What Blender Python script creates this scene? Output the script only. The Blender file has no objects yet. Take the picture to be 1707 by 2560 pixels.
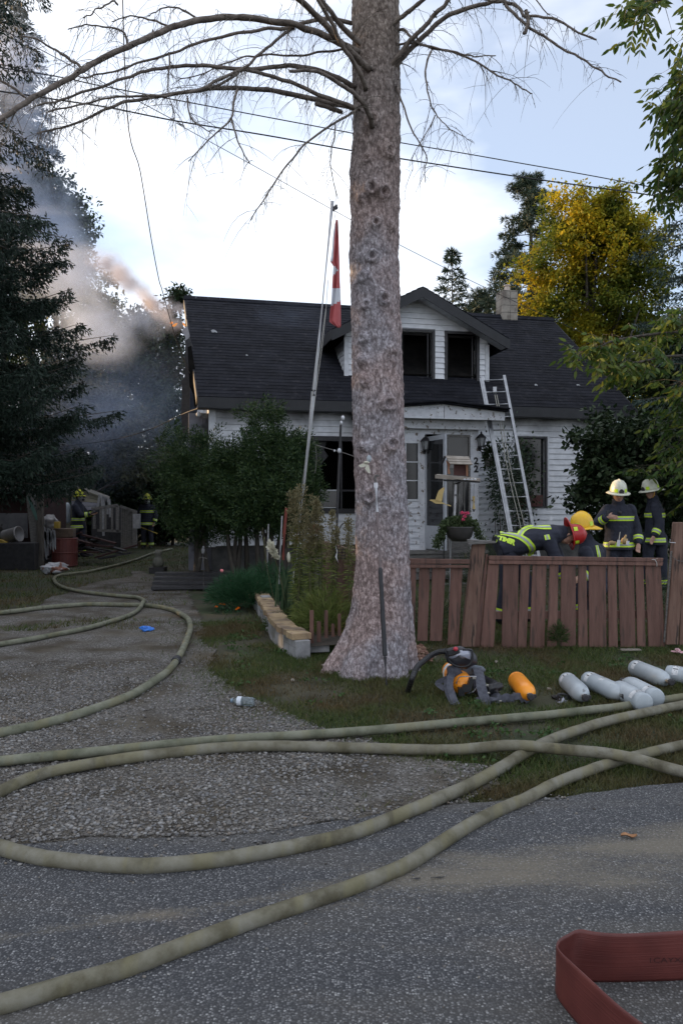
import bpy, bmesh, math, random
import numpy as np
from mathutils import Vector, Matrix, noise
from mathutils.bvhtree import BVHTree
rnd = random.Random(7)
rng = np.random.default_rng(7)
R = math.radians
scene = bpy.context.scene
COL = scene.collection

# ------------------------------------------------------------------ camera, sky, sun, exposure
F, CX, CY, EYE = 1900.0, 853.5, 1260.0, 1.5      # focal length and horizon of a 1707 x 2560 view, eye height
cam_data = bpy.data.cameras.new('camera')
cam_data.sensor_fit = 'VERTICAL'
cam_data.sensor_height = 36.0
cam_data.lens = F/2560*36.0
cam_data.shift_y = (CY-1280)/2560
cam_data.clip_start = 0.05
cam_data.clip_end = 2000
cam = bpy.data.objects.new('camera', cam_data)
COL.objects.link(cam)
cam.location = (0, 0, EYE)
cam.rotation_euler = (R(90), 0, 0)
scene.camera = cam

SUN_AZ, SUN_EL = R(-62), R(9)
sun_dir = Vector((math.sin(SUN_AZ)*math.cos(SUN_EL), math.cos(SUN_AZ)*math.cos(SUN_EL), math.sin(SUN_EL)))
world = bpy.data.worlds.new('World')
scene.world = world
world.use_nodes = True
wt = world.node_tree
wt.nodes.clear()
w_out = wt.nodes.new('ShaderNodeOutputWorld')
w_bg = wt.nodes.new('ShaderNodeBackground')
w_bg.inputs['Strength'].default_value = 0.12
w_sky = wt.nodes.new('ShaderNodeTexSky')
w_sky.sky_type = 'NISHITA'
w_sky.sun_disc = False
w_sky.sun_elevation = SUN_EL
w_sky.sun_rotation = SUN_AZ
w_sky.air_density = 1.0
w_sky.dust_density = 1.0
w_sky.ozone_density = 4.0
w_tc = wt.nodes.new('ShaderNodeTexCoord')
w_map = wt.nodes.new('ShaderNodeMapping')
w_map.inputs['Scale'].default_value = (1.0, 1.0, 2.6)
w_map.inputs['Location'].default_value = (0.35, 0.1, 0.62)
w_noise = wt.nodes.new('ShaderNodeTexNoise')
w_noise.inputs['Scale'].default_value = 1.6
w_noise.inputs['Detail'].default_value = 6
w_noise.inputs['Roughness'].default_value = 0.5
w_ramp = wt.nodes.new('ShaderNodeValToRGB')
w_ramp.color_ramp.elements[0].position = 0.40
w_ramp.color_ramp.elements[0].color = (0.36, 0.36, 0.36, 1)
w_ramp.color_ramp.elements[1].position = 0.56
w_ramp.color_ramp.elements[1].color = (0.97, 0.97, 0.97, 1)
w_mix = wt.nodes.new('ShaderNodeMix')
w_mix.data_type = 'RGBA'
wt.links.new(w_tc.outputs['Generated'], w_map.inputs['Vector'])
wt.links.new(w_map.outputs['Vector'], w_noise.inputs['Vector'])
wt.links.new(w_noise.outputs['Fac'], w_ramp.inputs['Fac'])
wt.links.new(w_ramp.outputs['Color'], w_mix.inputs['Factor'])
wt.links.new(w_sky.outputs['Color'], w_mix.inputs[6])
w_mix.inputs[7].default_value = (4.7, 4.85, 5.15, 1)     # thin bright evening cloud
wt.links.new(w_mix.outputs[2], w_bg.inputs['Color'])
wt.links.new(w_bg.outputs['Background'], w_out.inputs['Surface'])

sun_l = bpy.data.lights.new('sun', 'SUN')
sun_l.energy = 2.8
sun_l.angle = R(0.5)
sun_l.color = (1.0, 0.66, 0.34)
sun_o = bpy.data.objects.new('sun', sun_l)
COL.objects.link(sun_o)
sun_o.rotation_euler = sun_dir.to_track_quat('Z', 'Y').to_euler()

scene.view_settings.view_transform = 'Standard'
scene.view_settings.look = 'None'
scene.view_settings.exposure = 1.32
scene.view_settings.gamma = 1.0
scene.view_settings.use_curve_mapping = False
scene.cycles.max_bounces = 6
scene.cycles.diffuse_bounces = 3
scene.cycles.glossy_bounces = 2
scene.cycles.transmission_bounces = 4
scene.cycles.transparent_max_bounces = 12
scene.cycles.volume_bounces = 1
scene.cycles.volume_step_rate = 1.5
scene.cycles.volume_max_steps = 64
scene.cycles.caustics_reflective = False
scene.cycles.caustics_refractive = False

# ------------------------------------------------------------------ placing: where a point of the view stands at depth Y
def P(x, y, Y):
    return Vector(((x-CX)/F*Y, Y, EYE+(CY-y)/F*Y))
def G(x, y, h=0.0):
    return P(x, y, (EYE-h)*F/(y-CY))

# ------------------------------------------------------------------ materials
MATS = {}
def nodes_of(name):
    m = bpy.data.materials.new(name)
    m.use_nodes = True
    nt = m.node_tree
    return m, nt, nt.nodes['Principled BSDF'], nt.nodes['Material Output']
def rgb(c):
    return (c[0], c[1], c[2], 1.0)
def mat(name, c1, c2=None, scale=6.0, rough=0.7, bump=0.0, bscale=40.0, metal=0.0, stretch=None, detail=5, lo=0.35, hi=0.65,
        c3=None, s3=1.5, lo3=0.5, hi3=0.62, spec=None, coords='Object', bdist=0.01, var=0.0):
    if name in MATS: return MATS[name]
    m, nt, b, out = nodes_of(name)
    N, L = nt.nodes, nt.links
    b.inputs['Roughness'].default_value = rough
    b.inputs['Metallic'].default_value = metal
    if spec is not None: b.inputs['Specular IOR Level'].default_value = spec
    tc = N.new('ShaderNodeTexCoord')
    vec = tc.outputs[coords]
    if stretch:
        mp = N.new('ShaderNodeMapping'); mp.inputs['Scale'].default_value = stretch
        L.new(vec, mp.inputs['Vector']); vec = mp.outputs['Vector']
    col = None
    if c2 is not None:
        n = N.new('ShaderNodeTexNoise'); n.inputs['Scale'].default_value = scale; n.inputs['Detail'].default_value = detail
        n.inputs['Roughness'].default_value = 0.6
        L.new(vec, n.inputs['Vector'])
        r = N.new('ShaderNodeValToRGB')
        r.color_ramp.elements[0].position = lo; r.color_ramp.elements[0].color = rgb(c1)
        r.color_ramp.elements[1].position = hi; r.color_ramp.elements[1].color = rgb(c2)
        L.new(n.outputs['Fac'], r.inputs['Fac'])
        col = r.outputs['Color']
        if c3 is not None:
            n3 = N.new('ShaderNodeTexNoise'); n3.inputs['Scale'].default_value = s3; n3.inputs['Detail'].default_value = 6
            L.new(vec, n3.inputs['Vector'])
            r3 = N.new('ShaderNodeMapRange'); r3.inputs[1].default_value = lo3; r3.inputs[2].default_value = hi3
            L.new(n3.outputs['Fac'], r3.inputs[0])
            mx = N.new('ShaderNodeMix'); mx.data_type = 'RGBA'
            L.new(r3.outputs[0], mx.inputs['Factor']); L.new(col, mx.inputs[6]); mx.inputs[7].default_value = rgb(c3)
            col = mx.outputs[2]
        if var > 0:
            oi = N.new('ShaderNodeObjectInfo'); vr_ = N.new('ShaderNodeMapRange'); vr_.inputs[3].default_value = 1-var; vr_.inputs[4].default_value = 1+var
            L.new(oi.outputs['Random'], vr_.inputs[0]); hs = N.new('ShaderNodeHueSaturation'); L.new(vr_.outputs[0], hs.inputs['Value']); L.new(col, hs.inputs['Color']); col = hs.outputs[0]
        L.new(col, b.inputs['Base Color'])
    else:
        b.inputs['Base Color'].default_value = rgb(c1)
    if bump > 0:
        nb = N.new('ShaderNodeTexNoise'); nb.inputs['Scale'].default_value = bscale; nb.inputs['Detail'].default_value = 4
        L.new(vec, nb.inputs['Vector'])
        bp = N.new('ShaderNodeBump'); bp.inputs['Strength'].default_value = bump; bp.inputs['Distance'].default_value = bdist
        L.new(nb.outputs['Fac'], bp.inputs['Height']); L.new(bp.outputs['Normal'], b.inputs['Normal'])
    MATS[name] = m
    return m

def leafmat(name, cols, trans=0.25, rough=0.55, patch=None, pscale=0.6, plo=0.5, phi=0.6):
    """one colour per leaf (random per island), optional patch colours where the crown has turned"""
    if name in MATS: return MATS[name]
    m, nt, b, out = nodes_of(name)
    N, L = nt.nodes, nt.links
    g = N.new('ShaderNodeNewGeometry')
    r = N.new('ShaderNodeValToRGB')
    els = r.color_ramp.elements
    els[0].color = rgb(cols[0]); els[1].color = rgb(cols[-1])
    for i, c in enumerate(cols[1:-1]):
        e = els.new((i+1)/(len(cols)-1)); e.color = rgb(c)
    L.new(g.outputs['Random Per Island'], r.inputs['Fac'])
    col = r.outputs['Color']
    if patch:
        r2 = N.new('ShaderNodeValToRGB')
        r2.color_ramp.elements[0].color = rgb(patch[0]); r2.color_ramp.elements[1].color = rgb(patch[-1])
        for i, c in enumerate(patch[1:-1]):
            e = r2.color_ramp.elements.new((i+1)/(len(patch)-1)); e.color = rgb(c)
        L.new(g.outputs['Random Per Island'], r2.inputs['Fac'])
        tc = N.new('ShaderNodeTexCoord')
        n = N.new('ShaderNodeTexNoise'); n.inputs['Scale'].default_value = pscale; n.inputs['Detail'].default_value = 3
        L.new(tc.outputs['Object'], n.inputs['Vector'])
        mr = N.new('ShaderNodeMapRange'); mr.inputs[1].default_value = plo; mr.inputs[2].default_value = phi
        L.new(n.outputs['Fac'], mr.inputs[0])
        mx = N.new('ShaderNodeMix'); mx.data_type = 'RGBA'
        L.new(mr.outputs[0], mx.inputs['Factor']); L.new(col, mx.inputs[6]); L.new(r2.outputs['Color'], mx.inputs[7])
        col = mx.outputs[2]
    L.new(col, b.inputs['Base Color'])
    b.inputs['Roughness'].default_value = rough
    b.inputs['Specular IOR Level'].default_value = 0.25
    if trans > 0:
        t = N.new('ShaderNodeBsdfTranslucent'); L.new(col, t.inputs['Color'])
        ms = N.new('ShaderNodeMixShader'); ms.inputs[0].default_value = trans
        L.new(b.outputs[0], ms.inputs[1]); L.new(t.outputs[0], ms.inputs[2]); L.new(ms.outputs[0], out.inputs['Surface'])
    MATS[name] = m
    return m

# ------------------------------------------------------------------ objects
def tag(o, label=None, cat=None, group=None, kind=None):
    if label: o['label'] = label
    if cat: o['category'] = cat
    if group: o['group'] = group
    if kind: o['kind'] = kind
    return o
ROOTS = {}
def thing(name, label, cat, loc=(0, 0, 0), group=None):
    o = bpy.data.objects.new(name, None)
    o.empty_display_size = 0.1
    COL.objects.link(o)
    o.location = loc
    ROOTS[o.name] = Vector(loc)
    return tag(o, label, cat, group)
def world_loc(o):
    v = Vector((0, 0, 0))
    while o is not None:
        v += o.location; o = o.parent
    return v
def link_mesh(name, me, mats, parent=None, smooth=False, kind=None, local=False):
    if not isinstance(mats, (list, tuple)): mats = [mats]
    for m in mats: me.materials.append(m)
    o = bpy.data.objects.new(name, me)
    COL.objects.link(o)
    if parent is not None:
        o.parent = parent
        if not local: me.transform(Matrix.Translation(-world_loc(parent)))
    if smooth:
        me.polygons.foreach_set('use_smooth', [True]*len(me.polygons))
    if kind: o['kind'] = kind
    return o
def copy_tree(o, parent=None):
    c = o.copy(); COL.objects.link(c)
    if parent is not None: c.parent = parent
    for ch in list(o.children): copy_tree(ch, c)
    return c

def frame_of(d):
    d = d.normalized()
    a = Vector((0, 0, 1)) if abs(d.z) < 0.9 else Vector((1, 0, 0))
    u = d.cross(a).normalized(); v = u.cross(d).normalized()
    return u, v
class MB:
    def __init__(s): s.v = []; s.f = []; s.m = []; s.cur = 0
    def face(s, idx): s.f.append(tuple(idx)); s.m.append(s.cur)
    def poly(s, pts):
        n = len(s.v); s.v += [tuple(p) for p in pts]; s.face(range(n, n+len(pts)))
    def hexa(s, p):                                  # p: 4 bottom, 4 top (same order)
        n = len(s.v); s.v += [tuple(q) for q in p]
        for f in ((3, 2, 1, 0), (4, 5, 6, 7), (0, 1, 5, 4), (1, 2, 6, 5), (2, 3, 7, 6), (3, 0, 4, 7)):
            s.face([n+i for i in f])
    def box(s, c, size, M=None):
        x, y, z = [k/2 for k in size]
        pts = [Vector(q) for q in ((-x, -y, -z), (x, -y, -z), (x, y, -z), (-x, y, -z), (-x, -y, z), (x, -y, z), (x, y, z), (-x, y, z))]
        if M is not None: pts = [M @ q for q in pts]
        c = Vector(c); s.hexa([c+q for q in pts])
    def bar(s, a, b, w, t, up=Vector((0, 1, 0))):    # w across, t along 'up'
        a, b = Vector(a), Vector(b); d = (b-a).normalized()
        u = d.cross(up)
        if u.length < 1e-4: u = frame_of(d)[0]
        u.normalize(); v = u.cross(d).normalized()
        u *= w/2; v *= t/2
        s.hexa([a-u-v, a+u-v, a+u+v, a-u+v, b-u-v, b+u-v, b+u+v, b-u+v])
    def tube(s, pts, rad, n=8, cap=True, squash=1.0):
        pts = [Vector(p) for p in pts]
        if not hasattr(rad, '__len__'): rad = [rad]*len(pts)
        base = len(s.v); u = None
        for i, p in enumerate(pts):
            d = (pts[min(i+1, len(pts)-1)]-pts[max(i-1, 0)])
            if d.length < 1e-9: d = Vector((0, 0, 1))
            d.normalize()
            if u is None: u, v = frame_of(d)
            else:
                u = (u-d*u.dot(d))
                if u.length < 1e-6: u = frame_of(d)[0]
                u.normalize(); v = d.cross(u)
            for k in range(n):
                a = 2*math.pi*k/n
                s.v.append(tuple(p+(u*math.cos(a)+v*math.sin(a)*squash)*rad[i]))
        for i in range(len(pts)-1):
            for k in range(n):
                a = base+i*n+k; b = base+i*n+(k+1) % n
                s.face((a, b, b+n, a+n))
        if cap and n > 2:
            s.face([base+k for k in range(n)][::-1]); s.face([base+(len(pts)-1)*n+k for k in range(n)])
    def lathe(s, prof, c=(0, 0, 0), n=20, M=None):   # prof: (radius, height) pairs
        base = len(s.v); c = Vector(c)
        for r_, z in prof:
            for k in range(n):
                a = 2*math.pi*k/n
                q = Vector((r_*math.cos(a), r_*math.sin(a), z))
                if M is not None: q = M @ q
                s.v.append(tuple(c+q))
        for i in range(len(prof)-1):
            for k in range(n):
                a = base+i*n+k; b = base+i*n+(k+1) % n
                s.face((a, b, b+n, a+n))
        s.face([base+k for k in range(n)][::-1]); s.face([base+(len(prof)-1)*n+k for k in range(n)])
    def prism(s, pts, d):                            # polygon pts extruded by vector d
        n = len(s.v); k = len(pts); d = Vector(d)
        s.v += [tuple(Vector(p)) for p in pts]+[tuple(Vector(p)+d) for p in pts]
        s.face(range(n, n+k)); s.face([n+k+i for i in range(k)][::-1])
        for i in range(k):
            j = (i+1) % k; s.face((n+i, n+k+i, n+k+j, n+j))
    def blob(s, c, r_, M=None, sub=2, jitter=0.0):
        bm = bmesh.new(); bmesh.ops.create_icosphere(bm, subdivisions=sub, radius=1.0)
        n = len(s.v); c = Vector(c)
        for w in bm.verts:
            q = Vector((w.co.x*r_[0], w.co.y*r_[1], w.co.z*r_[2]))*(1+jitter*noise.noise(w.co*1.7+c))
            if M is not None: q = M @ q
            s.v.append(tuple(c+q))
        for f in bm.faces: s.face([n+w.index for w in f.verts])
        bm.free()
    def mesh(s, name):
        me = bpy.data.meshes.new(name)
        me.from_pydata(s.v, [], s.f)
        if any(s.m): me.polygons.foreach_set('material_index', s.m)
        return me
    def build(s, name, mats, parent=None, smooth=False, kind=None, local=False, fix=True, bevel=0.0):
        me = s.mesh(name)
        if fix or bevel:
            bm = bmesh.new(); bm.from_mesh(me)
            if bevel > 0:
                bmesh.ops.bevel(bm, geom=bm.edges[:], offset=bevel, segments=1, affect='EDGES', clamp_overlap=True)
            bmesh.ops.recalc_face_normals(bm, faces=bm.faces[:])
            bm.to_mesh(me); bm.free()
        return link_mesh(name, me, mats, parent, smooth, kind, local)

def spline(pts, n=6):
    """Catmull-Rom through pts"""
    pts = [Vector(p) for p in pts]; out = []
    for i in range(len(pts)-1):
        p0 = pts[max(i-1, 0)]; p1 = pts[i]; p2 = pts[i+1]; p3 = pts[min(i+2, len(pts)-1)]
        for k in range(n):
            t = k/n
            out.append(0.5*((2*p1)+(p2-p0)*t+(2*p0-5*p1+4*p2-p3)*t*t+(3*p1-p0-3*p2+p3)*t**3))
    out.append(pts[-1]); return out

def np_mesh(name, V, faces_n, mats=None, parent=None, kind=None, smooth=False, matidx=None):
    """V: (N*k,3) with k verts per face, faces in order"""
    k = faces_n; nf = len(V)//k
    me = bpy.data.meshes.new(name)
    if parent is not None: V = V-np.array(world_loc(parent))
    me.vertices.add(len(V)); me.vertices.foreach_set('co', np.ascontiguousarray(V, dtype=np.float32).ravel())
    me.loops.add(nf*k); me.loops.foreach_set('vertex_index', np.arange(nf*k, dtype=np.int32))
    me.polygons.add(nf); me.polygons.foreach_set('loop_start', np.arange(0, nf*k, k, dtype=np.int32))
    if matidx is not None: me.polygons.foreach_set('material_index', np.asarray(matidx, dtype=np.int32))
    me.update(calc_edges=True)
    return link_mesh(name, me, mats, parent, smooth, kind, local=True)

def cards(C, D, length, width, up=None):
    """diamond leaves: C base points (N,3), D directions (N,3)"""
    N_ = len(C)
    D = D/np.maximum(np.linalg.norm(D, axis=1, keepdims=True), 1e-6)
    A = rng.normal(size=(N_, 3)) if up is None else up+rng.normal(size=(N_, 3))*0.35
    S = np.cross(D, A); S /= np.maximum(np.linalg.norm(S, axis=1, keepdims=True), 1e-6)
    l = (np.ones(N_)*length)[:, None]; w = (np.ones(N_)*width)[:, None]
    V = np.empty((N_, 4, 3))
    V[:, 0] = C; V[:, 1] = C+D*l*0.45+S*w*0.5; V[:, 2] = C+D*l; V[:, 3] = C+D*l*0.45-S*w*0.5
    return V.reshape(-1, 3)
# ------------------------------------------------------------------ ground, driveway, road
def seg_noise(x, y, s, seed=0.0):
    return noise.noise(Vector((x*s+seed, y*s-seed, seed*1.7)))
grassland = mat('lawn_soil', (0.036, 0.033, 0.020), (0.062, 0.056, 0.030), scale=3.0, rough=0.95, bump=0.6, bscale=60, c3=(0.030, 0.042, 0.014), s3=0.9, lo3=0.42, hi3=0.6, coords='Object')
def sheet(name, x0, x1, y0, y1, nx, ny, z, m, keep=None, zf=None, kind='structure', ease=1.0):
    xs = [x0+(x1-x0)*i/nx for i in range(nx+1)]
    ys = [y0+(y1-y0)*(j/ny)**ease for j in range(ny+1)]
    mb = MB()
    for y in ys:
        for x in xs: mb.v.append((x, y, z+(zf(x, y) if zf else 0.0)))
    for j in range(ny):
        for i in range(nx):
            cx = (xs[i]+xs[i+1])/2; cy = (ys[j]+ys[j+1])/2
            if keep is None or keep(cx, cy):
                a = j*(nx+1)+i; mb.face((a, a+1, a+nx+2, a+nx+1))
    o = mb.build(name, m, smooth=True, fix=False)
    tag(o, kind=kind)
    return o
def relief(x, y):
    return 0.018*seg_noise(x, y, 0.9)+0.008*seg_noise(x, y, 3.1, 5.0)
gr_big = MB(); gr_big.poly([(-400, -60, -0.045), (400, -60, -0.045), (400, 900, -0.045), (-400, 900, -0.045)])
tag(gr_big.build('terrain', grassland, fix=False), kind='structure')
sheet('ground', -14, 14, 3.0, 34, 150, 150, -0.012, grassland, zf=relief, ease=1.5)

# edge of the asphalt (y of the edge as a function of x)
edge_pts = [(-3.2, 3.02), (-1.7, 3.32), (-1.1, 3.40), (-0.55, 3.45), (0.02, 3.62), (0.62, 3.80), (1.2, 3.95), (1.85, 4.10), (4.0, 4.5), (9, 5.2), (30, 7)]
def interp(x, pts):
    if x <= pts[0][0]: return pts[0][1]-(pts[0][0]-x)*0.1
    for a, b in zip(pts, pts[1:]):
        if x <= b[0]: return a[1]+(b[1]-a[1])*(x-a[0])/(b[0]-a[0])
    return pts[-1][1]
def road_edge(x):
    return interp(x, edge_pts)+0.05*seg_noise(x, 0, 1.3)+0.035*seg_noise(x, 2, 5.0)+0.015*seg_noise(x, 4, 17)

# asphalt: stone-flecked, with dusty pale drifts
def asphalt_mat():
    m, nt, b, out = nodes_of('asphalt')
    N, L = nt.nodes, nt.links
    tc = N.new('ShaderNodeTexCoord')
    v = N.new('ShaderNodeTexVoronoi'); v.inputs['Scale'].default_value = 115; v.feature = 'F1'
    L.new(tc.outputs['Object'], v.inputs['Vector'])
    sep = N.new('ShaderNodeSeparateColor'); L.new(v.outputs['Color'], sep.inputs[0])
    r = N.new('ShaderNodeValToRGB'); e = r.color_ramp.elements
    e[0].position = 0.0; e[0].color = rgb((0.056, 0.057, 0.060))
    e[1].position = 1.0; e[1].color = rgb((0.34, 0.34, 0.34))
    for p_, c in ((0.35, (0.082, 0.083, 0.088)), (0.70, (0.132, 0.132, 0.136)), (0.88, (0.19, 0.19, 0.195)), (0.965, (0.26, 0.26, 0.26))):
        x = e.new(p_); x.color = rgb(c)
    L.new(sep.outputs[0], r.inputs['Fac'])
    # binder between the stones
    v2 = N.new('ShaderNodeMapRange'); v2.inputs[1].default_value = 0.35; v2.inputs[2].default_value = 0.62
    L.new(v.outputs['Distance'], v2.inputs[0])
    mx = N.new('ShaderNodeMix'); mx.data_type = 'RGBA'
    L.new(v2.outputs[0], mx.inputs['Factor']); L.new(r.outputs['Color'], mx.inputs[6]); mx.inputs[7].default_value = rgb((0.044, 0.045, 0.049))
    # dust: broad soft patches + drift bands running with the road
    mp = N.new('ShaderNodeMapping'); mp.inputs['Scale'].default_value = (0.45, 1.9, 1); mp.inputs['Rotation'].default_value = (0, 0, R(-16))
    L.new(tc.outputs['Object'], mp.inputs['Vector'])
    n = N.new('ShaderNodeTexNoise'); n.inputs['Scale'].default_value = 1.35; n.inputs['Detail'].default_value = 7; n.inputs['Roughness'].default_value = 0.55
    L.new(mp.outputs['Vector'], n.inputs['Vector'])
    # the drift itself: distance from a line in the plane, broken by noise
    sx = N.new('ShaderNodeSeparateXYZ'); L.new(tc.outputs['Object'], sx.inputs[0])
    def math_(op, a, b_=None):
        k = N.new('ShaderNodeMath'); k.operation = op
        for i, q in enumerate((a, b_)):
            if q is None: continue
            if isinstance(q, (int, float)): k.inputs[i].default_value = q
            else: L.new(q, k.inputs[i])
        return k.outputs[0]
    line = math_('SUBTRACT', sx.outputs[1], math_('ADD', math_('MULTIPLY', sx.outputs[0], 0.30), 2.95))
    wdt = math_('ADD', math_('MULTIPLY', math_('MAXIMUM', sx.outputs[0], -0.6), 0.07), 0.10)
    d = math_('DIVIDE', math_('ABSOLUTE', line), wdt)
    band = math_('SUBTRACT', 1.35, d)
    nn = math_('MULTIPLY', math_('SUBTRACT', n.outputs['Fac'], 0.47), 7.0)
    fine = N.new('ShaderNodeTexNoise'); fine.inputs['Scale'].default_value = 60; fine.inputs['Detail'].default_value = 3
    L.new(tc.outputs['Object'], fine.inputs['Vector'])
    fn = math_('MULTIPLY', math_('SUBTRACT', fine.outputs['Fac'], 0.5), 1.6)
    tot = math_('ADD', math_('ADD', math_('MULTIPLY', band, 0.75), nn), fn)
    mr = N.new('ShaderNodeMapRange'); mr.inputs[1].default_value = 0.15; mr.inputs[2].default_value = 1.5; mr.inputs[4].default_value = 0.70
    L.new(tot, mr.inputs[0])
    gen = N.new('ShaderNodeMapRange'); gen.inputs[1].default_value = 0.45; gen.inputs[2].default_value = 0.75; gen.inputs[4].default_value = 0.32
    L.new(n.outputs['Fac'], gen.inputs[0])
    fac = math_('MAXIMUM', mr.outputs[0], gen.outputs[0])
    md = N.new('ShaderNodeMix'); md.data_type = 'RGBA'
    L.new(fac, md.inputs['Factor']); L.new(mx.outputs[2], md.inputs[6]); md.inputs[7].default_value = rgb((0.19, 0.165, 0.125))
    L.new(md.outputs[2], b.inputs['Base Color'])
    b.inputs['Roughness'].default_value = 0.8
    b.inputs['Specular IOR Level'].default_value = 0.3
    bp = N.new('ShaderNodeBump'); bp.inputs['Strength'].default_value = 0.7; bp.inputs['Distance'].default_value = 0.004; bp.invert = True
    L.new(v.outputs['Distance'], bp.inputs['Height']); L.new(bp.outputs['Normal'], b.inputs['Normal'])
    return m
M_asph = asphalt_mat()
mb = MB(); nx = 260; x0, x1 = -6.0, 12.0
for i in range(nx+1):
    x = x0+(x1-x0)*i/nx; e_ = road_edge(x)
    for y, z in ((-6, 0.014), (1.5, 0.014), (e_-0.25, 0.014), (e_-0.03, 0.010), (e_, -0.012), (e_+0.02, -0.03)): mb.v.append((x, y, z))
for i in range(nx):
    for k in range(5):
        a = i*6+k; mb.face((a, a+6, a+7, a+1))
tag(mb.build('asphalt_road', M_asph, fix=False), kind='structure')

# gravel driveway: left of this line the ground is gravel
right_edge = [(3.0, 1.0), (3.8, 0.62), (4.05, 0.85), (4.3, 0.95), (4.55, 0.40), (4.9, 0.12), (5.3, -0.28), (5.9, -0.72), (6.6, -1.05), (8.0, -1.35), (10.0, -1.9), (13, -2.6), (17, -4.5)]
def drive_edge(y):
    return interp(y, right_edge)+0.10*seg_noise(y, 1, 1.6)+0.07*seg_noise(y, 4, 5)
def on_drive(x, y, m=0.0):
    if y < road_edge(x)-0.02: return False
    if y > 17: return False
    if y > 10.5 and x < -4.6+0.4*seg_noise(x, y, 0.8): return False
    return x < drive_edge(y)-m
def gravel_mat():
    m, nt, b, out = nodes_of('gravel_and_dirt')
    N, L = nt.nodes, nt.links
    tc = N.new('ShaderNodeTexCoord')
    v = N.new('ShaderNodeTexVoronoi'); v.inputs['Scale'].default_value = 85
    L.new(tc.outputs['Object'], v.inputs['Vector'])
    sep = N.new('ShaderNodeSeparateColor'); L.new(v.outputs['Color'], sep.inputs[0])
    r = N.new('ShaderNodeValToRGB'); e = r.color_ramp.elements
    e[0].color = rgb((0.060, 0.055, 0.050)); e[1].color = rgb((0.34, 0.33, 0.32))
    for p_, c in ((0.3, (0.105, 0.097, 0.088)), (0.75, (0.165, 0.155, 0.145)), (0.93, (0.23, 0.22, 0.21))):
        x = e.new(p_); x.color = rgb(c)
    L.new(sep.outputs[0], r.inputs['Fac'])
    n = N.new('ShaderNodeTexNoise'); n.inputs['Scale'].default_value = 1.3; n.inputs['Detail'].default_value = 8; n.inputs['Roughness'].default_value = 0.65
    L.new(tc.outputs['Object'], n.inputs['Vector'])
    rr = N.new('ShaderNodeValToRGB'); q = rr.color_ramp.elements
    q[0].position = 0.30; q[0].color = rgb((0.030, 0.024, 0.016)); q[1].position = 0.72; q[1].color = rgb((0.165, 0.150, 0.125))
    x = q.new(0.5); x.color = rgb((0.085, 0.072, 0.055))
    L.new(n.outputs['Fac'], rr.inputs['Fac'])
    n2 = N.new('ShaderNodeTexNoise'); n2.inputs['Scale'].default_value = 2.2; n2.inputs['Detail'].default_value = 6
    L.new(tc.outputs['Object'], n2.inputs['Vector'])
    mr = N.new('ShaderNodeMapRange'); mr.inputs[1].default_value = 0.40; mr.inputs[2].default_value = 0.62
    L.new(n2.outputs['Fac'], mr.inputs[0])
    mx = N.new('ShaderNodeMix'); mx.data_type = 'RGBA'
    L.new(mr.outputs[0], mx.inputs['Factor']); L.new(r.outputs['Color'], mx.inputs[6]); L.new(rr.outputs['Color'], mx.inputs[7])
    L.new(mx.outputs[2], b.inputs['Base Color'])
    b.inputs['Roughness'].default_value = 0.95; b.inputs['Specular IOR Level'].default_value = 0.2
    bp = N.new('ShaderNodeBump'); bp.inputs['Strength'].default_value = 0.9; bp.inputs['Distance'].default_value = 0.008; bp.invert = True
    L.new(v.outputs['Distance'], bp.inputs['Height']); L.new(bp.outputs['Normal'], b.inputs['Normal'])
    return m
M_grav = gravel_mat()
sheet('gravel_driveway', -8.0, 1.6, 2.8, 17.0, 190, 260, 0.0, M_grav, keep=lambda x, y: on_drive(x, y), zf=relief, ease=1.3)

# loose stones on the drive: real stones, too many to count
def stone_field(name, n, region, smin, smax, m, zoff=0.0):
    bm = bmesh.new(); bmesh.ops.create_icosphere(bm, subdivisions=1, radius=1.0)
    base = np.array([w.co[:] for w in bm.verts]); tri = np.array([[w.index for w in f.verts] for f in bm.faces]); bm.free()
    base = base[:, :]
    pts = region(n); n = len(pts)
    s = smin+(smax-smin)*rng.random(n)**2.8
    a = rng.random(n)*6.283
    jit = 1+0.28*rng.normal(size=(n, len(base), 1)).clip(-1.5, 1.5)*0.7
    V = base[None]*jit*np.stack([s, s*(0.6+0.4*rng.random(n)), s*(0.35+0.35*rng.random(n))], 1)[:, None, :]
    ca, sa = np.cos(a)[:, None], np.sin(a)[:, None]
    X = V[..., 0]*ca-V[..., 1]*sa; Y = V[..., 0]*sa+V[..., 1]*ca
    V = np.stack([X, Y, V[..., 2]], -1)+pts[:, None, :]
    me = bpy.data.meshes.new(name)
    nv = len(base); nt_ = len(tri)
    me.vertices.add(n*nv); me.vertices.foreach_set('co', V.astype(np.float32).ravel())
    idx = (tri[None]+(np.arange(n)*nv)[:, None, None]).astype(np.int32).ravel()
    me.loops.add(len(idx)); me.loops.foreach_set('vertex_index', idx)
    me.polygons.add(n*nt_); me.polygons.foreach_set('loop_start', np.arange(0, n*nt_*3, 3, dtype=np.int32))
    me.update(calc_edges=True)
    return link_mesh(name, me, m, kind='stuff')
M_stone = leafmat('loose_stone', [(0.06, 0.054, 0.05), (0.125, 0.115, 0.105), (0.165, 0.16, 0.155), (0.22, 0.20, 0.175), (0.15, 0.15, 0.155), (0.31, 0.30, 0.29), (0.17, 0.14, 0.11)], trans=0, rough=0.85)
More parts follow.
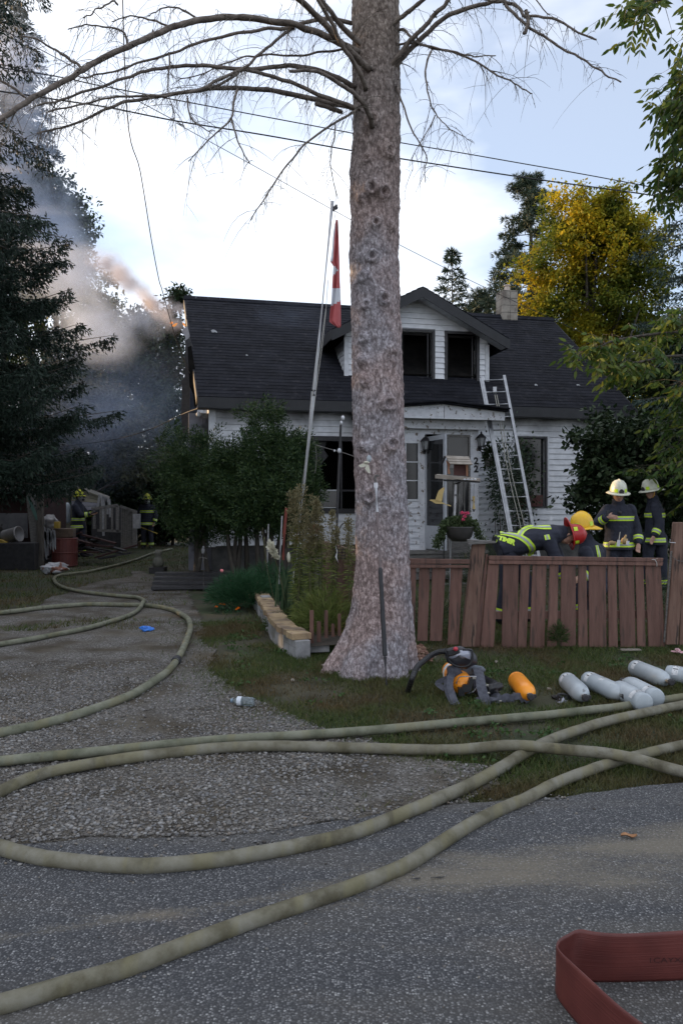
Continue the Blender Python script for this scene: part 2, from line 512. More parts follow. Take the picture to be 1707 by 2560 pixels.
def near_drive(n):
    out = []
    while len(out) < n:
        y = 3.0+4.2*rnd.random()**1.5; x = -3.2+4.5*rnd.random()
        if abs(x) > 0.47*y+0.15: continue
        if not on_drive(x, y) and rnd.random() > (0.06 if y < road_edge(x) and y > road_edge(x)-0.25 else 0.0): continue
        d = seg_noise(x, y, 1.1, 3.0)+0.25
        if rnd.random() > 0.45+d*0.9: continue
        out.append((x, y, relief(x, y)+0.003 if y > road_edge(x) else 0.017))
    return np.array(out)
g = stone_field('gravel', 33000, near_drive, 0.003, 0.0135, M_stone)
tag(g, 'loose grey and tan gravel scattered over the driveway', 'gravel')
def road_grit(n):
    out = []
    while len(out) < n:
        y = 2.15+1.7*rnd.random(); x = -1.8+3.8*rnd.random()
        if y > road_edge(x) or abs(x) > 0.47*y+0.1: continue
        out.append((x, y, 0.0155))
    return np.array(out)
g2 = stone_field('road_grit', 420, road_grit, 0.002, 0.008, M_stone)
tag(g2, 'small stray stones lying loose on the grey asphalt', 'gravel')

# grass blades
def grass(name, pts, h0, h1, w, m, lean=0.5):
    n = len(pts); pts = np.asarray(pts)
    h = h0+(h1-h0)*rng.random(n)**1.5
    a = rng.random(n)*6.283; L_ = lean*rng.random(n)*h*1.6
    dx = np.stack([np.cos(a), np.sin(a), np.zeros(n)], 1)
    b = rng.random(n)*6.283; sx = np.stack([np.cos(b), np.sin(b), np.zeros(n)], 1)
    w_ = w*(0.6+0.8*rng.random(n))
    V = np.empty((n, 3, 3))
    V[:, 0] = pts-sx*w_[:, None]/2; V[:, 1] = pts+sx*w_[:, None]/2
    V[:, 2] = pts+dx*L_[:, None]; V[:, 2, 2] += h
    return np_mesh(name, V.reshape(-1, 3), 3, m, kind='stuff')
M_grass = leafmat('grass_blade', [(0.035, 0.060, 0.014), (0.055, 0.088, 0.022), (0.09, 0.11, 0.032), (0.07, 0.115, 0.030), (0.16, 0.14, 0.06)], trans=0.3,
                  patch=[(0.09, 0.065, 0.03), (0.15, 0.11, 0.055), (0.065, 0.06, 0.025)], pscale=1.1, plo=0.46, phi=0.60)
pts = []
while len(pts) < 130000:
    y = 3.7+6.0*rnd.random()**1.25; x = -2.4+7.2*rnd.random()
    if abs(x) > 0.47*y+0.3 or y < road_edge(x)+0.015: continue
    e_ = drive_edge(y)
    if x < e_-0.02:
        if rnd.random() > 0.9*math.exp((x-e_)*6.0): continue
    dens = 0.72+1.0*seg_noise(x, y, 1.25, 9.0)+0.5*seg_noise(x, y, 4.0, 2.0)
    if rnd.random() > dens: continue
    pts.append((x, y, relief(x, y)-0.012))
for k in range(3600):
    a = rnd.random()*6.283; r_b = 0.36+0.17*rnd.random()**2; pts.append((0.26+r_b*math.cos(a), 6.86+r_b*0.95*math.sin(a), -0.01))
g = grass('lawn_grass', pts, 0.014, 0.062, 0.0065, M_grass, lean=0.9)
tag(g, 'short patchy green and brown lawn grass round the tree and tanks', 'grass')
pts = []
while len(pts) < 60000:
    y = 9.0+19*rnd.random()**1.3; x = -0.5*y+0.95*y*rnd.random()
    if on_drive(x, y, -0.3) and seg_noise(x, y, 0.9, 4) < 0.28: continue
    dens = 0.6+0.9*seg_noise(x, y, 0.7, 3.0)
    if rnd.random() > dens: continue
    pts.append((x, y, relief(x, y)-0.012))
g = grass('yard_grass', pts, 0.03, 0.09, 0.011, M_grass, lean=0.9)
tag(g, 'dim rough grass in the yard beyond the driveway', 'grass')
# small clover tufts at the foot of the lawn
cl = []
for k in range(520):
    y = 4.2+5.5*rnd.random(); x = rnd.uniform(-1.3, 0.46*y)
    if x < drive_edge(y)+0.05 or y < road_edge(x)+0.05: continue
    if seg_noise(x, y, 1.4, 14) < -0.02: continue
    for j in range(12):
        cl.append((x+rnd.gauss(0, 0.03), y+rnd.gauss(0, 0.03), relief(x, y)+rnd.uniform(0.0, 0.03)))
cl = np.array(cl); D = rng.normal(size=cl.shape)*[1, 1, 0.25]+[0, 0, 0.35]
M_clover = leafmat('clover_leaf', [(0.03, 0.07, 0.018), (0.05, 0.10, 0.03), (0.07, 0.12, 0.035)], trans=0.25)
tag(np_mesh('clover', cards(cl, D, 0.028, 0.022), 4, M_clover), 'low clover and weeds growing through the lawn', 'ground cover', kind='stuff')

# ------------------------------------------------------------------ fire hoses
def hose_mat(name, c1, c2, c3):
    m, nt, b, out = nodes_of(name)
    N, L = nt.nodes, nt.links
    tc = N.new('ShaderNodeTexCoord')
    n = N.new('ShaderNodeTexNoise'); n.inputs['Scale'].default_value = 5.5; n.inputs['Detail'].default_value = 7; n.inputs['Roughness'].default_value = 0.65
    L.new(tc.outputs['Object'], n.inputs['Vector'])
    r = N.new('ShaderNodeValToRGB'); e = r.color_ramp.elements
    e[0].position = 0.38; e[0].color = rgb(c1); e[1].position = 0.64; e[1].color = rgb(c3)
    x = e.new(0.5); x.color = rgb(c2)
    L.new(n.outputs['Fac'], r.inputs['Fac'])
    n2 = N.new('ShaderNodeTexNoise'); n2.inputs['Scale'].default_value = 2.1; n2.inputs['Detail'].default_value = 9; n2.inputs['Roughness'].default_value = 0.8
    L.new(tc.outputs['Object'], n2.inputs['Vector'])
    mr = N.new('ShaderNodeMapRange'); mr.inputs[1].default_value = 0.56; mr.inputs[2].default_value = 0.68; mr.inputs[4].default_value = 0.85
    L.new(n2.outputs['Fac'], mr.inputs[0])
    mpx = N.new('ShaderNodeMapping'); mpx.inputs['Scale'].default_value = (10, 1.5, 1.5); L.new(tc.outputs['Object'], mpx.inputs['Vector'])
    nb_ = N.new('ShaderNodeTexNoise'); nb_.inputs['Scale'].default_value = 1.0; nb_.inputs['Detail'].default_value = 3; L.new(mpx.outputs['Vector'], nb_.inputs['Vector'])
    mb_ = N.new('ShaderNodeMapRange'); mb_.inputs[1].default_value = 0.52; mb_.inputs[2].default_value = 0.60; mb_.inputs[4].default_value = 0.55; L.new(nb_.outputs['Fac'], mb_.inputs[0])
    my_ = N.new('ShaderNodeMix'); my_.data_type = 'RGBA'; L.new(mb_.outputs[0], my_.inputs['Factor']); L.new(r.outputs['Color'], my_.inputs[6]); my_.inputs[7].default_value = rgb((0.175, 0.158, 0.088))
    mx = N.new('ShaderNodeMix'); mx.data_type = 'RGBA'
    L.new(mr.outputs[0], mx.inputs['Factor']); L.new(my_.outputs[2], mx.inputs[6]); mx.inputs[7].default_value = rgb((0.060, 0.052, 0.036))
    L.new(mx.outputs[2], b.inputs['Base Color'])
    b.inputs['Roughness'].default_value = 0.75; b.inputs['Specular IOR Level'].default_value = 0.25
    w = N.new('ShaderNodeTexNoise'); w.inputs['Scale'].default_value = 240; w.inputs['Detail'].default_value = 2
    L.new(tc.outputs['Object'], w.inputs['Vector'])
    bp = N.new('ShaderNodeBump'); bp.inputs['Strength'].default_value = 0.35; bp.inputs['Distance'].default_value = 0.002
    L.new(w.outputs['Fac'], bp.inputs['Height']); L.new(bp.outputs['Normal'], b.inputs['Normal'])
    return m
HM1 = hose_mat('hose_jacket_olive', (0.100, 0.090, 0.058), (0.158, 0.147, 0.108), (0.210, 0.200, 0.162))
HM2 = hose_mat('hose_jacket_grey_green', (0.11, 0.115, 0.078), (0.165, 0.168, 0.122), (0.215, 0.215, 0.165))
def hose_pts(px, r, lifts=()):
    out = []
    for x, y in px:
        out.append(G(x, y, r))
    pts = spline(out, 10)
    for c_x, c_y, up, wd in lifts:
        q = G(c_x, c_y, r)
        for p in pts:
            d = math.hypot(p.x-q.x, p.y-q.y)
            p.z += up*math.exp(-(d/wd)**2)
    for i, p in enumerate(pts):
        p.x += 0.004*noise.noise(Vector((i*0.11, 0, r*90))); p.z += 0.002*noise.noise(Vector((i*0.3, 3, 0)))
    return pts
def hose(px, r, m, label, lifts=(), extra=()):
    pts = hose_pts(list(px), r, lifts)
    mb = MB(); mb.tube(pts, [r*(1+0.012*noise.noise(Vector((i*0.21, r*50, 7)))) for i in range(len(pts))], 14, squash=0.95)
    base = thing('fire_hose', label, 'fire hose', (pts[0].x, pts[0].y, 0), 'charged hoses across the driveway')
    mb.build('hose_jacket', m, base, smooth=True)
    return base, pts
r_ = 0.033
hoseA, pA = hose([(-260, 1925), (-120, 1913), (0, 1903), (110, 1892), (219, 1882), (351, 1868), (548, 1850), (700, 1841), (860, 1831), (1000, 1820), (1130, 1808), (1270, 1796), (1400, 1784), (1560, 1765), (1707, 1743), (1900, 1716)], r_*0.95, HM2,
     'farthest straight pale hose crossing the grass just below the tanks', lifts=())
hoseB, pB = hose([(1900, 1968), (1707, 1935), (1508, 1904), (1292, 1884), (1130, 1878), (1000, 1873), (860, 1869), (760, 1866), (658, 1865), (560, 1869), (494, 1875), (329, 1894), (165, 1921), (82, 1943), (0, 1980),
                  (-60, 2020), (-80, 2062), (-50, 2095), (0, 2118), (82, 2140), (165, 2152), (329, 2165), (494, 2156), (658, 2132), (760, 2112), (860, 2090), (968, 2051), (1076, 2005), (1184, 1957), (1265, 1911), (1319, 1878), (1400, 1840), (1508, 1805), (1600, 1784), (1707, 1762), (1900, 1730)], r_*1.02, HM1,
     'long olive hose doubling back in a wide loop at the left edge', lifts=[])
# the first run (coming from the right) rides over the returning run and the nearest hose
for i, p in enumerate(pB):
    if i < len(pB)*0.42:
        for cx_, cy_ in ((1300, 1884), (1530, 1907)):
            q = G(cx_, cy_, r_)
            p.z += 0.046*math.exp(-(math.hypot(p.x-q.x, p.y-q.y)/0.30)**2)
        q = G(600, 1860, r_); 
me = hoseB.children[0].data
tmp = MB(); tmp.tube(pB, [r_*1.02*(1+0.012*noise.noise(Vector((i*0.21, 1.6, 7)))) for i in range(len(pB))], 14, squash=0.95)
co = np.array(tmp.v)-np.array(hoseB.location); me.vertices.foreach_set('co', co.astype(np.float32).ravel()); me.update()
hoseD, pD = hose([(-200, 2550), (0, 2512), (150, 2468), (300, 2425), (450, 2370), (600, 2312), (750, 2262), (860, 2225), (940, 2195), (1022, 2159), (1100, 2109), (1184, 2057), (1250, 2024), (1319, 1994), (1380, 1962), (1454, 1932), (1535, 1905), (1620, 1882), (1707, 1862), (1900, 1822)], r_*0.94, HM1,
     'nearest olive hose running diagonally over the asphalt from bottom left to right edge')
hoseE, pE = hose([(-200, 1875), (0, 1833), (110, 1809), (219, 1778), (329, 1737), (380, 1706), (411, 1685), (430, 1667), (442, 1650), (455, 1628), (466, 1603), (474, 1580), (476, 1562), (470, 1547), (455, 1536), (438, 1527), (417, 1521), (390, 1516), (357, 1513), (274, 1511), (208, 1511), (110, 1519), (0, 1532), (-200, 1548)], 0.034, HM2,
     'grey green hose with a dark coupling bending round the blue glove on the gravel')
hoseF, pF = hose([(-200, 1645), (0, 1611), (110, 1592), (219, 1570), (302, 1546), (335, 1532), (354, 1519), (361, 1508), (357, 1499), (340, 1493), (295, 1489), (247, 1484), (200, 1478), (165, 1470), (145, 1461), (137, 1452), (138, 1444), (150, 1438), (180, 1434), (230, 1427), (306, 1409), (345, 1397), (385, 1382), (430, 1372)], 0.031, HM2,
     'hose looping back from the driveway and snaking toward the smoky back yard', lifts=[(357, 1513, 0.05, 0.35)])
# coupling on hose E
M_darkmetal = mat('dark_metal', (0.03, 0.03, 0.035), (0.07, 0.07, 0.08), scale=20, rough=0.45, metal=0.6)
ci = min(range(len(pE)), key=lambda i: (pE[i]-G(442, 1652, 0.034)).length)
a, b = pE[ci-2], pE[ci+2]; d = (b-a).normalized(); c = pE[ci]
mb = MB(); mb.tube([c-d*0.07, c-d*0.02, c-d*0.018, c+d*0.018, c+d*0.02, c+d*0.075], [0.039, 0.039, 0.046, 0.046, 0.041, 0.041], 16)
mb.build('coupling', M_darkmetal, hoseE, smooth=False)
# stencilled faded bands on hoses are in the jacket itself

# red flat hose standing on its edge, bottom right
def red_mat():
    m, nt, b, out = nodes_of('red_rubber_hose')
    N, L = nt.nodes, nt.links
    tc = N.new('ShaderNodeTexCoord')
    mp = N.new('ShaderNodeMapping'); mp.inputs['Scale'].default_value = (2, 2, 260)
    L.new(tc.outputs['Object'], mp.inputs['Vector'])
    w = N.new('ShaderNodeTexNoise'); w.inputs['Scale'].default_value = 1.0; w.inputs['Detail'].default_value = 2
    L.new(mp.outputs['Vector'], w.inputs['Vector'])
    n = N.new('ShaderNodeTexNoise'); n.inputs['Scale'].default_value = 9; n.inputs['Detail'].default_value = 6
    L.new(tc.outputs['Object'], n.inputs['Vector'])
    r = N.new('ShaderNodeValToRGB'); e = r.color_ramp.elements
    e[0].position = 0.3; e[0].color = rgb((0.085, 0.018, 0.015)); e[1].position = 0.75; e[1].color = rgb((0.135, 0.032, 0.026))
    L.new(n.outputs['Fac'], r.inputs['Fac']); L.new(r.outputs['Color'], b.inputs['Base Color'])
    b.inputs['Roughness'].default_value = 0.5
    bp = N.new('ShaderNodeBump'); bp.inputs['Strength'].default_value = 0.5; bp.inputs['Distance'].default_value = 0.002
    L.new(w.outputs['Fac'], bp.inputs['Height']); L.new(bp.outputs['Normal'], b.inputs['Normal'])
    return m
plan = spline([(2.6, 2.52), (1.8, 2.44), (1.25, 2.385), (0.95, 2.365), (0.79, 2.362), (0.715, 2.365), (0.672, 2.352), (0.652, 2.315), (0.655, 2.25), (0.69, 2.13), (0.76, 1.98), (0.88, 1.8), (1.1, 1.6)], 10) if False else \
       spline([Vector((x, y, 0)) for x, y in [(2.6, 2.52), (1.8, 2.44), (1.25, 2.385), (0.95, 2.365), (0.79, 2.362), (0.715, 2.365), (0.672, 2.352), (0.652, 2.315), (0.655, 2.25), (0.69, 2.13), (0.76, 1.98), (0.88, 1.8), (1.1, 1.6)]], 10)
mb = MB(); H_, T_ = 0.152, 0.0065; n0 = None
secs = []
for i, p in enumerate(plan):
    d = (plan[min(i+1, len(plan)-1)]-plan[max(i-1, 0)]).normalized(); nrm = Vector((-d.y, d.x, 0))
    near = math.exp(-((i-55)/14.0)**2)
    lean = Vector((0.035*near, 0.012*near, 0))+nrm*0.006*math.sin(i*0.23)
    zz = [0.0, 0.010, 0.05, 0.10, H_-0.010, H_]
    ring = [p+lean*(z/H_)+nrm*T_*(0.3 if z in (0.0, H_) else 0.5)+Vector((0, 0, z+0.015)) for z in zz]
    ring += [p+lean*(z/H_)-nrm*T_*(0.3 if z in (0.0, H_) else 0.5)+Vector((0, 0, z+0.015)) for z in zz[::-1]]
    secs.append(ring)
for ring in secs: mb.v += [tuple(q) for q in ring]
k = 12
for i in range(len(secs)-1):
    for j in range(k):
        a = i*k+j; b = i*k+(j+1) % k; mb.face((a, b, b+k, a+k))
mb.face(list(range(k))); mb.face([(len(secs)-1)*k+j for j in range(k)][::-1])
redh = thing('flat_hose', 'folded flat dark red hose standing on edge at the near right', 'fire hose', (0.66, 2.3, 0.0))
mb.build('hose_jacket', red_mat(), redh, smooth=True)
# faint dark stencil on its inner face
M_print = mat('faded_black_print', (0.05, 0.012, 0.012), rough=0.6)
def text_mesh(s, size, M, m, name, parent, bold=0.0, extr=0.0, sx=1.0):
    cu = bpy.data.curves.new('t', 'FONT'); cu.body = s; cu.size = size; cu.offset = bold; cu.extrude = extr
    cu.align_x = 'CENTER'; cu.align_y = 'CENTER'
    ob = bpy.data.objects.new('t', cu); COL.objects.link(ob)
    dg = bpy.context.evaluated_depsgraph_get()
    me = bpy.data.meshes.new_from_object(ob.evaluated_get(dg)); bpy.data.objects.remove(ob); bpy.data.curves.remove(cu)
    me.transform(Matrix.Diagonal((sx, 1, 1, 1)))
    if callable(M):
        for v in me.vertices: v.co = M(v.co)
    else: me.transform(M)
    return link_mesh(name, me, m, parent)
def on_red(v):
    x = 0.80+(v.x+0.16)*1.0
    return Vector((x, 2.3575+0.018*max(0, x-0.85)+0.001, 0.082+v.y))
text_mesh('HUIH   1CAYXA', 0.022, lambda v: on_red(v), M_print, 'print', redh, sx=1.5)
# ------------------------------------------------------------------ the house
HA = R(13)
HU = Vector((math.cos(HA), math.sin(HA), 0)); HN = Vector((-math.sin(HA), math.cos(HA), 0)); HE = Vector((-2.92, 15.5, 0))
def H(t, s, z): return HE+HU*t+HN*s+Vector((0, 0, z))
def HP(x, y, s):
    k = (x-CX)/F
    t = (k*(HE.y+HN.y*s)-HE.x-HN.x*s)/(HU.x-k*HU.y)
    return t, EYE+(CY-y)/F*(HE.y+HU.y*t+HN.y*s)
def HT(x, s): return HP(x, CY, s)[0]
def hbox(mb, t0, t1, s0, s1, z0, z1):
    mb.hexa([H(t0, s0, z0), H(t1, s0, z0), H(t1, s1, z0), H(t0, s1, z0), H(t0, s0, z1), H(t1, s0, z1), H(t1, s1, z1), H(t0, s1, z1)])

def soot_mat(name, base, base2, soot=(0.022, 0.019, 0.017), ztop=3.5, zlow=2.9, amount=1.0, rough=0.55, peel=None, spots=()):
    """painted boards with real soot where smoke came out (below the eave and over openings)"""
    m, nt, b, out = nodes_of(name)
    N, L = nt.nodes, nt.links
    g = N.new('ShaderNodeNewGeometry')
    sx = N.new('ShaderNodeSeparateXYZ'); L.new(g.outputs['Position'], sx.inputs[0])
    n = N.new('ShaderNodeTexNoise'); n.inputs['Scale'].default_value = 1.4; n.inputs['Detail'].default_value = 5
    L.new(g.outputs['Position'], n.inputs['Vector'])
    n2 = N.new('ShaderNodeTexNoise'); n2.inputs['Scale'].default_value = 7; n2.inputs['Detail'].default_value = 5
    L.new(g.outputs['Position'], n2.inputs['Vector'])
    r = N.new('ShaderNodeValToRGB'); e = r.color_ramp.elements
    e[0].position = 0.35; e[0].color = rgb(base2); e[1].position = 0.62; e[1].color = rgb(base)
    L.new(n2.outputs['Fac'], r.inputs['Fac'])
    col = r.outputs['Color']
    if peel:
        n3 = N.new('ShaderNodeTexNoise'); n3.inputs['Scale'].default_value = 9; n3.inputs['Detail'].default_value = 9; n3.inputs['Roughness'].default_value = 0.7
        L.new(g.outputs['Position'], n3.inputs['Vector'])
        m3 = N.new('ShaderNodeMapRange'); m3.inputs[1].default_value = 0.57; m3.inputs[2].default_value = 0.60
        L.new(n3.outputs['Fac'], m3.inputs[0])
        mp = N.new('ShaderNodeMix'); mp.data_type = 'RGBA'
        L.new(m3.outputs[0], mp.inputs['Factor']); L.new(col, mp.inputs[6]); mp.inputs[7].default_value = rgb(peel)
        col = mp.outputs[2]
    mr = N.new('ShaderNodeMapRange'); mr.inputs[1].default_value = zlow; mr.inputs[2].default_value = ztop
    L.new(sx.outputs[2], mr.inputs[0])
    ad = N.new('ShaderNodeMath'); ad.operation = 'MULTIPLY_ADD'
    L.new(n.outputs['Fac'], ad.inputs[0]); ad.inputs[1].default_value = 2.2; ad.inputs[2].default_value = -1.25
    sm = N.new('ShaderNodeMath'); sm.operation = 'ADD'; L.new(mr.outputs[0], sm.inputs[0]); L.new(ad.outputs[0], sm.inputs[1])
    cl = N.new('ShaderNodeMapRange'); cl.inputs[1].default_value = 0.15; cl.inputs[2].default_value = 1.2; cl.inputs[4].default_value = 0.95*amount
    L.new(sm.outputs[0], cl.inputs[0])
    fac = cl.outputs[0]
    for (px, py, pz, rad) in spots:
        vs = N.new('ShaderNodeVectorMath'); vs.operation = 'DISTANCE'; L.new(g.outputs['Position'], vs.inputs[0]); vs.inputs[1].default_value = (px, py, pz)
        m4 = N.new('ShaderNodeMapRange'); m4.inputs[1].default_value = rad; m4.inputs[2].default_value = rad*0.35; m4.inputs[4].default_value = 0.85
        L.new(vs.outputs['Value'], m4.inputs[0])
        mx_ = N.new('ShaderNodeMath'); mx_.operation = 'MAXIMUM'; L.new(fac, mx_.inputs[0]); L.new(m4.outputs[0], mx_.inputs[1]); fac = mx_.outputs[0]
    mx = N.new('ShaderNodeMix'); mx.data_type = 'RGBA'
    L.new(fac, mx.inputs['Factor']); L.new(col, mx.inputs[6]); mx.inputs[7].default_value = rgb(soot)
    L.new(mx.outputs[2], b.inputs['Base Color'])
    b.inputs['Roughness'].default_value = rough
    return m
_sp = H(4.2, 0.35, 3.15)
M_siding = soot_mat('white_siding', (0.66, 0.67, 0.70), (0.56, 0.57, 0.60), ztop=3.55, zlow=2.75, spots=[(_sp.x, _sp.y, _sp.z, 0.9)])
M_sidingD = soot_mat('dormer_siding', (0.66, 0.67, 0.70), (0.57, 0.58, 0.61), ztop=9.0, zlow=7.5, amount=0.6)
M_peel = soot_mat('peeling_white_paint', (0.62, 0.63, 0.67), (0.50, 0.51, 0.55), ztop=9, zlow=8, peel=(0.13, 0.10, 0.08))
M_roof = mat('dark_shingle', (0.009, 0.0095, 0.013), (0.017, 0.018, 0.024), scale=2.4, rough=0.85, bump=0.5, bscale=120, c3=(0.028, 0.028, 0.033), s3=7, lo3=0.56, hi3=0.7, spec=0.12, var=0.18)
M_fascia = mat('charred_fascia', (0.008, 0.0085, 0.011), (0.015, 0.0155, 0.019), scale=5, rough=0.6)
M_trimw = mat('dirty_white_trim', (0.50, 0.51, 0.54), (0.62, 0.63, 0.66), scale=8, rough=0.6)
M_black = mat('burnt_black', (0.006, 0.006, 0.006), (0.014, 0.013, 0.012), scale=4, rough=0.95, spec=0.1)
M_frame = mat('charred_window_frame', (0.018, 0.017, 0.02), (0.035, 0.033, 0.036), scale=12, rough=0.6)
M_greywall = mat('smoke_grey_panel', (0.10, 0.10, 0.12), (0.17, 0.17, 0.20), scale=3, rough=0.7, c3=(0.04, 0.04, 0.045), s3=2, lo3=0.52, hi3=0.6)
M_found = mat('foundation_block', (0.05, 0.05, 0.05), (0.10, 0.095, 0.09), scale=6, rough=0.9, bump=0.4)
M_greywood = mat('weathered_grey_wood', (0.10, 0.095, 0.09), (0.20, 0.19, 0.18), scale=6, rough=0.85, stretch=(2, 2, 14), bump=0.4)
def glass_mat():
    m, nt, b, out = nodes_of('dark_window_glass')
    b.inputs['Base Color'].default_value = rgb((0.012, 0.013, 0.015)); b.inputs['Roughness'].default_value = 0.12
    b.inputs['Specular IOR Level'].default_value = 0.5
    return m
M_glass = glass_mat()

hc = H(5, 4, 0)
house = thing('house', 'one and a half storey white sided house with black roof, dormer and burnt windows', 'house', (hc.x, hc.y, 0))
WS = 0.35                      # wall plane
T0, T1 = 0.25, 9.75
Z0, Z1 = 0.62, 3.50
def rect(x0, y0, x1, y1, s):
    a = HP(x0, y0, s); b = HP(x1, y1, s)
    ym = (y0+y1)/2
    t0, t1 = HT(x0, s), HT(x1, s); tm = (t0+t1)/2
    Y = HE.y+HU.y*tm+HN.y*s
    return t0, t1, EYE+(CY-y1)/F*Y, EYE+(CY-y0)/F*Y
win_big = rect(732, 1102, 905, 1272, WS)
win_right = rect(1292, 1096, 1361, 1264, WS)
def wall_backing(mb, t0, t1, s, z0, z1, holes, th=0.14):
    zs = sorted({z0, z1} | {h[2] for h in holes} | {h[3] for h in holes}); ts = sorted({t0, t1} | {h[0] for h in holes} | {h[1] for h in holes})
    for a, b in zip(ts, ts[1:]):
        for c, d in zip(zs, zs[1:]):
            tm, zm = (a+b)/2, (c+d)/2
            if any(h[0] < tm < h[1] and h[2] < zm < h[3] for h in holes): continue
            hbox(mb, a, b, s, s+th, c, d)
def siding(parent, t0f, t1f, s, z0, z1, holes, m, exp=0.128, name='siding_board', gap=0.0):
    z = z0
    while z < z1-0.01:
        ze = min(z+exp, z1)
        segs = [(t0f(z+exp/2), t1f(z+exp/2))]
        for h in holes:
            if h[2]-0.01 < (z+ze)/2 < h[3]+0.01:
                ns = []
                for a, b in segs:
                    if h[1] <= a or h[0] >= b: ns.append((a, b)); continue
                    if h[0] > a: ns.append((a, h[0]))
                    if h[1] < b: ns.append((h[1], b))
                segs = ns
        for a, b in segs:
            if b-a < 0.04: continue
            mb = MB(); j = rnd.uniform(-0.001, 0.0012)
            mb.hexa([H(a, s-0.030+j, z+0.002), H(b, s-0.030+j, z+0.002), H(b, s-0.001, z), H(a, s-0.001, z),
                     H(a, s-0.005, ze+0.004), H(b, s-0.005, ze+0.004), H(b, s-0.001, ze+0.004), H(a, s-0.001, ze+0.004)])
            mb.build(name, m, parent)
        z += exp
mb = MB()
wall_backing(mb, T0, T1, WS, Z0, Z1, [win_big, win_right])
hbox(mb, T0, T0+0.14, WS+0.14, 7.6, Z0, Z1); hbox(mb, T1-0.14, T1, WS+0.14, 7.6, Z0, Z1); hbox(mb, T0, T1, 7.6, 7.74, Z0, Z1)
# gable triangles
for t in (T0, T1-0.14):
    mb.prism([H(t, WS, Z1), H(t, 7.65, Z1), H(t, 4.0, 6.55)], HU*0.14)
wall = mb.build('wall', M_sidingD, house)
mb = MB(); hbox(mb, T0+0.05, T1-0.05, WS+0.03, 7.6, -0.1, Z0-0.003); mb.build('foundation', M_found, house)
siding(wall, lambda z: T0+0.13, lambda z: T1-0.10, WS, Z0, Z1, [(win_big[0]-0.07, win_big[1]+0.07, win_big[2]-0.09, win_big[3]+0.09), (win_right[0]-0.09, win_right[1]+0.06, win_right[2]-0.08, win_right[3]+0.05),
       (HT(975, WS), HT(1186, WS), 0, 3.3)], M_siding)
mb = MB(); hbox(mb, T0-0.02, T0+0.125, WS-0.032, WS+0.02, Z0-0.02, Z1-0.02); mb.build('corner_board', M_trimw, wall)
mb = MB(); hbox(mb, T1-0.095, T1+0.02, WS-0.032, WS+0.02, Z0-0.02, Z1-0.02); mb.build('corner_board', M_trimw, wall)
# dark room behind the openings (a closed burnt box, open to the windows)
mb = MB(); hbox(mb, T0+0.3, T1-0.3, 2.2, 2.3, 0.7, 3.4); hbox(mb, T0+0.3, T1-0.3, WS+0.2, 2.19, 0.62, 0.68)
mb.build('burnt_room', M_black, house)

def window(parent, r, s, fr_m, w=0.07, pr=0.03, sashes=(), pane=True, name='window', sill=None, recess=0.05):
    t0, t1, z0, z1 = r
    mb = MB()
    hbox(mb, t0-w, t0, s-pr, s+0.10, z0-w, z1+w); hbox(mb, t1, t1+w, s-pr, s+0.10, z0-w, z1+w)
    hbox(mb, t0, t1, s-pr, s+0.10, z0-w, z0); hbox(mb, t0, t1, s-pr, s+0.10, z1, z1+w)
    o = mb.build(name, fr_m, parent)
    if pane:
        mb = MB(); hbox(mb, t0+0.001, t1-0.001, s+recess, s+recess+0.006, z0+0.001, z1-0.001); mb.build('pane', M_glass, o)
    return o
wb = window(house, win_big, WS, M_frame, w=0.10, pane=False)
# inside the big window: broken dark panes, a torn curtain, a small lower sash with a pale frame
t0, t1, z0, z1 = win_big
mb = MB()
zs = z0+(z1-z0)*0.27
hbox(mb, t0, t1, WS+0.02, WS+0.06, zs-0.02, zs+0.02); hbox(mb, (t0*0.3+t1*0.7)-0.02, (t0*0.3+t1*0.7)+0.02, WS+0.02, WS+0.06, z0, z1)
mb.build('mullion', M_frame, wb)
a = HP(792, 1224, WS-0.01); b = HP(842, 1270, WS-0.01)
mb = MB()
hbox(mb, a[0], b[0], WS-0.012, WS+0.015, a[1]-0.025, a[1]); hbox(mb, a[0], a[0]+0.022, WS-0.012, WS+0.015, b[1], a[1]-0.025); hbox(mb, a[0]+0.022, b[0], WS-0.012, WS+0.015, b[1], b[1]+0.018)
sf = mb.build('sash_frame', M_trimw, wb)
mb = MB(); hbox(mb, a[0]+0.022, b[0], WS+0.004, WS+0.008, b[1]+0.018, a[1]-0.025); mb.build('pane', M_glass, wb)
mb = MB(); hbox(mb, t0, t0+0.32*(t1-t0), WS+0.05, WS+0.056, zs+0.02, z1); mb.build('pane', M_glass, wb)
mb = MB(); pts = [(0.33, 1.0), (0.50, 1.0), (0.46, 0.82), (0.52, 0.70), (0.43, 0.55), (0.40, 0.40), (0.36, 0.60), (0.33, 0.75)]
mb.prism([H(t0+(t1-t0)*u_, WS+0.10, zs+(z1-zs)*v_) for u_, v_ in pts], HN*0.01)
mb.build('torn_curtain', mat('charred_cloth', (0.03, 0.03, 0.032), (0.06, 0.058, 0.06), scale=9, rough=0.9), wb)
wr = window(house, win_right, WS, M_frame, w=0.05, pane=True, recess=0.08)
mb = MB(); tr = win_right
hbox(mb, tr[1]+0.052, tr[1]+0.092, WS-0.035, WS, tr[2]-0.05, tr[3]+0.085); hbox(mb, tr[0]-0.09, tr[1]+0.052, WS-0.035, WS, tr[3]+0.052, tr[3]+0.085)
mb.build('window_trim', M_trimw, wr)
# red-brown flower box under the right window
a = HP(1298, 1240, 0.1); b = HP(1357, 1266, 0.1)
mb = MB(); hbox(mb, a[0], b[0], 0.12, WS-0.022, b[1], a[1]+0.02)
M_boxred = mat('dark_red_wood', (0.055, 0.018, 0.015), (0.10, 0.03, 0.025), scale=6, rough=0.7)
box_ = mb.build('flower_box', M_boxred, house)

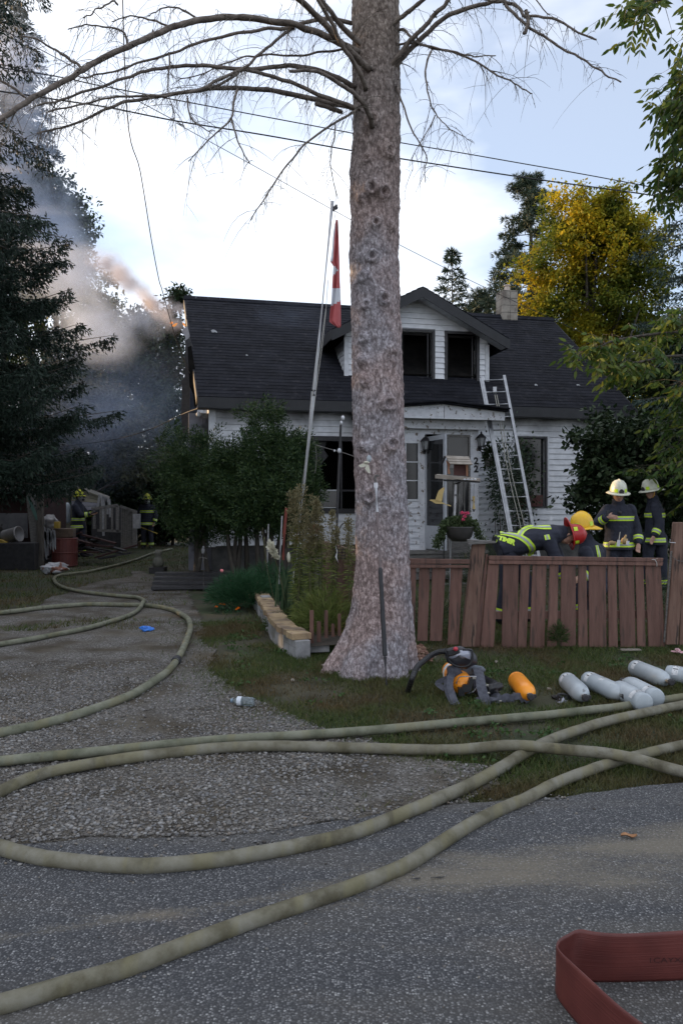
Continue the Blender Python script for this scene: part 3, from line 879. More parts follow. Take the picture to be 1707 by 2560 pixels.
# ---- roof
SL = math.atan2(6.75-3.69, 4.0); SLEN = math.hypot(4.0, 6.75-3.69)
RN = -HN*math.sin(SL)+Vector((0, 0, math.cos(SL)))
def RP(t, d, lift=0.0):                     # point on the front slope, d metres up from the eave
    return H(t, d*math.cos(SL), 3.69+d*math.sin(SL))+RN*lift
mb = MB()
def slab(mb, tl0, tl1, tr0, tr1):
    a = [RP(tl0, 0, -0.12), RP(tr0, 0, -0.12), RP(tr1, SLEN, -0.12), RP(tl1, SLEN, -0.12)]
    b = [RP(tl0, 0, 0), RP(tr0, 0, 0), RP(tr1, SLEN, 0), RP(tl1, SLEN, 0)]
    mb.hexa(a+b)
slab(mb, 0, -0.17, 10.07, 10.07)
def RB(t, d, lift):
    p = H(t, 8.0-d*math.cos(SL), 3.69+d*math.sin(SL)); return p+(HN*math.sin(SL)+Vector((0, 0, math.cos(SL))))*lift
mb.hexa([RB(0, 0, -0.12), RB(10.07, 0, -0.12), RB(10.07, SLEN, -0.12), RB(-0.17, SLEN, -0.12), RB(0, 0, 0), RB(10.07, 0, 0), RB(10.07, SLEN, 0), RB(-0.17, SLEN, 0)])
roof = mb.build('roof', M_roof, house)
nC = 35; ex = SLEN/nC
for i in range(nC):
    d0 = i*ex; d1 = min(SLEN, d0+ex*1.15); f0 = d0/SLEN
    tl = -0.17*f0+0.03*seg_noise(i, 0, 0.9)*(1+2*f0); tr_ = 10.07+0.01*seg_noise(i, 5, 0.9)
    mb = MB(); nseg = 34
    for k in range(nseg):
        a = tl+(tr_-tl)*k/nseg; b = tl+(tr_-tl)*(k+1)/nseg
        l = 0.012+0.003*rnd.random(); sag = 0.006*seg_noise(a, i*0.4, 0.8)
        mb.hexa([RP(a, d0+sag, 0.002), RP(b, d0+sag, 0.002), RP(b, d1, 0.002), RP(a, d1, 0.002), RP(a, d0+sag, l), RP(b, d0+sag, l), RP(b, d1, 0.006), RP(a, d1, 0.006)])
    o = mb.build('shingle_course', M_roof, roof, fix=False)
mb = MB()
for k in range(34):
    a = -0.19+k*0.303; mb.hexa([RP(a, SLEN-0.12, 0.012), RP(a+0.3, SLEN-0.12, 0.012), RP(a+0.3, SLEN+0.02, 0.035), RP(a, SLEN+0.02, 0.035), RP(a, SLEN-0.12, 0.03), RP(a+0.3, SLEN-0.12, 0.03), RP(a+0.3, SLEN+0.02, 0.06), RP(a, SLEN+0.02, 0.06)])
mb.build('ridge_cap', M_roof, roof, kind='stuff')
mb = MB(); hbox(mb, -0.01, 10.08, -0.025, 0.0, 3.47, 3.685); mb.build('fascia', M_fascia, roof)
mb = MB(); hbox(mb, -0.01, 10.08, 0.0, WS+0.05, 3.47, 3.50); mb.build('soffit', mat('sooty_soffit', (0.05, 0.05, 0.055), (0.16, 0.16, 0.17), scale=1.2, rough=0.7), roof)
# rake boards
for t, nm in ((-0.03, 0), (10.07, 1)):
    mb = MB(); mb.hexa([RP(t, 0, -0.2), RP(t+0.03, 0, -0.2), RP(t+0.03-(0.0 if nm else 0.17), SLEN, -0.2), RP(t-(0.0 if nm else 0.17), SLEN, -0.2),
                        RP(t, 0, -0.0), RP(t+0.03, 0, -0.0), RP(t+0.03-(0.0 if nm else 0.17), SLEN, -0.0), RP(t-(0.0 if nm else 0.17), SLEN, -0.0)])
    mb.build('rake_board', M_fascia, roof)
# scraps of torn roofing
for (x, y, w_, h_) in ((535, 832, 9, 5), (617, 891, 3, 2), (1338, 966, 5, 3), (1443, 966, 6, 2)):
    # find slope point seen there
    best = min(((i*0.02) for i in range(250)), key=lambda d: abs((EYE+(CY-y)/F*(HE.y+HU.y*HT(x, d*math.cos(SL))+HN.y*d*math.cos(SL)))-(3.69+d*math.sin(SL))))
    c = RP(HT(x, best*math.cos(SL)), best, 0.03); s_ = 0.0095
    mb = MB(); mb.prism([c+HU*a*s_+RN*b*s_*0.4+Vector((0, 0, b*s_)) for a, b in ((-w_*.8, h_*.4), (-w_*.2, h_*.7), (w_*.6, h_*.3), (w_, -h_*.5), (w_*.2, -h_*.2), (-w_*.5, -h_*.5))], RN*0.006)
    mb.build('torn_scrap', M_trimw, roof)
# left gable: grey side panel and ragged charred sheets
SAX = 0.55
a0 = HT(472, SAX); a1 = HT(534, SAX)
mb = MB(); hbox(mb, a0, a1, SAX, SAX+0.10, 0.1, 3.42)
ax = mb.build('side_panel', M_greywall, house)
def ragged(name, px, Y, m, d=(0, 0.03, 0), par=house):
    mb = MB(); mb.prism([P(x, y, Y) for x, y in px], d); return mb.build(name, m, par)
z3 = lambda q: [(x/2.613, 600+y/2.613) for x, y in q]
ragged('charred_sheet', z3([(1212, 655), (1238, 640), (1262, 700), (1268, 812), (1240, 830), (1238, 1180), (1215, 1290), (1190, 1290), (1185, 1100), (1190, 1020), (1185, 920), (1205, 900)]), 17.2, M_frame)
ragged('torn_flashing', z3([(1186, 597), (1222, 560), (1238, 615), (1240, 655), (1215, 655), (1210, 630)]), 17.6, mat('smoked_metal', (0.25, 0.25, 0.27), (0.35, 0.35, 0.37), scale=5, rough=0.5))
ragged('torn_felt_cover', z3([(1226, 700), (1250, 690), (1268, 800), (1286, 900), (1300, 1075), (1270, 1090), (1262, 1000), (1240, 960), (1235, 870)]), 16.4, M_black)  # ragged black felt, enlarged to cover a sunlit strip of the gable
mb = MB(); mb.blob(P(497, 1036, 15.9), (0.055, 0.05, 0.055)); mb.build('outdoor_lamp', M_trimw, house, smooth=True)
mb = MB(); mb.box(P(512, 1040, 15.9), (0.08, 0.06, 0.11)); mb.build('meter_box', M_greywood, house)
mb = MB(); mb.tube([P(508, 1048, 15.95), P(506, 1075, 15.95), P(510, 1110, 15.95), P(507, 1160, 15.95)], 0.008, 6); mb.tube([P(516, 1048, 15.95), P(519, 1080, 15.95), P(514, 1130, 15.95)], 0.008, 6)
mb.build('conduit', M_frame, house, kind='stuff')

# ---- dormer
DS = 0.93
dt0, dt1 = HT(862, DS), HT(1219, DS); dtc = (dt0+dt1)/2-0.03
DZ0 = 3.69+DS*math.tan(SL)-0.02
DZE = 5.27; DZR = 6.34; OV = 0.36                       # eave and ridge of the dormer
def zr(t): return DZR-(DZR-DZE)*abs(t-dtc)/((dt1-dt0)/2+OV)
rl = rect(1004, 829, 1079, 948, DS); rr_ = rect(1117, 836, 1190, 954, DS)
r3 = rect(893, 822, 968, 942, DS)                       # behind the tree
holes = [rl, rr_, r3]
mb = MB(); wall_backing(mb, dt0, dt1, DS, DZ0, 5.47, holes, th=0.10)
mb.prism([H(dt0, DS, 5.47), H(dt1, DS, 5.47), H(dtc, DS, DZR-0.1)], HN*0.10)
smx = (DZE-3.69)/math.tan(SL)+0.1
for t in (dt0, dt1-0.1):
    mb.prism([H(t, DS+0.1, DZ0+0.08), H(t, DS+0.1, DZE-0.05), H(t, smx+0.2, DZE-0.05)], HU*0.1)
dw = mb.build('dormer_wall', M_sidingD, house)
W_ = 0.07
hl = [(h[0]-W_, h[1]+W_, h[2]-W_, h[3]+W_) for h in holes]
def tl_(z): return dt0+0.085 if z < zr(dt0)-0.14 else max(dt0+0.02, dtc-((DZR-0.12-z)/(DZR-DZE))*((dt1-dt0)/2+OV))
def tr__(z): return dt1-0.085 if z < zr(dt1)-0.14 else min(dt1-0.02, dtc+((DZR-0.12-z)/(DZR-DZE))*((dt1-dt0)/2+OV))
siding(dw, tl_, tr__, DS, DZ0+0.02, DZR-0.18, hl, M_sidingD, exp=0.125)
for a, b in ((dt0-0.02, dt0+0.08), (dt1-0.08, dt1+0.02)):
    mb = MB(); hbox(mb, a, b, DS-0.03, DS+0.0, DZ0, DZE-0.02); mb.build('corner_board', M_trimw, dw)
mb = MB(); mb.hexa([RP(t, d, l) for l in (0.03, 0.07) for t, d in ((dt0+0.12, 1.25), (dt1-0.12, 1.25), (dt1-0.12, 2.5), (dt0+0.12, 2.5))]); mb.build('burnt_floor', M_black, dw)
# side cheeks with their own boards
for sgn, t in ((-1, dt0-0.001), (1, dt1+0.001)):
    z = DZ0+0.06
    while z < DZE-0.1:
        s1 = (z-3.69)/math.tan(SL)-0.02
        if s1 > DS+0.15:
            mb = MB(); o1, o2 = sgn*0.018, sgn*0.004
            mb.hexa([H(t, DS+0.01, z), H(t+o1, DS+0.01, z), H(t+o1, s1, z), H(t, s1, z), H(t, DS+0.01, z+0.116), H(t+o2, DS+0.01, z+0.116), H(t+o2, s1+0.14, z+0.116), H(t, s1+0.14, z+0.116)])
            mb.build('siding_board', M_sidingD, dw)
        z += 0.112
for r0 in holes:
    o = window(house, r0, DS, M_frame, w=W_, pane=False, name='dormer_window')
    t0, t1, z0, z1 = r0
    mb = MB(); hbox(mb, t1-0.10, t1-0.075, DS+0.03, DS+0.05, z0, z1-0.02); mb.build('burnt_sash', M_frame, o)
    mb = MB(); hbox(mb, t0+0.0, t0+0.06, DS+0.04, DS+0.05, z0, z1-0.02); hbox(mb, t0+0.06, t1-0.10, DS+0.04, DS+0.05, z1-0.08, z1-0.02); mb.build('burnt_lining', M_black, o)
    mb = MB(); hbox(mb, t0-0.2, t1+0.2, DS+0.6, DS+0.63, z0-0.1, z1+0.1); mb.build('burnt_room', M_black, o)
# something pale left standing inside the left window
mb = MB(); mb.lathe([(0.06, 0), (0.085, 0.05), (0.08, 0.13), (0.05, 0.2), (0.03, 0.22)], H(rl[0]+0.14, DS+0.3, rl[2]-0.02), n=14)
mb.build('pale_ornament', mat('sooty_beige', (0.16, 0.12, 0.09), (0.22, 0.17, 0.13), scale=9), house, smooth=True)
# dormer roof
def dslope(sgn):
    te = dtc+sgn*((dt1-dt0)/2+OV)
    return te
SF = DS-0.42
mbr = MB()
for sgn in (-1, 1):
    te = dslope(sgn)
    sb_e = (DZE-3.69)/math.tan(SL)+0.15; sb_r = (DZR-3.69)/math.tan(SL)+0.15
    A = [H(te, SF, DZE), H(dtc, SF, DZR), H(dtc, sb_r, DZR), H(te, sb_e, DZE)]
    B = [p+Vector((0, 0, 0.05)) for p in A]
    mbr.hexa(A+B)
dr = mbr.build('dormer_roof', M_roof, house)
for sgn in (-1, 1):
    te = dslope(sgn); L_ = math.hypot(te-dtc, DZR-DZE); ncs = int(L_/0.145)
    for i in range(ncs):
        f0, f1 = i/ncs, min(1, (i+1.15)/ncs)
        def q(f, s, l):
            t = te+(dtc-te)*f; z = DZE+(DZR-DZE)*f+0.05+l
            return H(t, s, z)
        sb0 = (DZE+(DZR-DZE)*f0-3.69)/math.tan(SL)+0.12; sb1 = (DZE+(DZR-DZE)*f1-3.69)/math.tan(SL)+0.12
        j = 0.008*rnd.random()
        mb = MB(); mb.hexa([q(f0, SF-0.02-j, 0.002), q(f0, sb0, 0.002), q(f1, sb1, 0.002), q(f1, SF-0.02-j, 0.002), q(f0, SF-0.02-j, 0.026), q(f0, sb0, 0.026), q(f1, sb1, 0.008), q(f1, SF-0.02-j, 0.008)])
        mb.build('shingle_course', M_roof, dr)
    mb = MB()       # black rake board
    mb.hexa([H(te, SF-0.025, DZE-0.19), H(dtc, SF-0.025, DZR-0.19), H(dtc, SF, DZR-0.19), H(te, SF, DZE-0.19), H(te, SF-0.025, DZE+0.04), H(dtc, SF-0.025, DZR+0.04), H(dtc, SF, DZR+0.04), H(te, SF, DZE+0.04)])
    mb.build('rake_board', M_fascia, dr)
    mb = MB()       # eave board at the side
    tt = te+sgn*0.0
    hbox(mb, min(tt, tt+sgn*0.025), max(tt, tt+sgn*0.025), SF-0.02, (DZE-3.69)/math.tan(SL)-0.1, DZE-0.16, DZE+0.05)
    mb.build('fascia', M_fascia, dr)
    mb = MB()       # slatted white soffit under the rake
    nsl = 16
    for i in range(nsl):
        f0, f1 = i/nsl, (i+0.93)/nsl
        t0_, t1_ = te+(dtc-te)*f0, te+(dtc-te)*f1
        za, zb = DZE-0.13+(DZR-DZE)*f0, DZE-0.13+(DZR-DZE)*f1
        mb.hexa([H(t0_, SF, za), H(t1_, SF, zb), H(t1_, DS, zb), H(t0_, DS, za), H(t0_, SF, za+0.02), H(t1_, SF, zb+0.02), H(t1_, DS, zb+0.02), H(t0_, DS, za+0.02)])
    mb.build('soffit', M_trimw, dr, kind='stuff')

# ---- chimney
Yc = 21.4
cb = P(1242, 740, Yc); ct = P(1290, 740, Yc); wch = ct.x-cb.x
chz = P(0, 733, Yc).z
M_block = mat('chimney_block', (0.22, 0.195, 0.17), (0.33, 0.30, 0.26), scale=5, rough=0.9, bump=0.5, bscale=70, c3=(0.16, 0.135, 0.115), s3=3)
mb = MB(); c0 = Vector(((cb.x+ct.x)/2, Yc, 0)); mb.box((c0.x, c0.y, (5.4+chz)/2-0.08), (wch*0.8, wch*0.8, chz-5.4-0.1), Matrix.Rotation(HA, 3, 'Z'))
ch = mb.build('chimney', M_frame, house)
for i in range(5):
    zt = chz-i*0.2
    for sd in (-1, 1):
        mb = MB(); off = Matrix.Rotation(HA, 3, 'Z') @ Vector((sd*wch*0.21, 0, 0)); wd = wch*0.42-0.006
        mb.box(c0+off*1.0+Vector((0, 0, zt-0.1)), (wd, wch*0.84, 0.192), Matrix.Rotation(HA, 3, 'Z')); mb.build('block', M_block, ch, bevel=0.006)
mb = MB(); pz = P(1267, 733, Yc); tp = P(1267, 711, Yc)
mb.lathe([(0.085, 0), (0.085, 0.15), (0.07, 0.155), (0.07, 0.19), (0.10, 0.195), (0.10, 0.225)], (pz.x, pz.y, pz.z-0.002), n=18); mb.build('flue_pipe', mat('flue_metal', (0.45, 0.38, 0.33), (0.6, 0.5, 0.42), scale=6, rough=0.5), ch)
mb = MB(); mb.box((c0.x, c0.y, chz+0.012), (wch*0.86, wch*0.86, 0.022), Matrix.Rotation(HA, 3, 'Z')); mb.build('chimney_cap', M_block, ch)

# ---- porch with its low gable
PS = -1.75
ta, tb = HT(950, PS), HT(1261, PS); tc_ = HT(1107, PS)
zl = HP(1261, 1030, PS)[1]; zp = HP(1107, 1010, PS)[1]; zb = HP(1180, 1049, PS)[1]
mb = MB()
for sgn, te in ((-1, ta-0.06), (1, tb+0.04)):
    A = [H(te, PS-0.1, zl), H(tc_, PS-0.1, zp), H(tc_, WS, zp), H(te, WS, zl)]
    mb.hexa(A+[p+Vector((0, 0, 0.035)) for p in A])
pr_ = mb.build('porch_roof', M_roof, house)
for sgn, te in ((-1, ta-0.06), (1, tb+0.04)):
    for i in range(6):
        f0, f1 = i/6, min(1.02, (i+1.2)/6)
        q = lambda f, s, l: H(te+(tc_-te)*f, s, zl+(zp-zl)*f+0.035+l)
        j = 0.06*rnd.random(); l = 0.012+0.012*rnd.random()
        mb = MB(); mb.hexa([q(f0, PS-0.13-j, 0.001), q(f0, WS, 0.001), q(f1, WS, 0.001), q(f1, PS-0.13-j*0.6, 0.001), q(f0, PS-0.13-j, l+0.012), q(f0, WS, 0.02), q(f1, WS, 0.008), q(f1, PS-0.13-j*0.6, l)])
        mb.build('shingle_course', M_roof, pr_)
mb = MB(); mb.prism([H(ta, PS, zb), H(tb, PS, zb), H(tb, PS, zl-0.005), H(tc_, PS, zp-0.005), H(ta, PS, zl-0.005)], HN*0.03)
gbl = mb.build('porch_gable_board', M_peel, house)
mb = MB(); hbox(mb, tc_+0.02, tc_+0.03, PS-0.002, PS, zb+0.01, zp-0.04); mb.build('board_joint', M_frame, gbl)
mb = MB(); z2a, z2b = HP(1180, 1053, PS+0.25)[1], HP(1180, 1074, PS+0.25)[1]
hbox(mb, HT(960, PS+0.25), HT(1214, PS+0.25), PS+0.25, PS+0.31, z2b, z2a+0.03); mb.build('porch_beam', M_peel, house)
mb = MB(); hbox(mb, HT(960, PS+0.25), HT(1214, PS+0.25), PS+0.32, WS-0.03, z2a+0.03, z2a+0.05); mb.build('porch_ceiling', mat('brown_plank_ceiling', (0.06, 0.045, 0.035), (0.10, 0.08, 0.06), scale=6), house)
VS = -1.35                                           # front wall of the little entry
def vr(x0, y0, x1, y1, s=VS): return rect(x0, y0, x1, y1, s)
PZ = HP(1100, 1374, VS)[1]                           # porch floor
topz = z2a
wv = vr(984, 1108, 1044, 1248)
mb = MB()
tL = HT(955, VS); t49 = HT(1048, VS); t63 = HT(1064, VS)
wall_backing(mb, tL, t49, VS, PZ, topz, [wv], th=0.08)
hbox(mb, t49, t63, VS-0.012, VS+0.1, PZ, topz)
vt = vr(1175, 1085, 1195, 1310)
hbox(mb, vt[0], vt[1], VS-0.01, VS+0.11, PZ-0.35, topz)
hbox(mb, vt[1]-0.08, vt[1]-0.001, VS+0.11, WS-0.02, PZ-0.3, topz)      # side wall
hbox(mb, tL, tL+0.08, VS+0.08, WS-0.02, PZ-0.3, topz)
hz = HP(1120, 1086, VS)[1]
hbox(mb, t63, vt[0], VS, VS+0.08, hz, topz)
entry = mb.build('entry_wall', M_peel, house)
z = PZ; k = 0
zt_ = wv[2]-0.08
while z < zt_-0.02:
    mb = MB(); j = 0.006*rnd.random()
    mb.hexa([H(tL, VS-0.022-j, z+0.004), H(t49-0.002, VS-0.022-j, z+0.004), H(t49-0.002, VS-0.001, z+0.004), H(tL, VS-0.001, z+0.004), H(tL, VS-0.006, z+0.118), H(t49-0.002, VS-0.006, z+0.118), H(t49-0.002, VS-0.001, z+0.118), H(tL, VS-0.001, z+0.118)])
    mb.build('siding_board', M_peel, entry); z += 0.12
for zz in (topz-0.12, topz-0.24, topz-0.05):
    mb = MB(); hbox(mb, tL, t49-0.002, VS-0.016, VS-0.001, zz, zz+0.05); mb.build('trim_board', M_trimw, entry)
we = window(house, wv, VS, M_trimw, w=0.04, pr=0.02, pane=True, name='entry_window', recess=0.03)
for i in (1,):
    mb = MB(); t = wv[0]+(wv[1]-wv[0])*0.5; hbox(mb, t-0.012, t+0.012, VS+0.005, VS+0.028, wv[2], wv[3]); mb.build('glazing_bar', M_trimw, we)
for i in (1, 2):
    mb = MB(); z = wv[2]+(wv[3]-wv[2])*i/3; hbox(mb, wv[0], wv[1], VS+0.003, VS+0.026, z-0.011, z+0.011); mb.build('glazing_bar', M_trimw, we)
# inside the entry: dark back, an inner door with panes seen right of the open door
mb = MB(); hbox(mb, t63+0.01, vt[0]+0.05, WS-0.1, WS-0.06, PZ, topz); mb.build('entry_back', M_black, house)
io = vr(1120, 1092, 1174, 1300)
zmid = HP(1150, 1198, VS)[1]
mb = MB(); w = 0.028
hbox(mb, io[0]-0.03, io[0], VS+0.0, VS+0.05, PZ, hz); hbox(mb, io[0], io[1], VS, VS+0.05, hz-0.05, hz); hbox(mb, io[1]-w, io[1]+0.005, VS, VS+0.05, PZ, hz-0.05)
hbox(mb, io[0], io[1]-w, VS, VS+0.05, zmid-0.02, zmid+0.02); hbox(mb, io[0], io[1]-w, VS, VS+0.05, PZ, PZ+0.35)
sd_ = mb.build('entry_side_window', M_greywood, house)
mb = MB(); hbox(mb, io[0]+0.001, io[1]-w-0.001, VS+0.02, VS+0.026, PZ+0.35, hz-0.05); mb.build('pane', M_glass, sd_)
for f in (0.25, 0.5, 0.75):
    mb = MB(); t = io[0]+(io[1]-io[0])*f; hbox(mb, t-0.012, t+0.012, VS+0.002, VS+0.018, PZ+0.35, zmid-0.02); mb.build('glazing_bar', M_greywood, sd_)
# pale ornaments on the sill (two rounded shapes)
mb = MB(); pts = []
prof = [(0, 0), (0, .10), (.03, .15), (.08, .16), (.11, .13), (.13, .11), (.17, .11), (.20, .13), (.23, .17), (.27, .16), (.30, .12), (.34, .08), (.36, 0)]
mb.prism([H(io[0]+0.02+a, VS-0.03, zmid+0.02+0.2+b) for a, b in prof], HN*0.015)
mb.build('window_ornament', mat('pale_grey_wood', (0.22, 0.21, 0.20), (0.30, 0.29, 0.28), scale=8), sd_)
# storm door hinged at the left post, swung out
hx = H(t63+0.01, VS-0.015, 0)
dd = Vector((0.375, -0.925, 0)).normalized(); dn = Vector((dd.y, -dd.x, 0)); DW = 0.80
def DP(a, z, o=0.0): return hx+dd*a+dn*o+Vector((0, 0, z))
dz0 = PZ+0.03; dz1 = HP(1090, 1094, VS)[1]
def dbox(mb, a0, a1, z0, z1, o0=0.0, o1=0.035):
    mb.hexa([DP(a0, z0, o0), DP(a1, z0, o0), DP(a1, z0, o1), DP(a0, z0, o1), DP(a0, z1, o0), DP(a1, z1, o0), DP(a1, z1, o1), DP(a0, z1, o1)])
mb = MB(); zpan = dz0+0.46; zmd = dz0+1.12
dbox(mb, 0, 0.07, dz0, dz1); dbox(mb, DW-0.08, DW, dz0, dz1); dbox(mb, 0.07, DW-0.08, dz1-0.09, dz1); dbox(mb, 0.07, DW-0.08, dz0, zpan)
door = mb.build('storm_door', mat('door_grey_white', (0.34, 0.36, 0.40), (0.44, 0.46, 0.50), scale=4, rough=0.5), house)
mb = MB()
for k in range(9):
    a0 = 0.11+k*(DW-0.22)/8
    mb.tube([DP(a0+0.03*math.sin(v*6.28)*(1 if k % 2 else -1), zpan+(zmd-zpan)*v, 0.018) for v in [i/10 for i in range(11)]], 0.006, 5)
mb.tube([DP(0.07, zmd, 0.018), DP(DW-0.08, zmd, 0.018)], 0.008, 5)
mb.build('scroll_grille', M_trimw, door, kind='stuff')
mb = MB(); dbox(mb, 0.07, DW-0.08, zpan, dz1-0.09, 0.030, 0.033); mb.build('pane', M_glass, door)
mb = MB(); mb.box(DP(DW-0.05, dz0+1.0, -0.02), (0.03, 0.03, 0.10)); mb.build('handle', M_darkmetal, door)
# floor, steps and skirt of weathered boards
mb = MB(); hbox(mb, tL-0.05, vt[1]+0.1, PS+0.1, WS, PZ-0.06, PZ-0.001); pf = mb.build('porch_floor', M_greywood, house)
for i in range(4):
    mb = MB(); hbox(mb, tL-0.05, vt[1]+0.05, PS+0.14, PS+0.17, 0.02+i*0.14, 0.02+i*0.14+0.125); mb.build('skirt_board', M_greywood, pf)
for i in range(3):
    mb = MB(); hbox(mb, t63-0.1, vt[0]+0.1, PS-0.25*(i+1)+0.09, PS-0.25*i+0.09, PZ-0.2*(i+1)-0.03, PZ-0.2*(i+1)+0.02); mb.build('step', M_greywood, pf)
# house number
M_num = mat('black_number', (0.01, 0.01, 0.012), rough=0.4)
for (x, y) in ((1189.5, 1153), (1189.5, 1173)):
    t, z = HP(x, y, VS-0.014)
    Mx = Matrix.Translation(H(t, VS-0.016, z)) @ Matrix(((HU.x, 0, -HN.x, 0), (HU.y, 0, -HN.y, 0), (0, 1, 0, 0), (0, 0, 0, 1)))
    text_mesh('2', 0.19, Mx, M_num, 'number', house, bold=0.008, extr=0.004)
# two carriage lanterns
M_lan = mat('black_lantern_metal', (0.012, 0.012, 0.014), (0.025, 0.025, 0.028), scale=9, rough=0.5, metal=0.4)
M_lglass = mat('lantern_glass', (0.20, 0.21, 0.22), (0.28, 0.29, 0.30), scale=20, rough=0.2)
def lantern(px, py, s, label):
    t, z = HP(px, py, s); c = H(t, s-0.13, z)
    o = thing('wall_lantern', label, 'lantern', (c.x, c.y, c.z), 'lanterns at the entry')
    mb = MB(); mb.lathe([(0.055, -0.10), (0.085, 0.06)], c, n=6); mb.build('glass', M_lglass, o)
    mb = MB(); mb.lathe([(0.105, 0.06), (0.10, 0.075), (0.05, 0.13), (0.02, 0.15), (0.02, 0.18), (0.004, 0.2)], c, n=6); mb.build('lid', M_lan, o)
    mb = MB()
    for k in range(6):
        a = k*math.pi/3
        mb.tube([c+Vector((0.057*math.cos(a), 0.057*math.sin(a), -0.10)), c+Vector((0.088*math.cos(a), 0.088*math.sin(a), 0.06))], 0.006, 4)
    mb.lathe([(0.06, -0.115), (0.06, -0.10)], c, n=6)
    mb.build('cage', M_lan, o, kind='stuff')
    mb = MB(); mb.tube(spline([c+Vector((0, 0, -0.11)), c+Vector((0, 0.02, -0.17))+HN*0.03, c+HN*0.12+Vector((0, 0, -0.16))], 5), 0.012, 6); mb.lathe([(0.06, 0), (0.065, 0.02), (0.04, 0.03)], c+HN*0.145+Vector((0, 0, -0.13)), M=Matrix.Rotation(R(90), 3, 'X'), n=14)
    mb.build('bracket', M_lan, o)
lantern(1058, 1112, VS, 'black wall lantern between the six pane window and the open storm door')
lantern(1196, 1104, VS, 'black wall lantern above the house number 22')

# ------------------------------------------------------------------ ladder against the eave
M_alu = mat('ladder_aluminium', (0.27, 0.28, 0.30), (0.40, 0.41, 0.43), scale=7, rough=0.42, metal=0.75)
Yt, Yb = 15.9, 14.3
def lad(x0, y0, x1, y1):
    return P(x0, y0, Yt), P(x1, y1, Yb)
lT, lB = lad(1203, 942, 1277, 1330); rT, rB = lad(1259, 940, 1332, 1322)
k = lB.z/(lT.z-lB.z); lB = lB+(lB-lT)*k; k2 = rB.z/(rT.z-rB.z); rB = rB+(rB-rT)*k2
ladder = thing('extension_ladder', 'aluminium extension ladder leaning against the roof right of the dormer', 'ladder', ((lB.x+rB.x)/2, lB.y, 0))
dl = (lT-lB)
for a, b in ((lB, lT), (rB, rT)):
    mb = MB(); mb.bar(a, b, 0.055, 0.075); mb.build('rail', M_alu, ladder)
off = Vector((-0.055, -0.06, 0.0))
n_r = int(dl.length/0.305)
for i in range(1, n_r+1):
    f = i*0.305/dl.length
    if f > 0.985: break
    mb = MB(); mb.tube([lB+(lT-lB)*f+Vector((0.012, 0, 0)), rB+(rT-rB)*f-Vector((0.012, 0, 0))], 0.021, 8); mb.build('rung', M_alu, ladder)
fb = lB+(lT-lB)*0.12+off; ft = lB+(lT-lB)*0.985+off
mb = MB(); mb.bar(fb, ft, 0.024, 0.06); mb.build('rail', M_alu, ladder)
fb2 = lB+(lT-lB)*0.25+Vector((-0.10, -0.0, 0)); ft2 = lB+(lT-lB)*0.80+Vector((-0.085, 0, 0))
rp = [lB+(rB-lB)*0.42+(lT-lB)*f+Vector((0.02*math.sin(f*9), -0.05, 0)) for f in [0.05+i*0.085 for i in range(11)]]
mb = MB(); mb.tube(rp, 0.008, 5); mb.tube([p+Vector((0.09-0.05*i/10, 0, 0)) for i, p in enumerate(rp)], 0.008, 5); mb.build('halyard', mat('pale_rope', (0.3, 0.29, 0.25), (0.4, 0.38, 0.33), scale=30), ladder, kind='stuff')
mb = MB(); c = P(1236, 975, 15.75); mb.box(c, (0.07, 0.05, 0.13)); mb.build('tag', M_trimw, ladder)
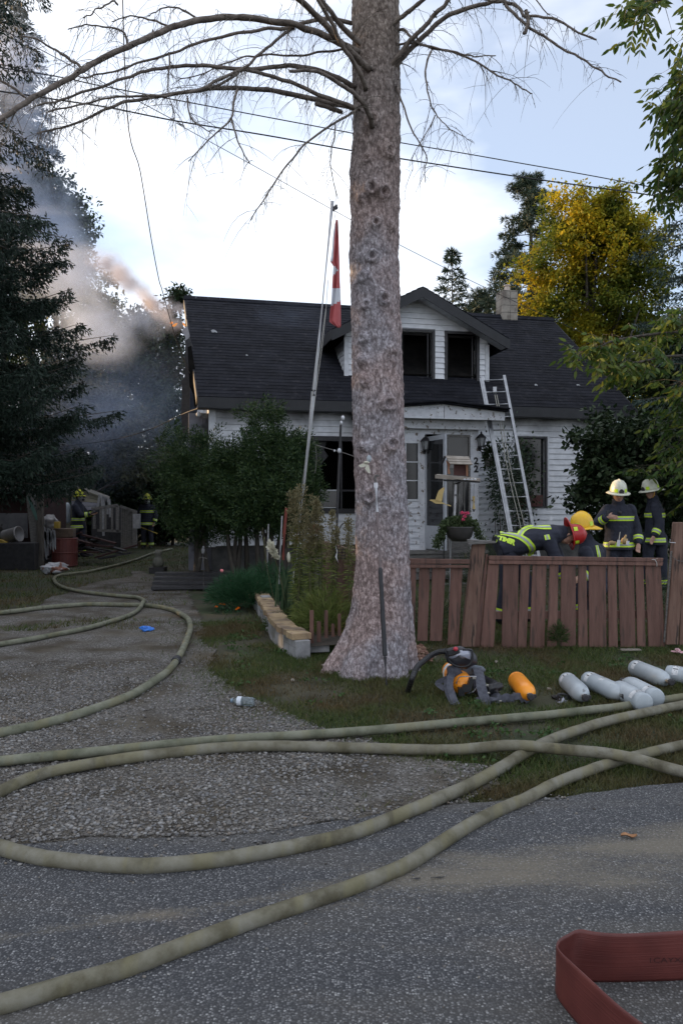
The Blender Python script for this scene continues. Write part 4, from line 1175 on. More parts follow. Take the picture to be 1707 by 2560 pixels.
# ------------------------------------------------------------------ the big dead spruce in front
TY = 6.88
prof = [(-900, 893, 968), (-400, 885, 985), (0, 880, 997), (200, 882, 999), (330, 884, 1000), (440, 873, 999), (540, 877, 997), (640, 873, 997), (760, 878, 999), (900, 880, 1005), (1000, 880, 1008), (1100, 883, 1012), (1200, 887, 1014),
        (1300, 890, 1020), (1400, 888, 1025), (1470, 884, 1027), (1530, 876, 1028), (1570, 865, 1029), (1610, 848, 1030), (1645, 828, 1032), (1672, 815, 1036), (1700, 805, 1042)]
knots = [(848, 985), (905, 690), (915, 760), (960, 745), (905, 845), (985, 870), (900, 900), (990, 900), (1005, 690), (940, 555), (895, 490), (930, 640), (970, 1010), (905, 950), (985, 560), (930, 470), (900, 1115), (980, 1110), (925, 1240), (930, 300), (975, 375), (915, 395), (890, 640), (960, 480), (985, 770)]
def bark_mat():
    m, nt, b, out = nodes_of('spruce_bark')
    N, L = nt.nodes, nt.links
    tc = N.new('ShaderNodeTexCoord')
    mp = N.new('ShaderNodeMapping'); mp.inputs['Scale'].default_value = (1, 1, 0.55)
    L.new(tc.outputs['Object'], mp.inputs['Vector'])
    v = N.new('ShaderNodeTexVoronoi'); v.inputs['Scale'].default_value = 48; v.inputs['Randomness'].default_value = 1.0
    wob = N.new('ShaderNodeTexNoise'); wob.inputs['Scale'].default_value = 22; wob.inputs['Detail'].default_value = 4
    L.new(mp.outputs['Vector'], wob.inputs['Vector'])
    mxv = N.new('ShaderNodeMix'); mxv.data_type = 'RGBA'; mxv.inputs['Factor'].default_value = 0.06
    L.new(mp.outputs['Vector'], mxv.inputs[6]); L.new(wob.outputs['Color'], mxv.inputs[7]); L.new(mxv.outputs[2], v.inputs['Vector'])
    n = N.new('ShaderNodeTexNoise'); n.inputs['Scale'].default_value = 30; n.inputs['Detail'].default_value = 8; n.inputs['Roughness'].default_value = 0.75
    L.new(mp.outputs['Vector'], n.inputs['Vector'])
    r = N.new('ShaderNodeValToRGB'); e = r.color_ramp.elements
    e[0].position = 0.34; e[0].color = rgb((0.14, 0.118, 0.116)); e[1].position = 0.66; e[1].color = rgb((0.64, 0.58, 0.585))
    x = e.new(0.5); x.color = rgb((0.37, 0.318, 0.315))
    L.new(n.outputs['Fac'], r.inputs['Fac'])
    # dark rims between the scales
    m1 = N.new('ShaderNodeMapRange'); m1.inputs[1].default_value = 0.42; m1.inputs[2].default_value = 0.75; m1.inputs[4].default_value = 0.6
    L.new(v.outputs['Distance'], m1.inputs[0])
    mx = N.new('ShaderNodeMix'); mx.data_type = 'RGBA'
    L.new(m1.outputs[0], mx.inputs['Factor']); L.new(r.outputs['Color'], mx.inputs[6]); mx.inputs[7].default_value = rgb((0.11, 0.085, 0.083))
    # pink and pale-lichen zones: broad, higher up grey-brown, lichen grey near the foot
    big = N.new('ShaderNodeTexNoise'); big.inputs['Scale'].default_value = 1.6; big.inputs['Detail'].default_value = 6
    L.new(tc.outputs['Object'], big.inputs['Vector'])
    mr = N.new('ShaderNodeMapRange'); mr.inputs[1].default_value = 0.42; mr.inputs[2].default_value = 0.58
    L.new(big.outputs['Fac'], mr.inputs[0])
    tint = N.new('ShaderNodeMix'); tint.data_type = 'RGBA'
    L.new(mr.outputs[0], tint.inputs['Factor']); tint.inputs[6].default_value = rgb((1.0, 0.89, 0.86)); tint.inputs[7].default_value = rgb((0.88, 0.93, 1.0))
    sx = N.new('ShaderNodeSeparateXYZ'); L.new(tc.outputs['Object'], sx.inputs[0])
    up = N.new('ShaderNodeMapRange'); up.inputs[1].default_value = 3.6; up.inputs[2].default_value = 5.6
    L.new(sx.outputs[2], up.inputs[0])
    t2 = N.new('ShaderNodeMix'); t2.data_type = 'RGBA'
    L.new(up.outputs[0], t2.inputs['Factor']); L.new(tint.outputs[2], t2.inputs[6]); t2.inputs[7].default_value = rgb((0.62, 0.58, 0.50))
    mu = N.new('ShaderNodeMix'); mu.data_type = 'RGBA'; mu.blend_type = 'MULTIPLY'; mu.inputs['Factor'].default_value = 1
    L.new(mx.outputs[2], mu.inputs[6]); L.new(t2.outputs[2], mu.inputs[7])
    L.new(mu.outputs[2], b.inputs['Base Color'])
    b.inputs['Roughness'].default_value = 0.9; b.inputs['Specular IOR Level'].default_value = 0.2
    bp = N.new('ShaderNodeBump'); bp.inputs['Strength'].default_value = 0.75; bp.inputs['Distance'].default_value = 0.016
    ad = N.new('ShaderNodeMath'); ad.operation = 'SUBTRACT'; L.new(n.outputs['Fac'], ad.inputs[0]); L.new(v.outputs['Distance'], ad.inputs[1])
    L.new(ad.outputs[0], bp.inputs['Height']); L.new(bp.outputs['Normal'], b.inputs['Normal'])
    return m
M_bark = bark_mat()
M_bark_dark = mat('dead_branch_bark', (0.085, 0.066, 0.055), (0.20, 0.165, 0.14), scale=14, rough=0.9, bump=0.8, bscale=60, detail=7)
M_twig = mat('dead_twig', (0.10, 0.085, 0.07), (0.17, 0.145, 0.12), scale=10, rough=0.9)
bp0 = G(925, 1688); tree = thing('dead_spruce', 'big scaly barked dead spruce with bare drooping branches in front of the house', 'tree', (bp0.x, TY, 0))
zs_ = []; ys_ = [p[0] for p in prof]
y_img = -900.0; rows = []
while y_img < 1700:
    rows.append(y_img); y_img += 3.2 if y_img > 0 else 12
NA = 170
V = []; kn = []
for kx, ky in knots:
    kn.append((P(kx, ky, TY-0.22), rnd.uniform(0.75, 1.25)))
for y in rows:
    for a_, b_ in zip(prof, prof[1:]):
        if y <= b_[0]: break
    f = min(1, max(0, (y-a_[0])/(b_[0]-a_[0])))
    xl = a_[1]+(b_[1]-a_[1])*f; xr = a_[2]+(b_[2]-a_[2])*f
    z = EYE+(CY-y)/F*TY
    cx = ((xl+xr)/2-CX)/F*TY; rad = (xr-xl)/2/F*TY
    flare = max(0.0, (y-1420)/260)
    for k in range(NA):
        an = 2*math.pi*k/NA
        ca, sa = math.cos(an), math.sin(an)
        rr = rad if not (flare > 0) else rad*(1+flare**1.5*0.11*math.sin(an*6+1.0)+flare**1.5*0.06*math.sin(an*11+2))
        ry = min(rr, 0.30+0.2*flare)
        p = Vector((cx+ca*rr, TY+sa*ry, z))
        nrm = Vector((ca, sa, 0))
        q = Vector((ca*rad*1.0+cx, sa*rad, z*0.55))
        if sa < 0.5:
            d = 0.012*noise.noise(Vector((q.x*9, q.y*9, z*6)))
            d += 0.014*(abs(noise.noise(Vector((q.x*34, q.y*34, z*17))))-0.25)
            d += 0.005*noise.noise(Vector((q.x*80, q.y*80, z*45)))
            for kp, ks in kn:
                dd_ = (p-kp).length
                if dd_ < 0.13:
                    g_ = dd_/(0.045*ks)
                    d += 0.036*ks*math.exp(-((g_-0.9)/0.5)**2)-0.030*math.exp(-(g_/0.45)**2)
            p += nrm*d
        if z < 0.05: p.z = min(p.z, 0.02)
        V.append(tuple(p))
mb = MB(); mb.v = V
for i in range(len(rows)-1):
    for k in range(NA):
        a = i*NA+k; b = i*NA+(k+1) % NA
        mb.face((a, a+NA, b+NA, b))
mb.build('trunk', M_bark, tree, smooth=True, fix=False)

# branches: traced as paths with their own distance
z1 = lambda q, Y=None: [(x/1.8233, y/1.8233) for x, y in q]
z2 = lambda q: [(860+x/1.8512, y/1.8512) for x, y in q]
def branch_path(px, Ya, Yb):
    n = len(px); return [P(x, y, Ya+(Yb-Ya)*i/(n-1)) for i, (x, y) in enumerate(px)]
BR = [  # (pixel path from the trunk outward, near/far distance, radius at root, at tip, twig density)
    (z1([(1640, 240), (1568, 205), (1450, 150), (1350, 115), (1200, 90), (1050, 76), (900, 95), (800, 120), (700, 160), (580, 215), (450, 275), (380, 320), (300, 365), (200, 420), (100, 480), (0, 545), (-120, 620)]), 6.75, 5.2, 0.030, 0.017, 1.0),
    (z1([(1700, 250), (1568, 130), (1510, 60), (1440, -40), (1380, -140)]), 6.8, 6.2, 0.028, 0.015, 0.5),
    (z1([(1700, 330), (1590, 230), (1480, 110), (1400, 30), (1330, -30), (1250, -90)]), 6.7, 5.9, 0.032, 0.02, 0.5),
    (z1([(1620, 110), (1500, 85), (1400, 100), (1300, 128), (1200, 132), (1050, 160), (900, 195), (800, 240), (650, 280), (560, 315), (450, 340), (360, 352)]), 6.9, 6.3, 0.020, 0.006, 1.0),
    (z1([(1620, 400), (1550, 360), (1450, 320), (1380, 308), (1300, 300), (1150, 315), (1050, 312), (900, 297), (780, 305), (680, 322), (600, 345), (480, 390), (350, 430), (250, 465), (170, 480)]), 6.8, 5.7, 0.024, 0.007, 1.1),
    (z1([(1640, 500), (1568, 482), (1400, 445), (1250, 415), (1100, 402), (1000, 402), (900, 412), (750, 435), (600, 460), (500, 490), (400, 540), (310, 575), (240, 592), (170, 605)]), 6.8, 5.9, 0.026, 0.006, 1.1),
    (z1([(1640, 500), (1560, 470), (1450, 430), (1350, 385), (1250, 350), (1150, 325), (1100, 318), (1040, 345), (960, 385), (900, 412), (820, 425), (700, 437), (560, 440), (460, 455), (330, 485), (220, 510)]), 6.7, 5.6, 0.020, 0.006, 1.0),
    (z1([(1340, 128), (1300, 150), (1240, 200), (1180, 250), (1120, 305), (1060, 350), (1000, 385), (940, 405)]), 6.5, 6.1, 0.013, 0.010, 0.8),
    (z1([(1640, 240), (1568, 225), (1450, 240), (1350, 255), (1200, 250), (1100, 265), (1000, 300), (900, 345), (820, 360)]), 6.8, 6.4, 0.012, 0.004, 1.0),
    (z1([(1620, 505), (1568, 535), (1450, 610), (1350, 700), (1260, 820), (1200, 915), (1140, 1005)]), 6.6, 6.0, 0.012, 0.004, 0.6),
    (z1([(1085, 400), (1065, 470), (1055, 540), (1000, 595), (940, 650), (860, 735)]), 6.2, 6.0, 0.011, 0.004, 0.6),
    (z1([(1055, 540), (1075, 610), (1100, 680), (1140, 745)]), 6.1, 6.0, 0.009, 0.004, 0.6),
    (z1([(855, 440), (860, 500), (880, 550), (940, 590), (980, 600)]), 6.0, 5.9, 0.008, 0.003, 0.9),
    (z1([(770, 240), (775, 300), (765, 370), (770, 430), (790, 500), (800, 540)]), 6.1, 6.0, 0.008, 0.003, 0.9),
    (z1([(1530, 560), (1520, 640), (1508, 700), (1510, 780), (1530, 870)]), 6.4, 6.3, 0.007, 0.003, 0.6),
    (z1([(380, 320), (350, 290), (290, 250), (230, 215), (160, 175), (90, 165)]), 5.8, 5.7, 0.013, 0.005, 1.4),
    (z1([(580, 215), (575, 160), (530, 130), (450, 120), (380, 115), (310, 135)]), 6.0, 5.9, 0.010, 0.004, 1.0),
    (z1([(770, 120), (700, 95), (630, 75), (570, 78), (510, 100)]), 6.1, 6.0, 0.009, 0.004, 1.0),
    (z1([(895, 80), (840, 50), (780, 32), (720, 45), (680, 75)]), 6.2, 6.1, 0.009, 0.004, 0.8),
    (z1([(120, 445), (60, 400), (0, 365), (-60, 340)]), 5.5, 5.4, 0.011, 0.006, 1.2),
    (z1([(540, 25), (515, 5), (470, 30), (420, 60), (380, 80)]), 5.6, 5.5, 0.008, 0.004, 0.5),
    (z2([(190, 365), (250, 290), (300, 235), (350, 185), (400, 140), (480, 72), (600, 30), (680, 12), (740, 8), (800, 30), (835, 75), (900, 75), (1000, 100), (1080, 150), (1165, 185)]), 6.8, 6.3, 0.028, 0.007, 0.9),
    (z2([(740, 18), (790, 70), (860, 130), (930, 170), (1000, 220), (1080, 262), (1150, 305), (1210, 345), (1280, 380)]), 6.5, 6.1, 0.014, 0.006, 0.5),
    (z2([(190, 320), (240, 275), (300, 195), (330, 165), (380, 115), (420, 65), (460, 30), (500, -20), (560, -60)]), 6.75, 6.4, 0.024, 0.016, 0.5),
    (z2([(190, 140), (230, 110), (280, 68), (340, 20), (400, -30)]), 6.8, 6.5, 0.024, 0.016, 0.3),
    (z2([(230, 205), (310, 203), (380, 210), (450, 228), (540, 250), (620, 260), (700, 257)]), 6.8, 6.4, 0.011, 0.004, 0.5),
    (z2([(240, 150), (270, 135), (300, 160), (330, 195), (400, 220), (500, 240), (600, 280), (650, 310), (700, 345), (770, 375), (820, 405), (868, 436)]), 6.8, 6.4, 0.014, 0.005, 0.7),
    (z2([(405, 230), (385, 280), (375, 340), (385, 410), (400, 480), (425, 530), (460, 570), (510, 610), (560, 635), (595, 662)]), 6.6, 6.4, 0.010, 0.002, 0.6),
    (z2([(420, 535), (400, 580), (370, 630), (340, 680), (320, 720), (315, 790)]), 6.5, 6.4, 0.006, 0.002, 0.3),
    (z2([(240, 400), (265, 465), (300, 570), (335, 640), (380, 720), (372, 790), (376, 848)]), 6.75, 6.5, 0.010, 0.003, 0.4),
    (z2([(840, 50), (850, 90), (845, 130), (830, 155)]), 6.4, 6.35, 0.018, 0.014, 0.2),
    (z2([(868, 436), (875, 470), (885, 502)]), 6.4, 6.4, 0.003, 0.0015, 0.0),
    (z2([(560, -40), (680, 5), (760, -20), (860, -15), (950, 70)]), 6.3, 6.1, 0.010, 0.004, 0.5),
    # coming toward the viewer across the trunk
    (z2([(130, 590), (118, 540), (90, 480), (40, 430), (-10, 395), (-90, 345), (-160, 325), (-250, 330)]), 6.62, 5.9, 0.024, 0.012, 0.5),
    (z2([(-10, 520), (-60, 500), (-130, 480)]), 6.75, 6.6, 0.02, 0.02, 0.2),
    (z2([(100, 420), (80, 350), (30, 270), (-20, 190), (-60, 100), (-120, 0), (-160, -80)]), 6.62, 6.0, 0.022, 0.014, 0.5),
]
for bi, (px, Ya, Yb, ra, rb, td) in enumerate(BR):
    pts = spline(branch_path(px, Ya, Yb), 5); n = len(pts)
    for i, p in enumerate(pts):
        k_ = 0.010*min(1, i/4); p += Vector((noise.noise(Vector((i*0.35, bi, 0)))*k_, noise.noise(Vector((i*0.35, bi, 5)))*k_*2, noise.noise(Vector((i*0.35, bi, 9)))*k_))
    rad = [(ra+(rb-ra)*(i/(n-1))**0.9)*(1+0.16*noise.noise(Vector((i*0.9, bi*3.0, 1)))) for i in range(n)]
    mb = MB(); mb.tube(pts, rad, 7)
    for k in range(int(n*0.35)):                    # stubs and knots
        i = rnd.randrange(2, n-1); d = Vector((rnd.gauss(0, 1), rnd.gauss(0, 1), rnd.gauss(0.2, 1))).normalized()
        mb.tube([pts[i], pts[i]+d*(rad[i]+rnd.uniform(0.008, 0.022))], [rad[i]*0.55, rad[i]*0.2], 5)
    br = mb.build('branch', M_bark_dark, tree, smooth=True, fix=False)
    if td <= 0: continue
    # twigs: thin, drooping, some forked
    tw = MB(); L_ = sum((pts[i+1]-pts[i]).length for i in range(n-1))
    cnt = int(L_*44*td)
    for k in range(cnt):
        f = rnd.random()**0.85; i = min(n-2, int(f*(n-1))); p = pts[i]; dirb = (pts[i+1]-pts[i]).normalized()
        side = Vector((rnd.gauss(0, 1), rnd.gauss(0, 1), rnd.gauss(-0.25, 0.9))).normalized()
        d = (side+dirb*rnd.uniform(0.2, 1.0)).normalized()
        ln = rnd.choice((0.08, 0.12, 0.16, 0.22, 0.34, 0.48))*rnd.uniform(0.7, 1.2)
        seg = 5; q = p.copy(); tp = [q.copy()]; r0 = rnd.uniform(0.0018, 0.0038)
        for s_ in range(seg):
            d = (d+Vector((rnd.gauss(0, 0.12), rnd.gauss(0, 0.12), -0.17-0.12*rnd.random()))).normalized()
            q = q+d*ln/seg; tp.append(q.copy())
            if s_ in (1, 2, 3) and rnd.random() < 0.45:
                d2 = (d+Vector((rnd.gauss(0, 0.8), rnd.gauss(0, 0.8), rnd.gauss(-0.1, 0.6)))).normalized()
                e = q+d2*ln*rnd.uniform(0.12, 0.45)
                tw.tube([q, (q+e)/2+Vector((0, 0, 0.004)), e+Vector((0, 0, -0.006))], [r0*0.7, r0*0.5, r0*0.25], 3, cap=False)
        tw.tube(tp, [r0*(1-0.75*j/seg) for j in range(seg+1)], 3, cap=False)
    if tw.v: tw.build('twigs', M_twig, br, fix=False, kind='stuff')
# ------------------------------------------------------------------ trees and shrubs
M_trunkbark = mat('grey_brown_bark', (0.045, 0.038, 0.032), (0.10, 0.088, 0.075), scale=9, rough=0.95, bump=0.7, bscale=30, stretch=(1, 1, 0.3))
L_spruce = leafmat('spruce_needles', [(0.007, 0.016, 0.012), (0.014, 0.028, 0.019), (0.022, 0.040, 0.027), (0.034, 0.055, 0.038)], trans=0.06, rough=0.6)
L_blue = leafmat('blue_spruce_needles', [(0.022, 0.042, 0.036), (0.045, 0.072, 0.058), (0.075, 0.105, 0.088)], trans=0.08, rough=0.6)
L_pine = leafmat('pine_needles', [(0.024, 0.045, 0.030), (0.05, 0.075, 0.05), (0.08, 0.105, 0.075)], trans=0.1, rough=0.6)
L_green = leafmat('green_leaves', [(0.020, 0.038, 0.012), (0.035, 0.060, 0.018), (0.055, 0.085, 0.026), (0.075, 0.10, 0.035)], trans=0.3)
L_dark = leafmat('dark_leaves', [(0.012, 0.026, 0.012), (0.022, 0.040, 0.018), (0.036, 0.058, 0.026), (0.055, 0.075, 0.036)], trans=0.18)
L_olive = leafmat('olive_leaves', [(0.03, 0.036, 0.014), (0.05, 0.056, 0.022), (0.08, 0.08, 0.034)], trans=0.2)
L_maple = leafmat('turning_maple_leaves', [(0.06, 0.10, 0.016), (0.10, 0.14, 0.022), (0.20, 0.20, 0.025), (0.13, 0.17, 0.025)], trans=0.45,
                  patch=[(0.52, 0.33, 0.02), (0.60, 0.44, 0.03), (0.40, 0.38, 0.03), (0.50, 0.42, 0.03)], pscale=0.5, plo=0.50, phi=0.63)
L_ash = leafmat('ash_leaves', [(0.032, 0.066, 0.016), (0.052, 0.098, 0.022), (0.085, 0.13, 0.026), (0.17, 0.19, 0.035)], trans=0.35)
L_cedar = leafmat('cedar_foliage', [(0.012, 0.030, 0.012), (0.022, 0.048, 0.017), (0.040, 0.070, 0.022), (0.062, 0.095, 0.03)], trans=0.1)

def broadleaf(name, label, cat, base, crown, n_cl, per, leaf, m, clump=0.55, group=None, trunk_r=0.15, shell=0.45, limbs=14, trunk_m=None, droop=0.2, squash=0.8, keep=None, top=None):
    """crown: list of (centre, radii) ellipsoids"""
    o = thing(name, label, cat, base, group)
    wts = np.array([r[0]*r[1]*r[2] for c, r in crown])**0.8; wts /= wts.sum()
    cls = []
    while len(cls) < n_cl:
        c, r = crown[rng.choice(len(crown), p=wts)]
        d = rng.normal(size=3); d /= np.linalg.norm(d)
        rad = (shell+(1-shell)*rng.random())**0.8
        p = np.array(c)+d*np.array(r)*rad*(0.86+0.22*noise.noise(Vector(d)*2.3+Vector(c)))
        if p[2] < 0.25: continue
        if keep and not keep(p): continue
        cls.append(p)
    cls = np.array(cls)
    b = Vector(base); cc = Vector(np.mean([np.array(c) for c, r in crown], axis=0))
    tp = Vector(top) if top is not None else cc
    mb = MB()
    path = spline([b+Vector((0, 0, -0.1)), b*0.6+tp*0.4+Vector((rnd.uniform(-.1, .1), 0, 0)), tp], 5)
    mb.tube(path, [trunk_r*(1-0.75*i/(len(path)-1)) for i in range(len(path))], 8)
    for k in range(limbs):
        e = Vector(cls[rnd.randrange(len(cls))]); i = rnd.randrange(2, len(path)); s = path[i]
        if e.z < s.z-0.5: continue
        mid = (s+e)/2+Vector((0, 0, 0.08*(e-s).length)); pt = spline([s, mid, e], 3)
        mb.tube(pt, [trunk_r*0.32*(1-0.8*j/(len(pt)-1))+0.004 for j in range(len(pt))], 5)
    mb.build('trunk', trunk_m or M_trunkbark, o, smooth=True, fix=False)
    N_ = n_cl*per
    ci = np.repeat(np.arange(n_cl), per)
    sz = clump*(0.6+0.8*rng.random(n_cl))
    off = rng.normal(size=(N_, 3)); off /= np.linalg.norm(off, axis=1, keepdims=True)
    off *= (rng.random(N_)**0.6)[:, None]*sz[ci][:, None]; off[:, 2] *= squash
    C = cls[ci]+off
    ok = C[:, 2] > 0.05; C = C[ok]; off = off[ok]
    D = off*1.0+rng.normal(size=C.shape)*0.35+np.array([0, 0, -droop])*clump
    ln = leaf*(0.7+0.6*rng.random(len(C)))
    np_mesh('crown', cards(C, D, ln, ln*0.62, up=np.array([0, 0, 1.0])), 4, m, o)
    return o

def conifer(name, label, cat, base, height, radius, m, z_low=0.6, levels=26, per=8, twigs=10, needle=0.09, nw=0.022, droop=0.35, group=None, trunk_r=0.14, keep=None, up_tip=0.25, ncard=5, hang=0.6, prof=None, jitter=0.25, sub=None, dens=1.0):
    o = thing(name, label, cat, base, group)
    b = np.array(base, float)
    mb = MB(); mb.tube([Vector(base)+Vector((0, 0, -0.1)), Vector(base)+Vector((0, 0, height*0.5)), Vector(base)+Vector((0, 0, height*0.985))], [trunk_r, trunk_r*0.6, 0.012], 8)
    Cs, Ds = [], []
    for l in range(levels):
        f = l/(levels-1); z = z_low+(height-z_low)*f**0.92
        r_l = radius*(prof(f) if prof else (1-f)**0.85)+0.12
        nb = max(4, int(per*(1-0.35*f)))
        for k in range(nb):
            an = 2*math.pi*(k+rnd.random()*0.7)/nb+l*0.9
            Lb = r_l*(1+rnd.uniform(-jitter, jitter)); zz = z+rnd.uniform(-0.12, 0.12)
            ca, sa = math.cos(an), math.sin(an)
            tip = b+np.array([ca*Lb, sa*Lb, zz])
            if keep and not keep(tip): continue
            ns = max(3, int(Lb/0.16*dens))
            ts = np.linspace(0.12, 1, ns)
            dz = -droop*Lb*(ts**1.3)+up_tip*Lb*ts**4*droop
            X = np.stack([b[0]+ca*Lb*ts, b[1]+sa*Lb*ts, b[2]+zz+dz], 1)
            if l % 2 == 0 or Lb > 1.0:
                mb.tube([Vector(X[0]), Vector(X[ns//2]), Vector(X[-1])], [0.018, 0.011, 0.004], 4, cap=False)
            # twigs on both sides + hanging
            T = []
            nt_ = twigs
            for side in (-1, 1, 0):
                m_ = ns*nt_//6 if side else ns*nt_//5
                q = 0.1+0.9*rng.random(m_)
                Xi = np.stack([np.interp(q, ts, X[:, j]) for j in range(3)], 1)
                w_ = np.array([-sa, ca, 0])*side; ou = np.array([ca, sa, 0])
                d = w_*0.8+ou*(0.55 if side else 0.3)+np.array([0, 0, -0.12-hang*(1.0 if side == 0 else 0.35)])
                d = d[None]+rng.normal(size=(m_, 3))*0.18; d /= np.linalg.norm(d, axis=1, keepdims=True)
                tl = (0.14+0.30*(1-q)**0.7)*min(1.2, 0.45+Lb*0.35)*(0.6+0.7*rng.random(m_))
                u_ = rng.random((m_, ncard))
                C = Xi[:, None]+d[:, None]*(tl[:, None]*u_)[..., None]
                Dn = d[:, None]*1.0+rng.normal(size=(m_, ncard, 3))*0.42
                Cs.append(C.reshape(-1, 3)); Ds.append(Dn.reshape(-1, 3))
            q = 0.6+0.4*rng.random(14); Xi = np.stack([np.interp(q, ts, X[:, j]) for j in range(3)], 1)
            Cs.append(Xi); Ds.append(np.array([ca, sa, 0.1])[None]+rng.normal(size=(14, 3))*0.5)
    C = np.concatenate(Cs); D = np.concatenate(Ds)
    # leader
    q = rng.random(60); Cl = np.stack([np.full(60, b[0]), np.full(60, b[1]), b[2]+height-0.5*q], 1); C = np.concatenate([C, Cl]); D = np.concatenate([D, rng.normal(size=(60, 3))*0.6+[0, 0, 0.6]])
    ok = C[:, 2] > 0.08; C, D = C[ok], D[ok]
    mb.build('trunk', M_trunkbark, o, fix=False)
    ln = needle*(0.7+0.6*rng.random(len(C)))
    np_mesh('crown', cards(C, D, ln, nw), 4, m, o)
    return o

def at(x, y, Y): p = P(x, y, Y); return (p.x, p.y, p.z)
def gx(x, Y): return (x-CX)/F*Y
def hz(y, Y): return EYE+(CY-y)/F*Y
def ell(x, y, Y, rx, rz, ry=None):              # ellipsoid by where it stands and its half sizes in metres
    return (at(x, y, Y), (rx, ry or rx, rz))

# big dark spruce at the left edge (nearest) and the ones behind it
conifer('spruce_tree', 'tall dark spruce filling the left edge in front of the smoke', 'tree', (gx(-70, 14.0), 14.0, 0), 8.2, 2.45, L_spruce, z_low=2.05, levels=19, per=11, twigs=40, needle=0.085, nw=0.026, droop=0.16, trunk_r=0.17, hang=0.8, up_tip=1.2,
        prof=lambda f: (1-f)**0.62 if f > 0.15 else 0.85, jitter=0.3, keep=lambda p: p[1] < 15.6)
conifer('spruce_tree', 'spruce with drooping boughs high above the left edge, beside the dead branches', 'tree', (gx(-240, 10.5), 10.5, 0), 12.5, 2.0, L_spruce, z_low=5.9, levels=13, per=9, twigs=30, needle=0.07, nw=0.020, droop=0.35, trunk_r=0.16, hang=1.0,
        prof=lambda f: 0.95*(1-f)**0.5)
conifer('spruce_tree', 'pale hazy spruce top poking up in the smoke at top left', 'tree', (gx(10, 27), 27, 0), 21.5, 2.5, L_blue, z_low=11, levels=26, per=8, twigs=9, needle=0.2, nw=0.05, droop=0.3, trunk_r=0.2, prof=lambda f: (1-f)**0.8)
broadleaf('poplar_tree', 'tall leafy tree veiled in blue smoke right of the left spruce', 'tree', (gx(150, 29), 29, 0),
          [ell(100, 590, 29, 2.2, 2.6), ell(40, 520, 29, 2.2, 2.7), ell(200, 560, 29, 0.8, 1.2), ell(110, 800, 29, 2.4, 3.2), ell(200, 690, 29, 0.9, 1.0), ell(170, 470, 29, 0.5, 0.9)], 300, 110, 0.17, L_green, clump=0.55, trunk_r=0.25)
broadleaf('poplar_tree', 'leafy tree with a pointed crown behind the orange smoke', 'tree', (gx(300, 31), 31, 0),
          [ell(255, 830, 31, 1.6, 2.8), ell(250, 900, 31, 2.2, 2.4), ell(310, 960, 31, 2.0, 2.6), ell(262, 740, 31, 0.8, 1.5)], 240, 100, 0.17, L_green, clump=0.5, trunk_r=0.22)
broadleaf('poplar_tree', 'leafy tree with gaps of sky just left of the burning gable', 'tree', (gx(400, 29), 29, 0),
          [ell(385, 900, 29, 1.3, 2.6), ell(345, 860, 29, 1.0, 1.8), ell(420, 830, 29, 0.8, 1.5), ell(440, 980, 29, 1.3, 3.0), ell(450, 745, 29, 0.5, 0.7)], 230, 90, 0.16, L_dark, clump=0.42, trunk_r=0.2)
broadleaf('birch_tree', 'olive toned tree rising over the back yard behind the smoke', 'tree', (gx(210, 24), 24, 0),
          [ell(150, 1080, 24, 1.6, 1.8), ell(250, 1050, 24, 1.8, 1.5), ell(70, 1010, 24, 2.0, 1.6), ell(330, 1120, 24, 1.5, 1.3)], 260, 95, 0.13, L_olive, clump=0.5, trunk_r=0.16)
broadleaf('birch_tree', 'dark tree between the back yard and the gable end', 'tree', (gx(400, 27.5), 27.5, 0),
          [ell(360, 1120, 27.5, 1.6, 2.0), ell(430, 1080, 27.5, 1.3, 2.1), ell(300, 1180, 27.5, 1.3, 1.4), ell(400, 1220, 27.5, 1.5, 1.2)], 220, 95, 0.12, L_dark, clump=0.42, trunk_r=0.12)
for i, (x, w, h, lab) in enumerate([(20, 2.2, 2.6, 'dark bushy hedge tree behind the shed at the far left'), (190, 2.2, 2.4, 'dark bush rising behind the cream shed wall'), (300, 2.0, 2.5, 'dark bush behind the board fence of the back yard'), (410, 2.0, 2.7, 'dark bush behind the masked firefighter nearest the house')]):
    broadleaf('hedge_shrub', lab, 'shrub', (gx(x, 27.5), 27.5, 0), [((gx(x, 27.5), 27.5, h*0.55), (w, 1.2, h*0.62))], 150, 90, 0.13, L_dark, clump=0.45, trunk_r=0.07, group='dark bushes behind the back yard')

for x, Y_, h, lab in ((-60, 24, 4.2, 'tall dark thicket behind the red shed at the left edge'), (120, 26, 4.0, 'tall dark thicket behind the collapsed shed'), (290, 30, 3.6, 'tall dark thicket closing the gap behind the board fence'), (430, 28, 3.8, 'tall dark thicket by the far corner of the house')):
    broadleaf('thicket', lab, 'shrub', (gx(x, Y_), Y_, 0), [((gx(x, Y_), Y_, h*0.5), (2.4, 1.2, h*0.55))], 260, 90, 0.17, L_dark, clump=0.5, trunk_r=0.07, group='thickets behind the yard')
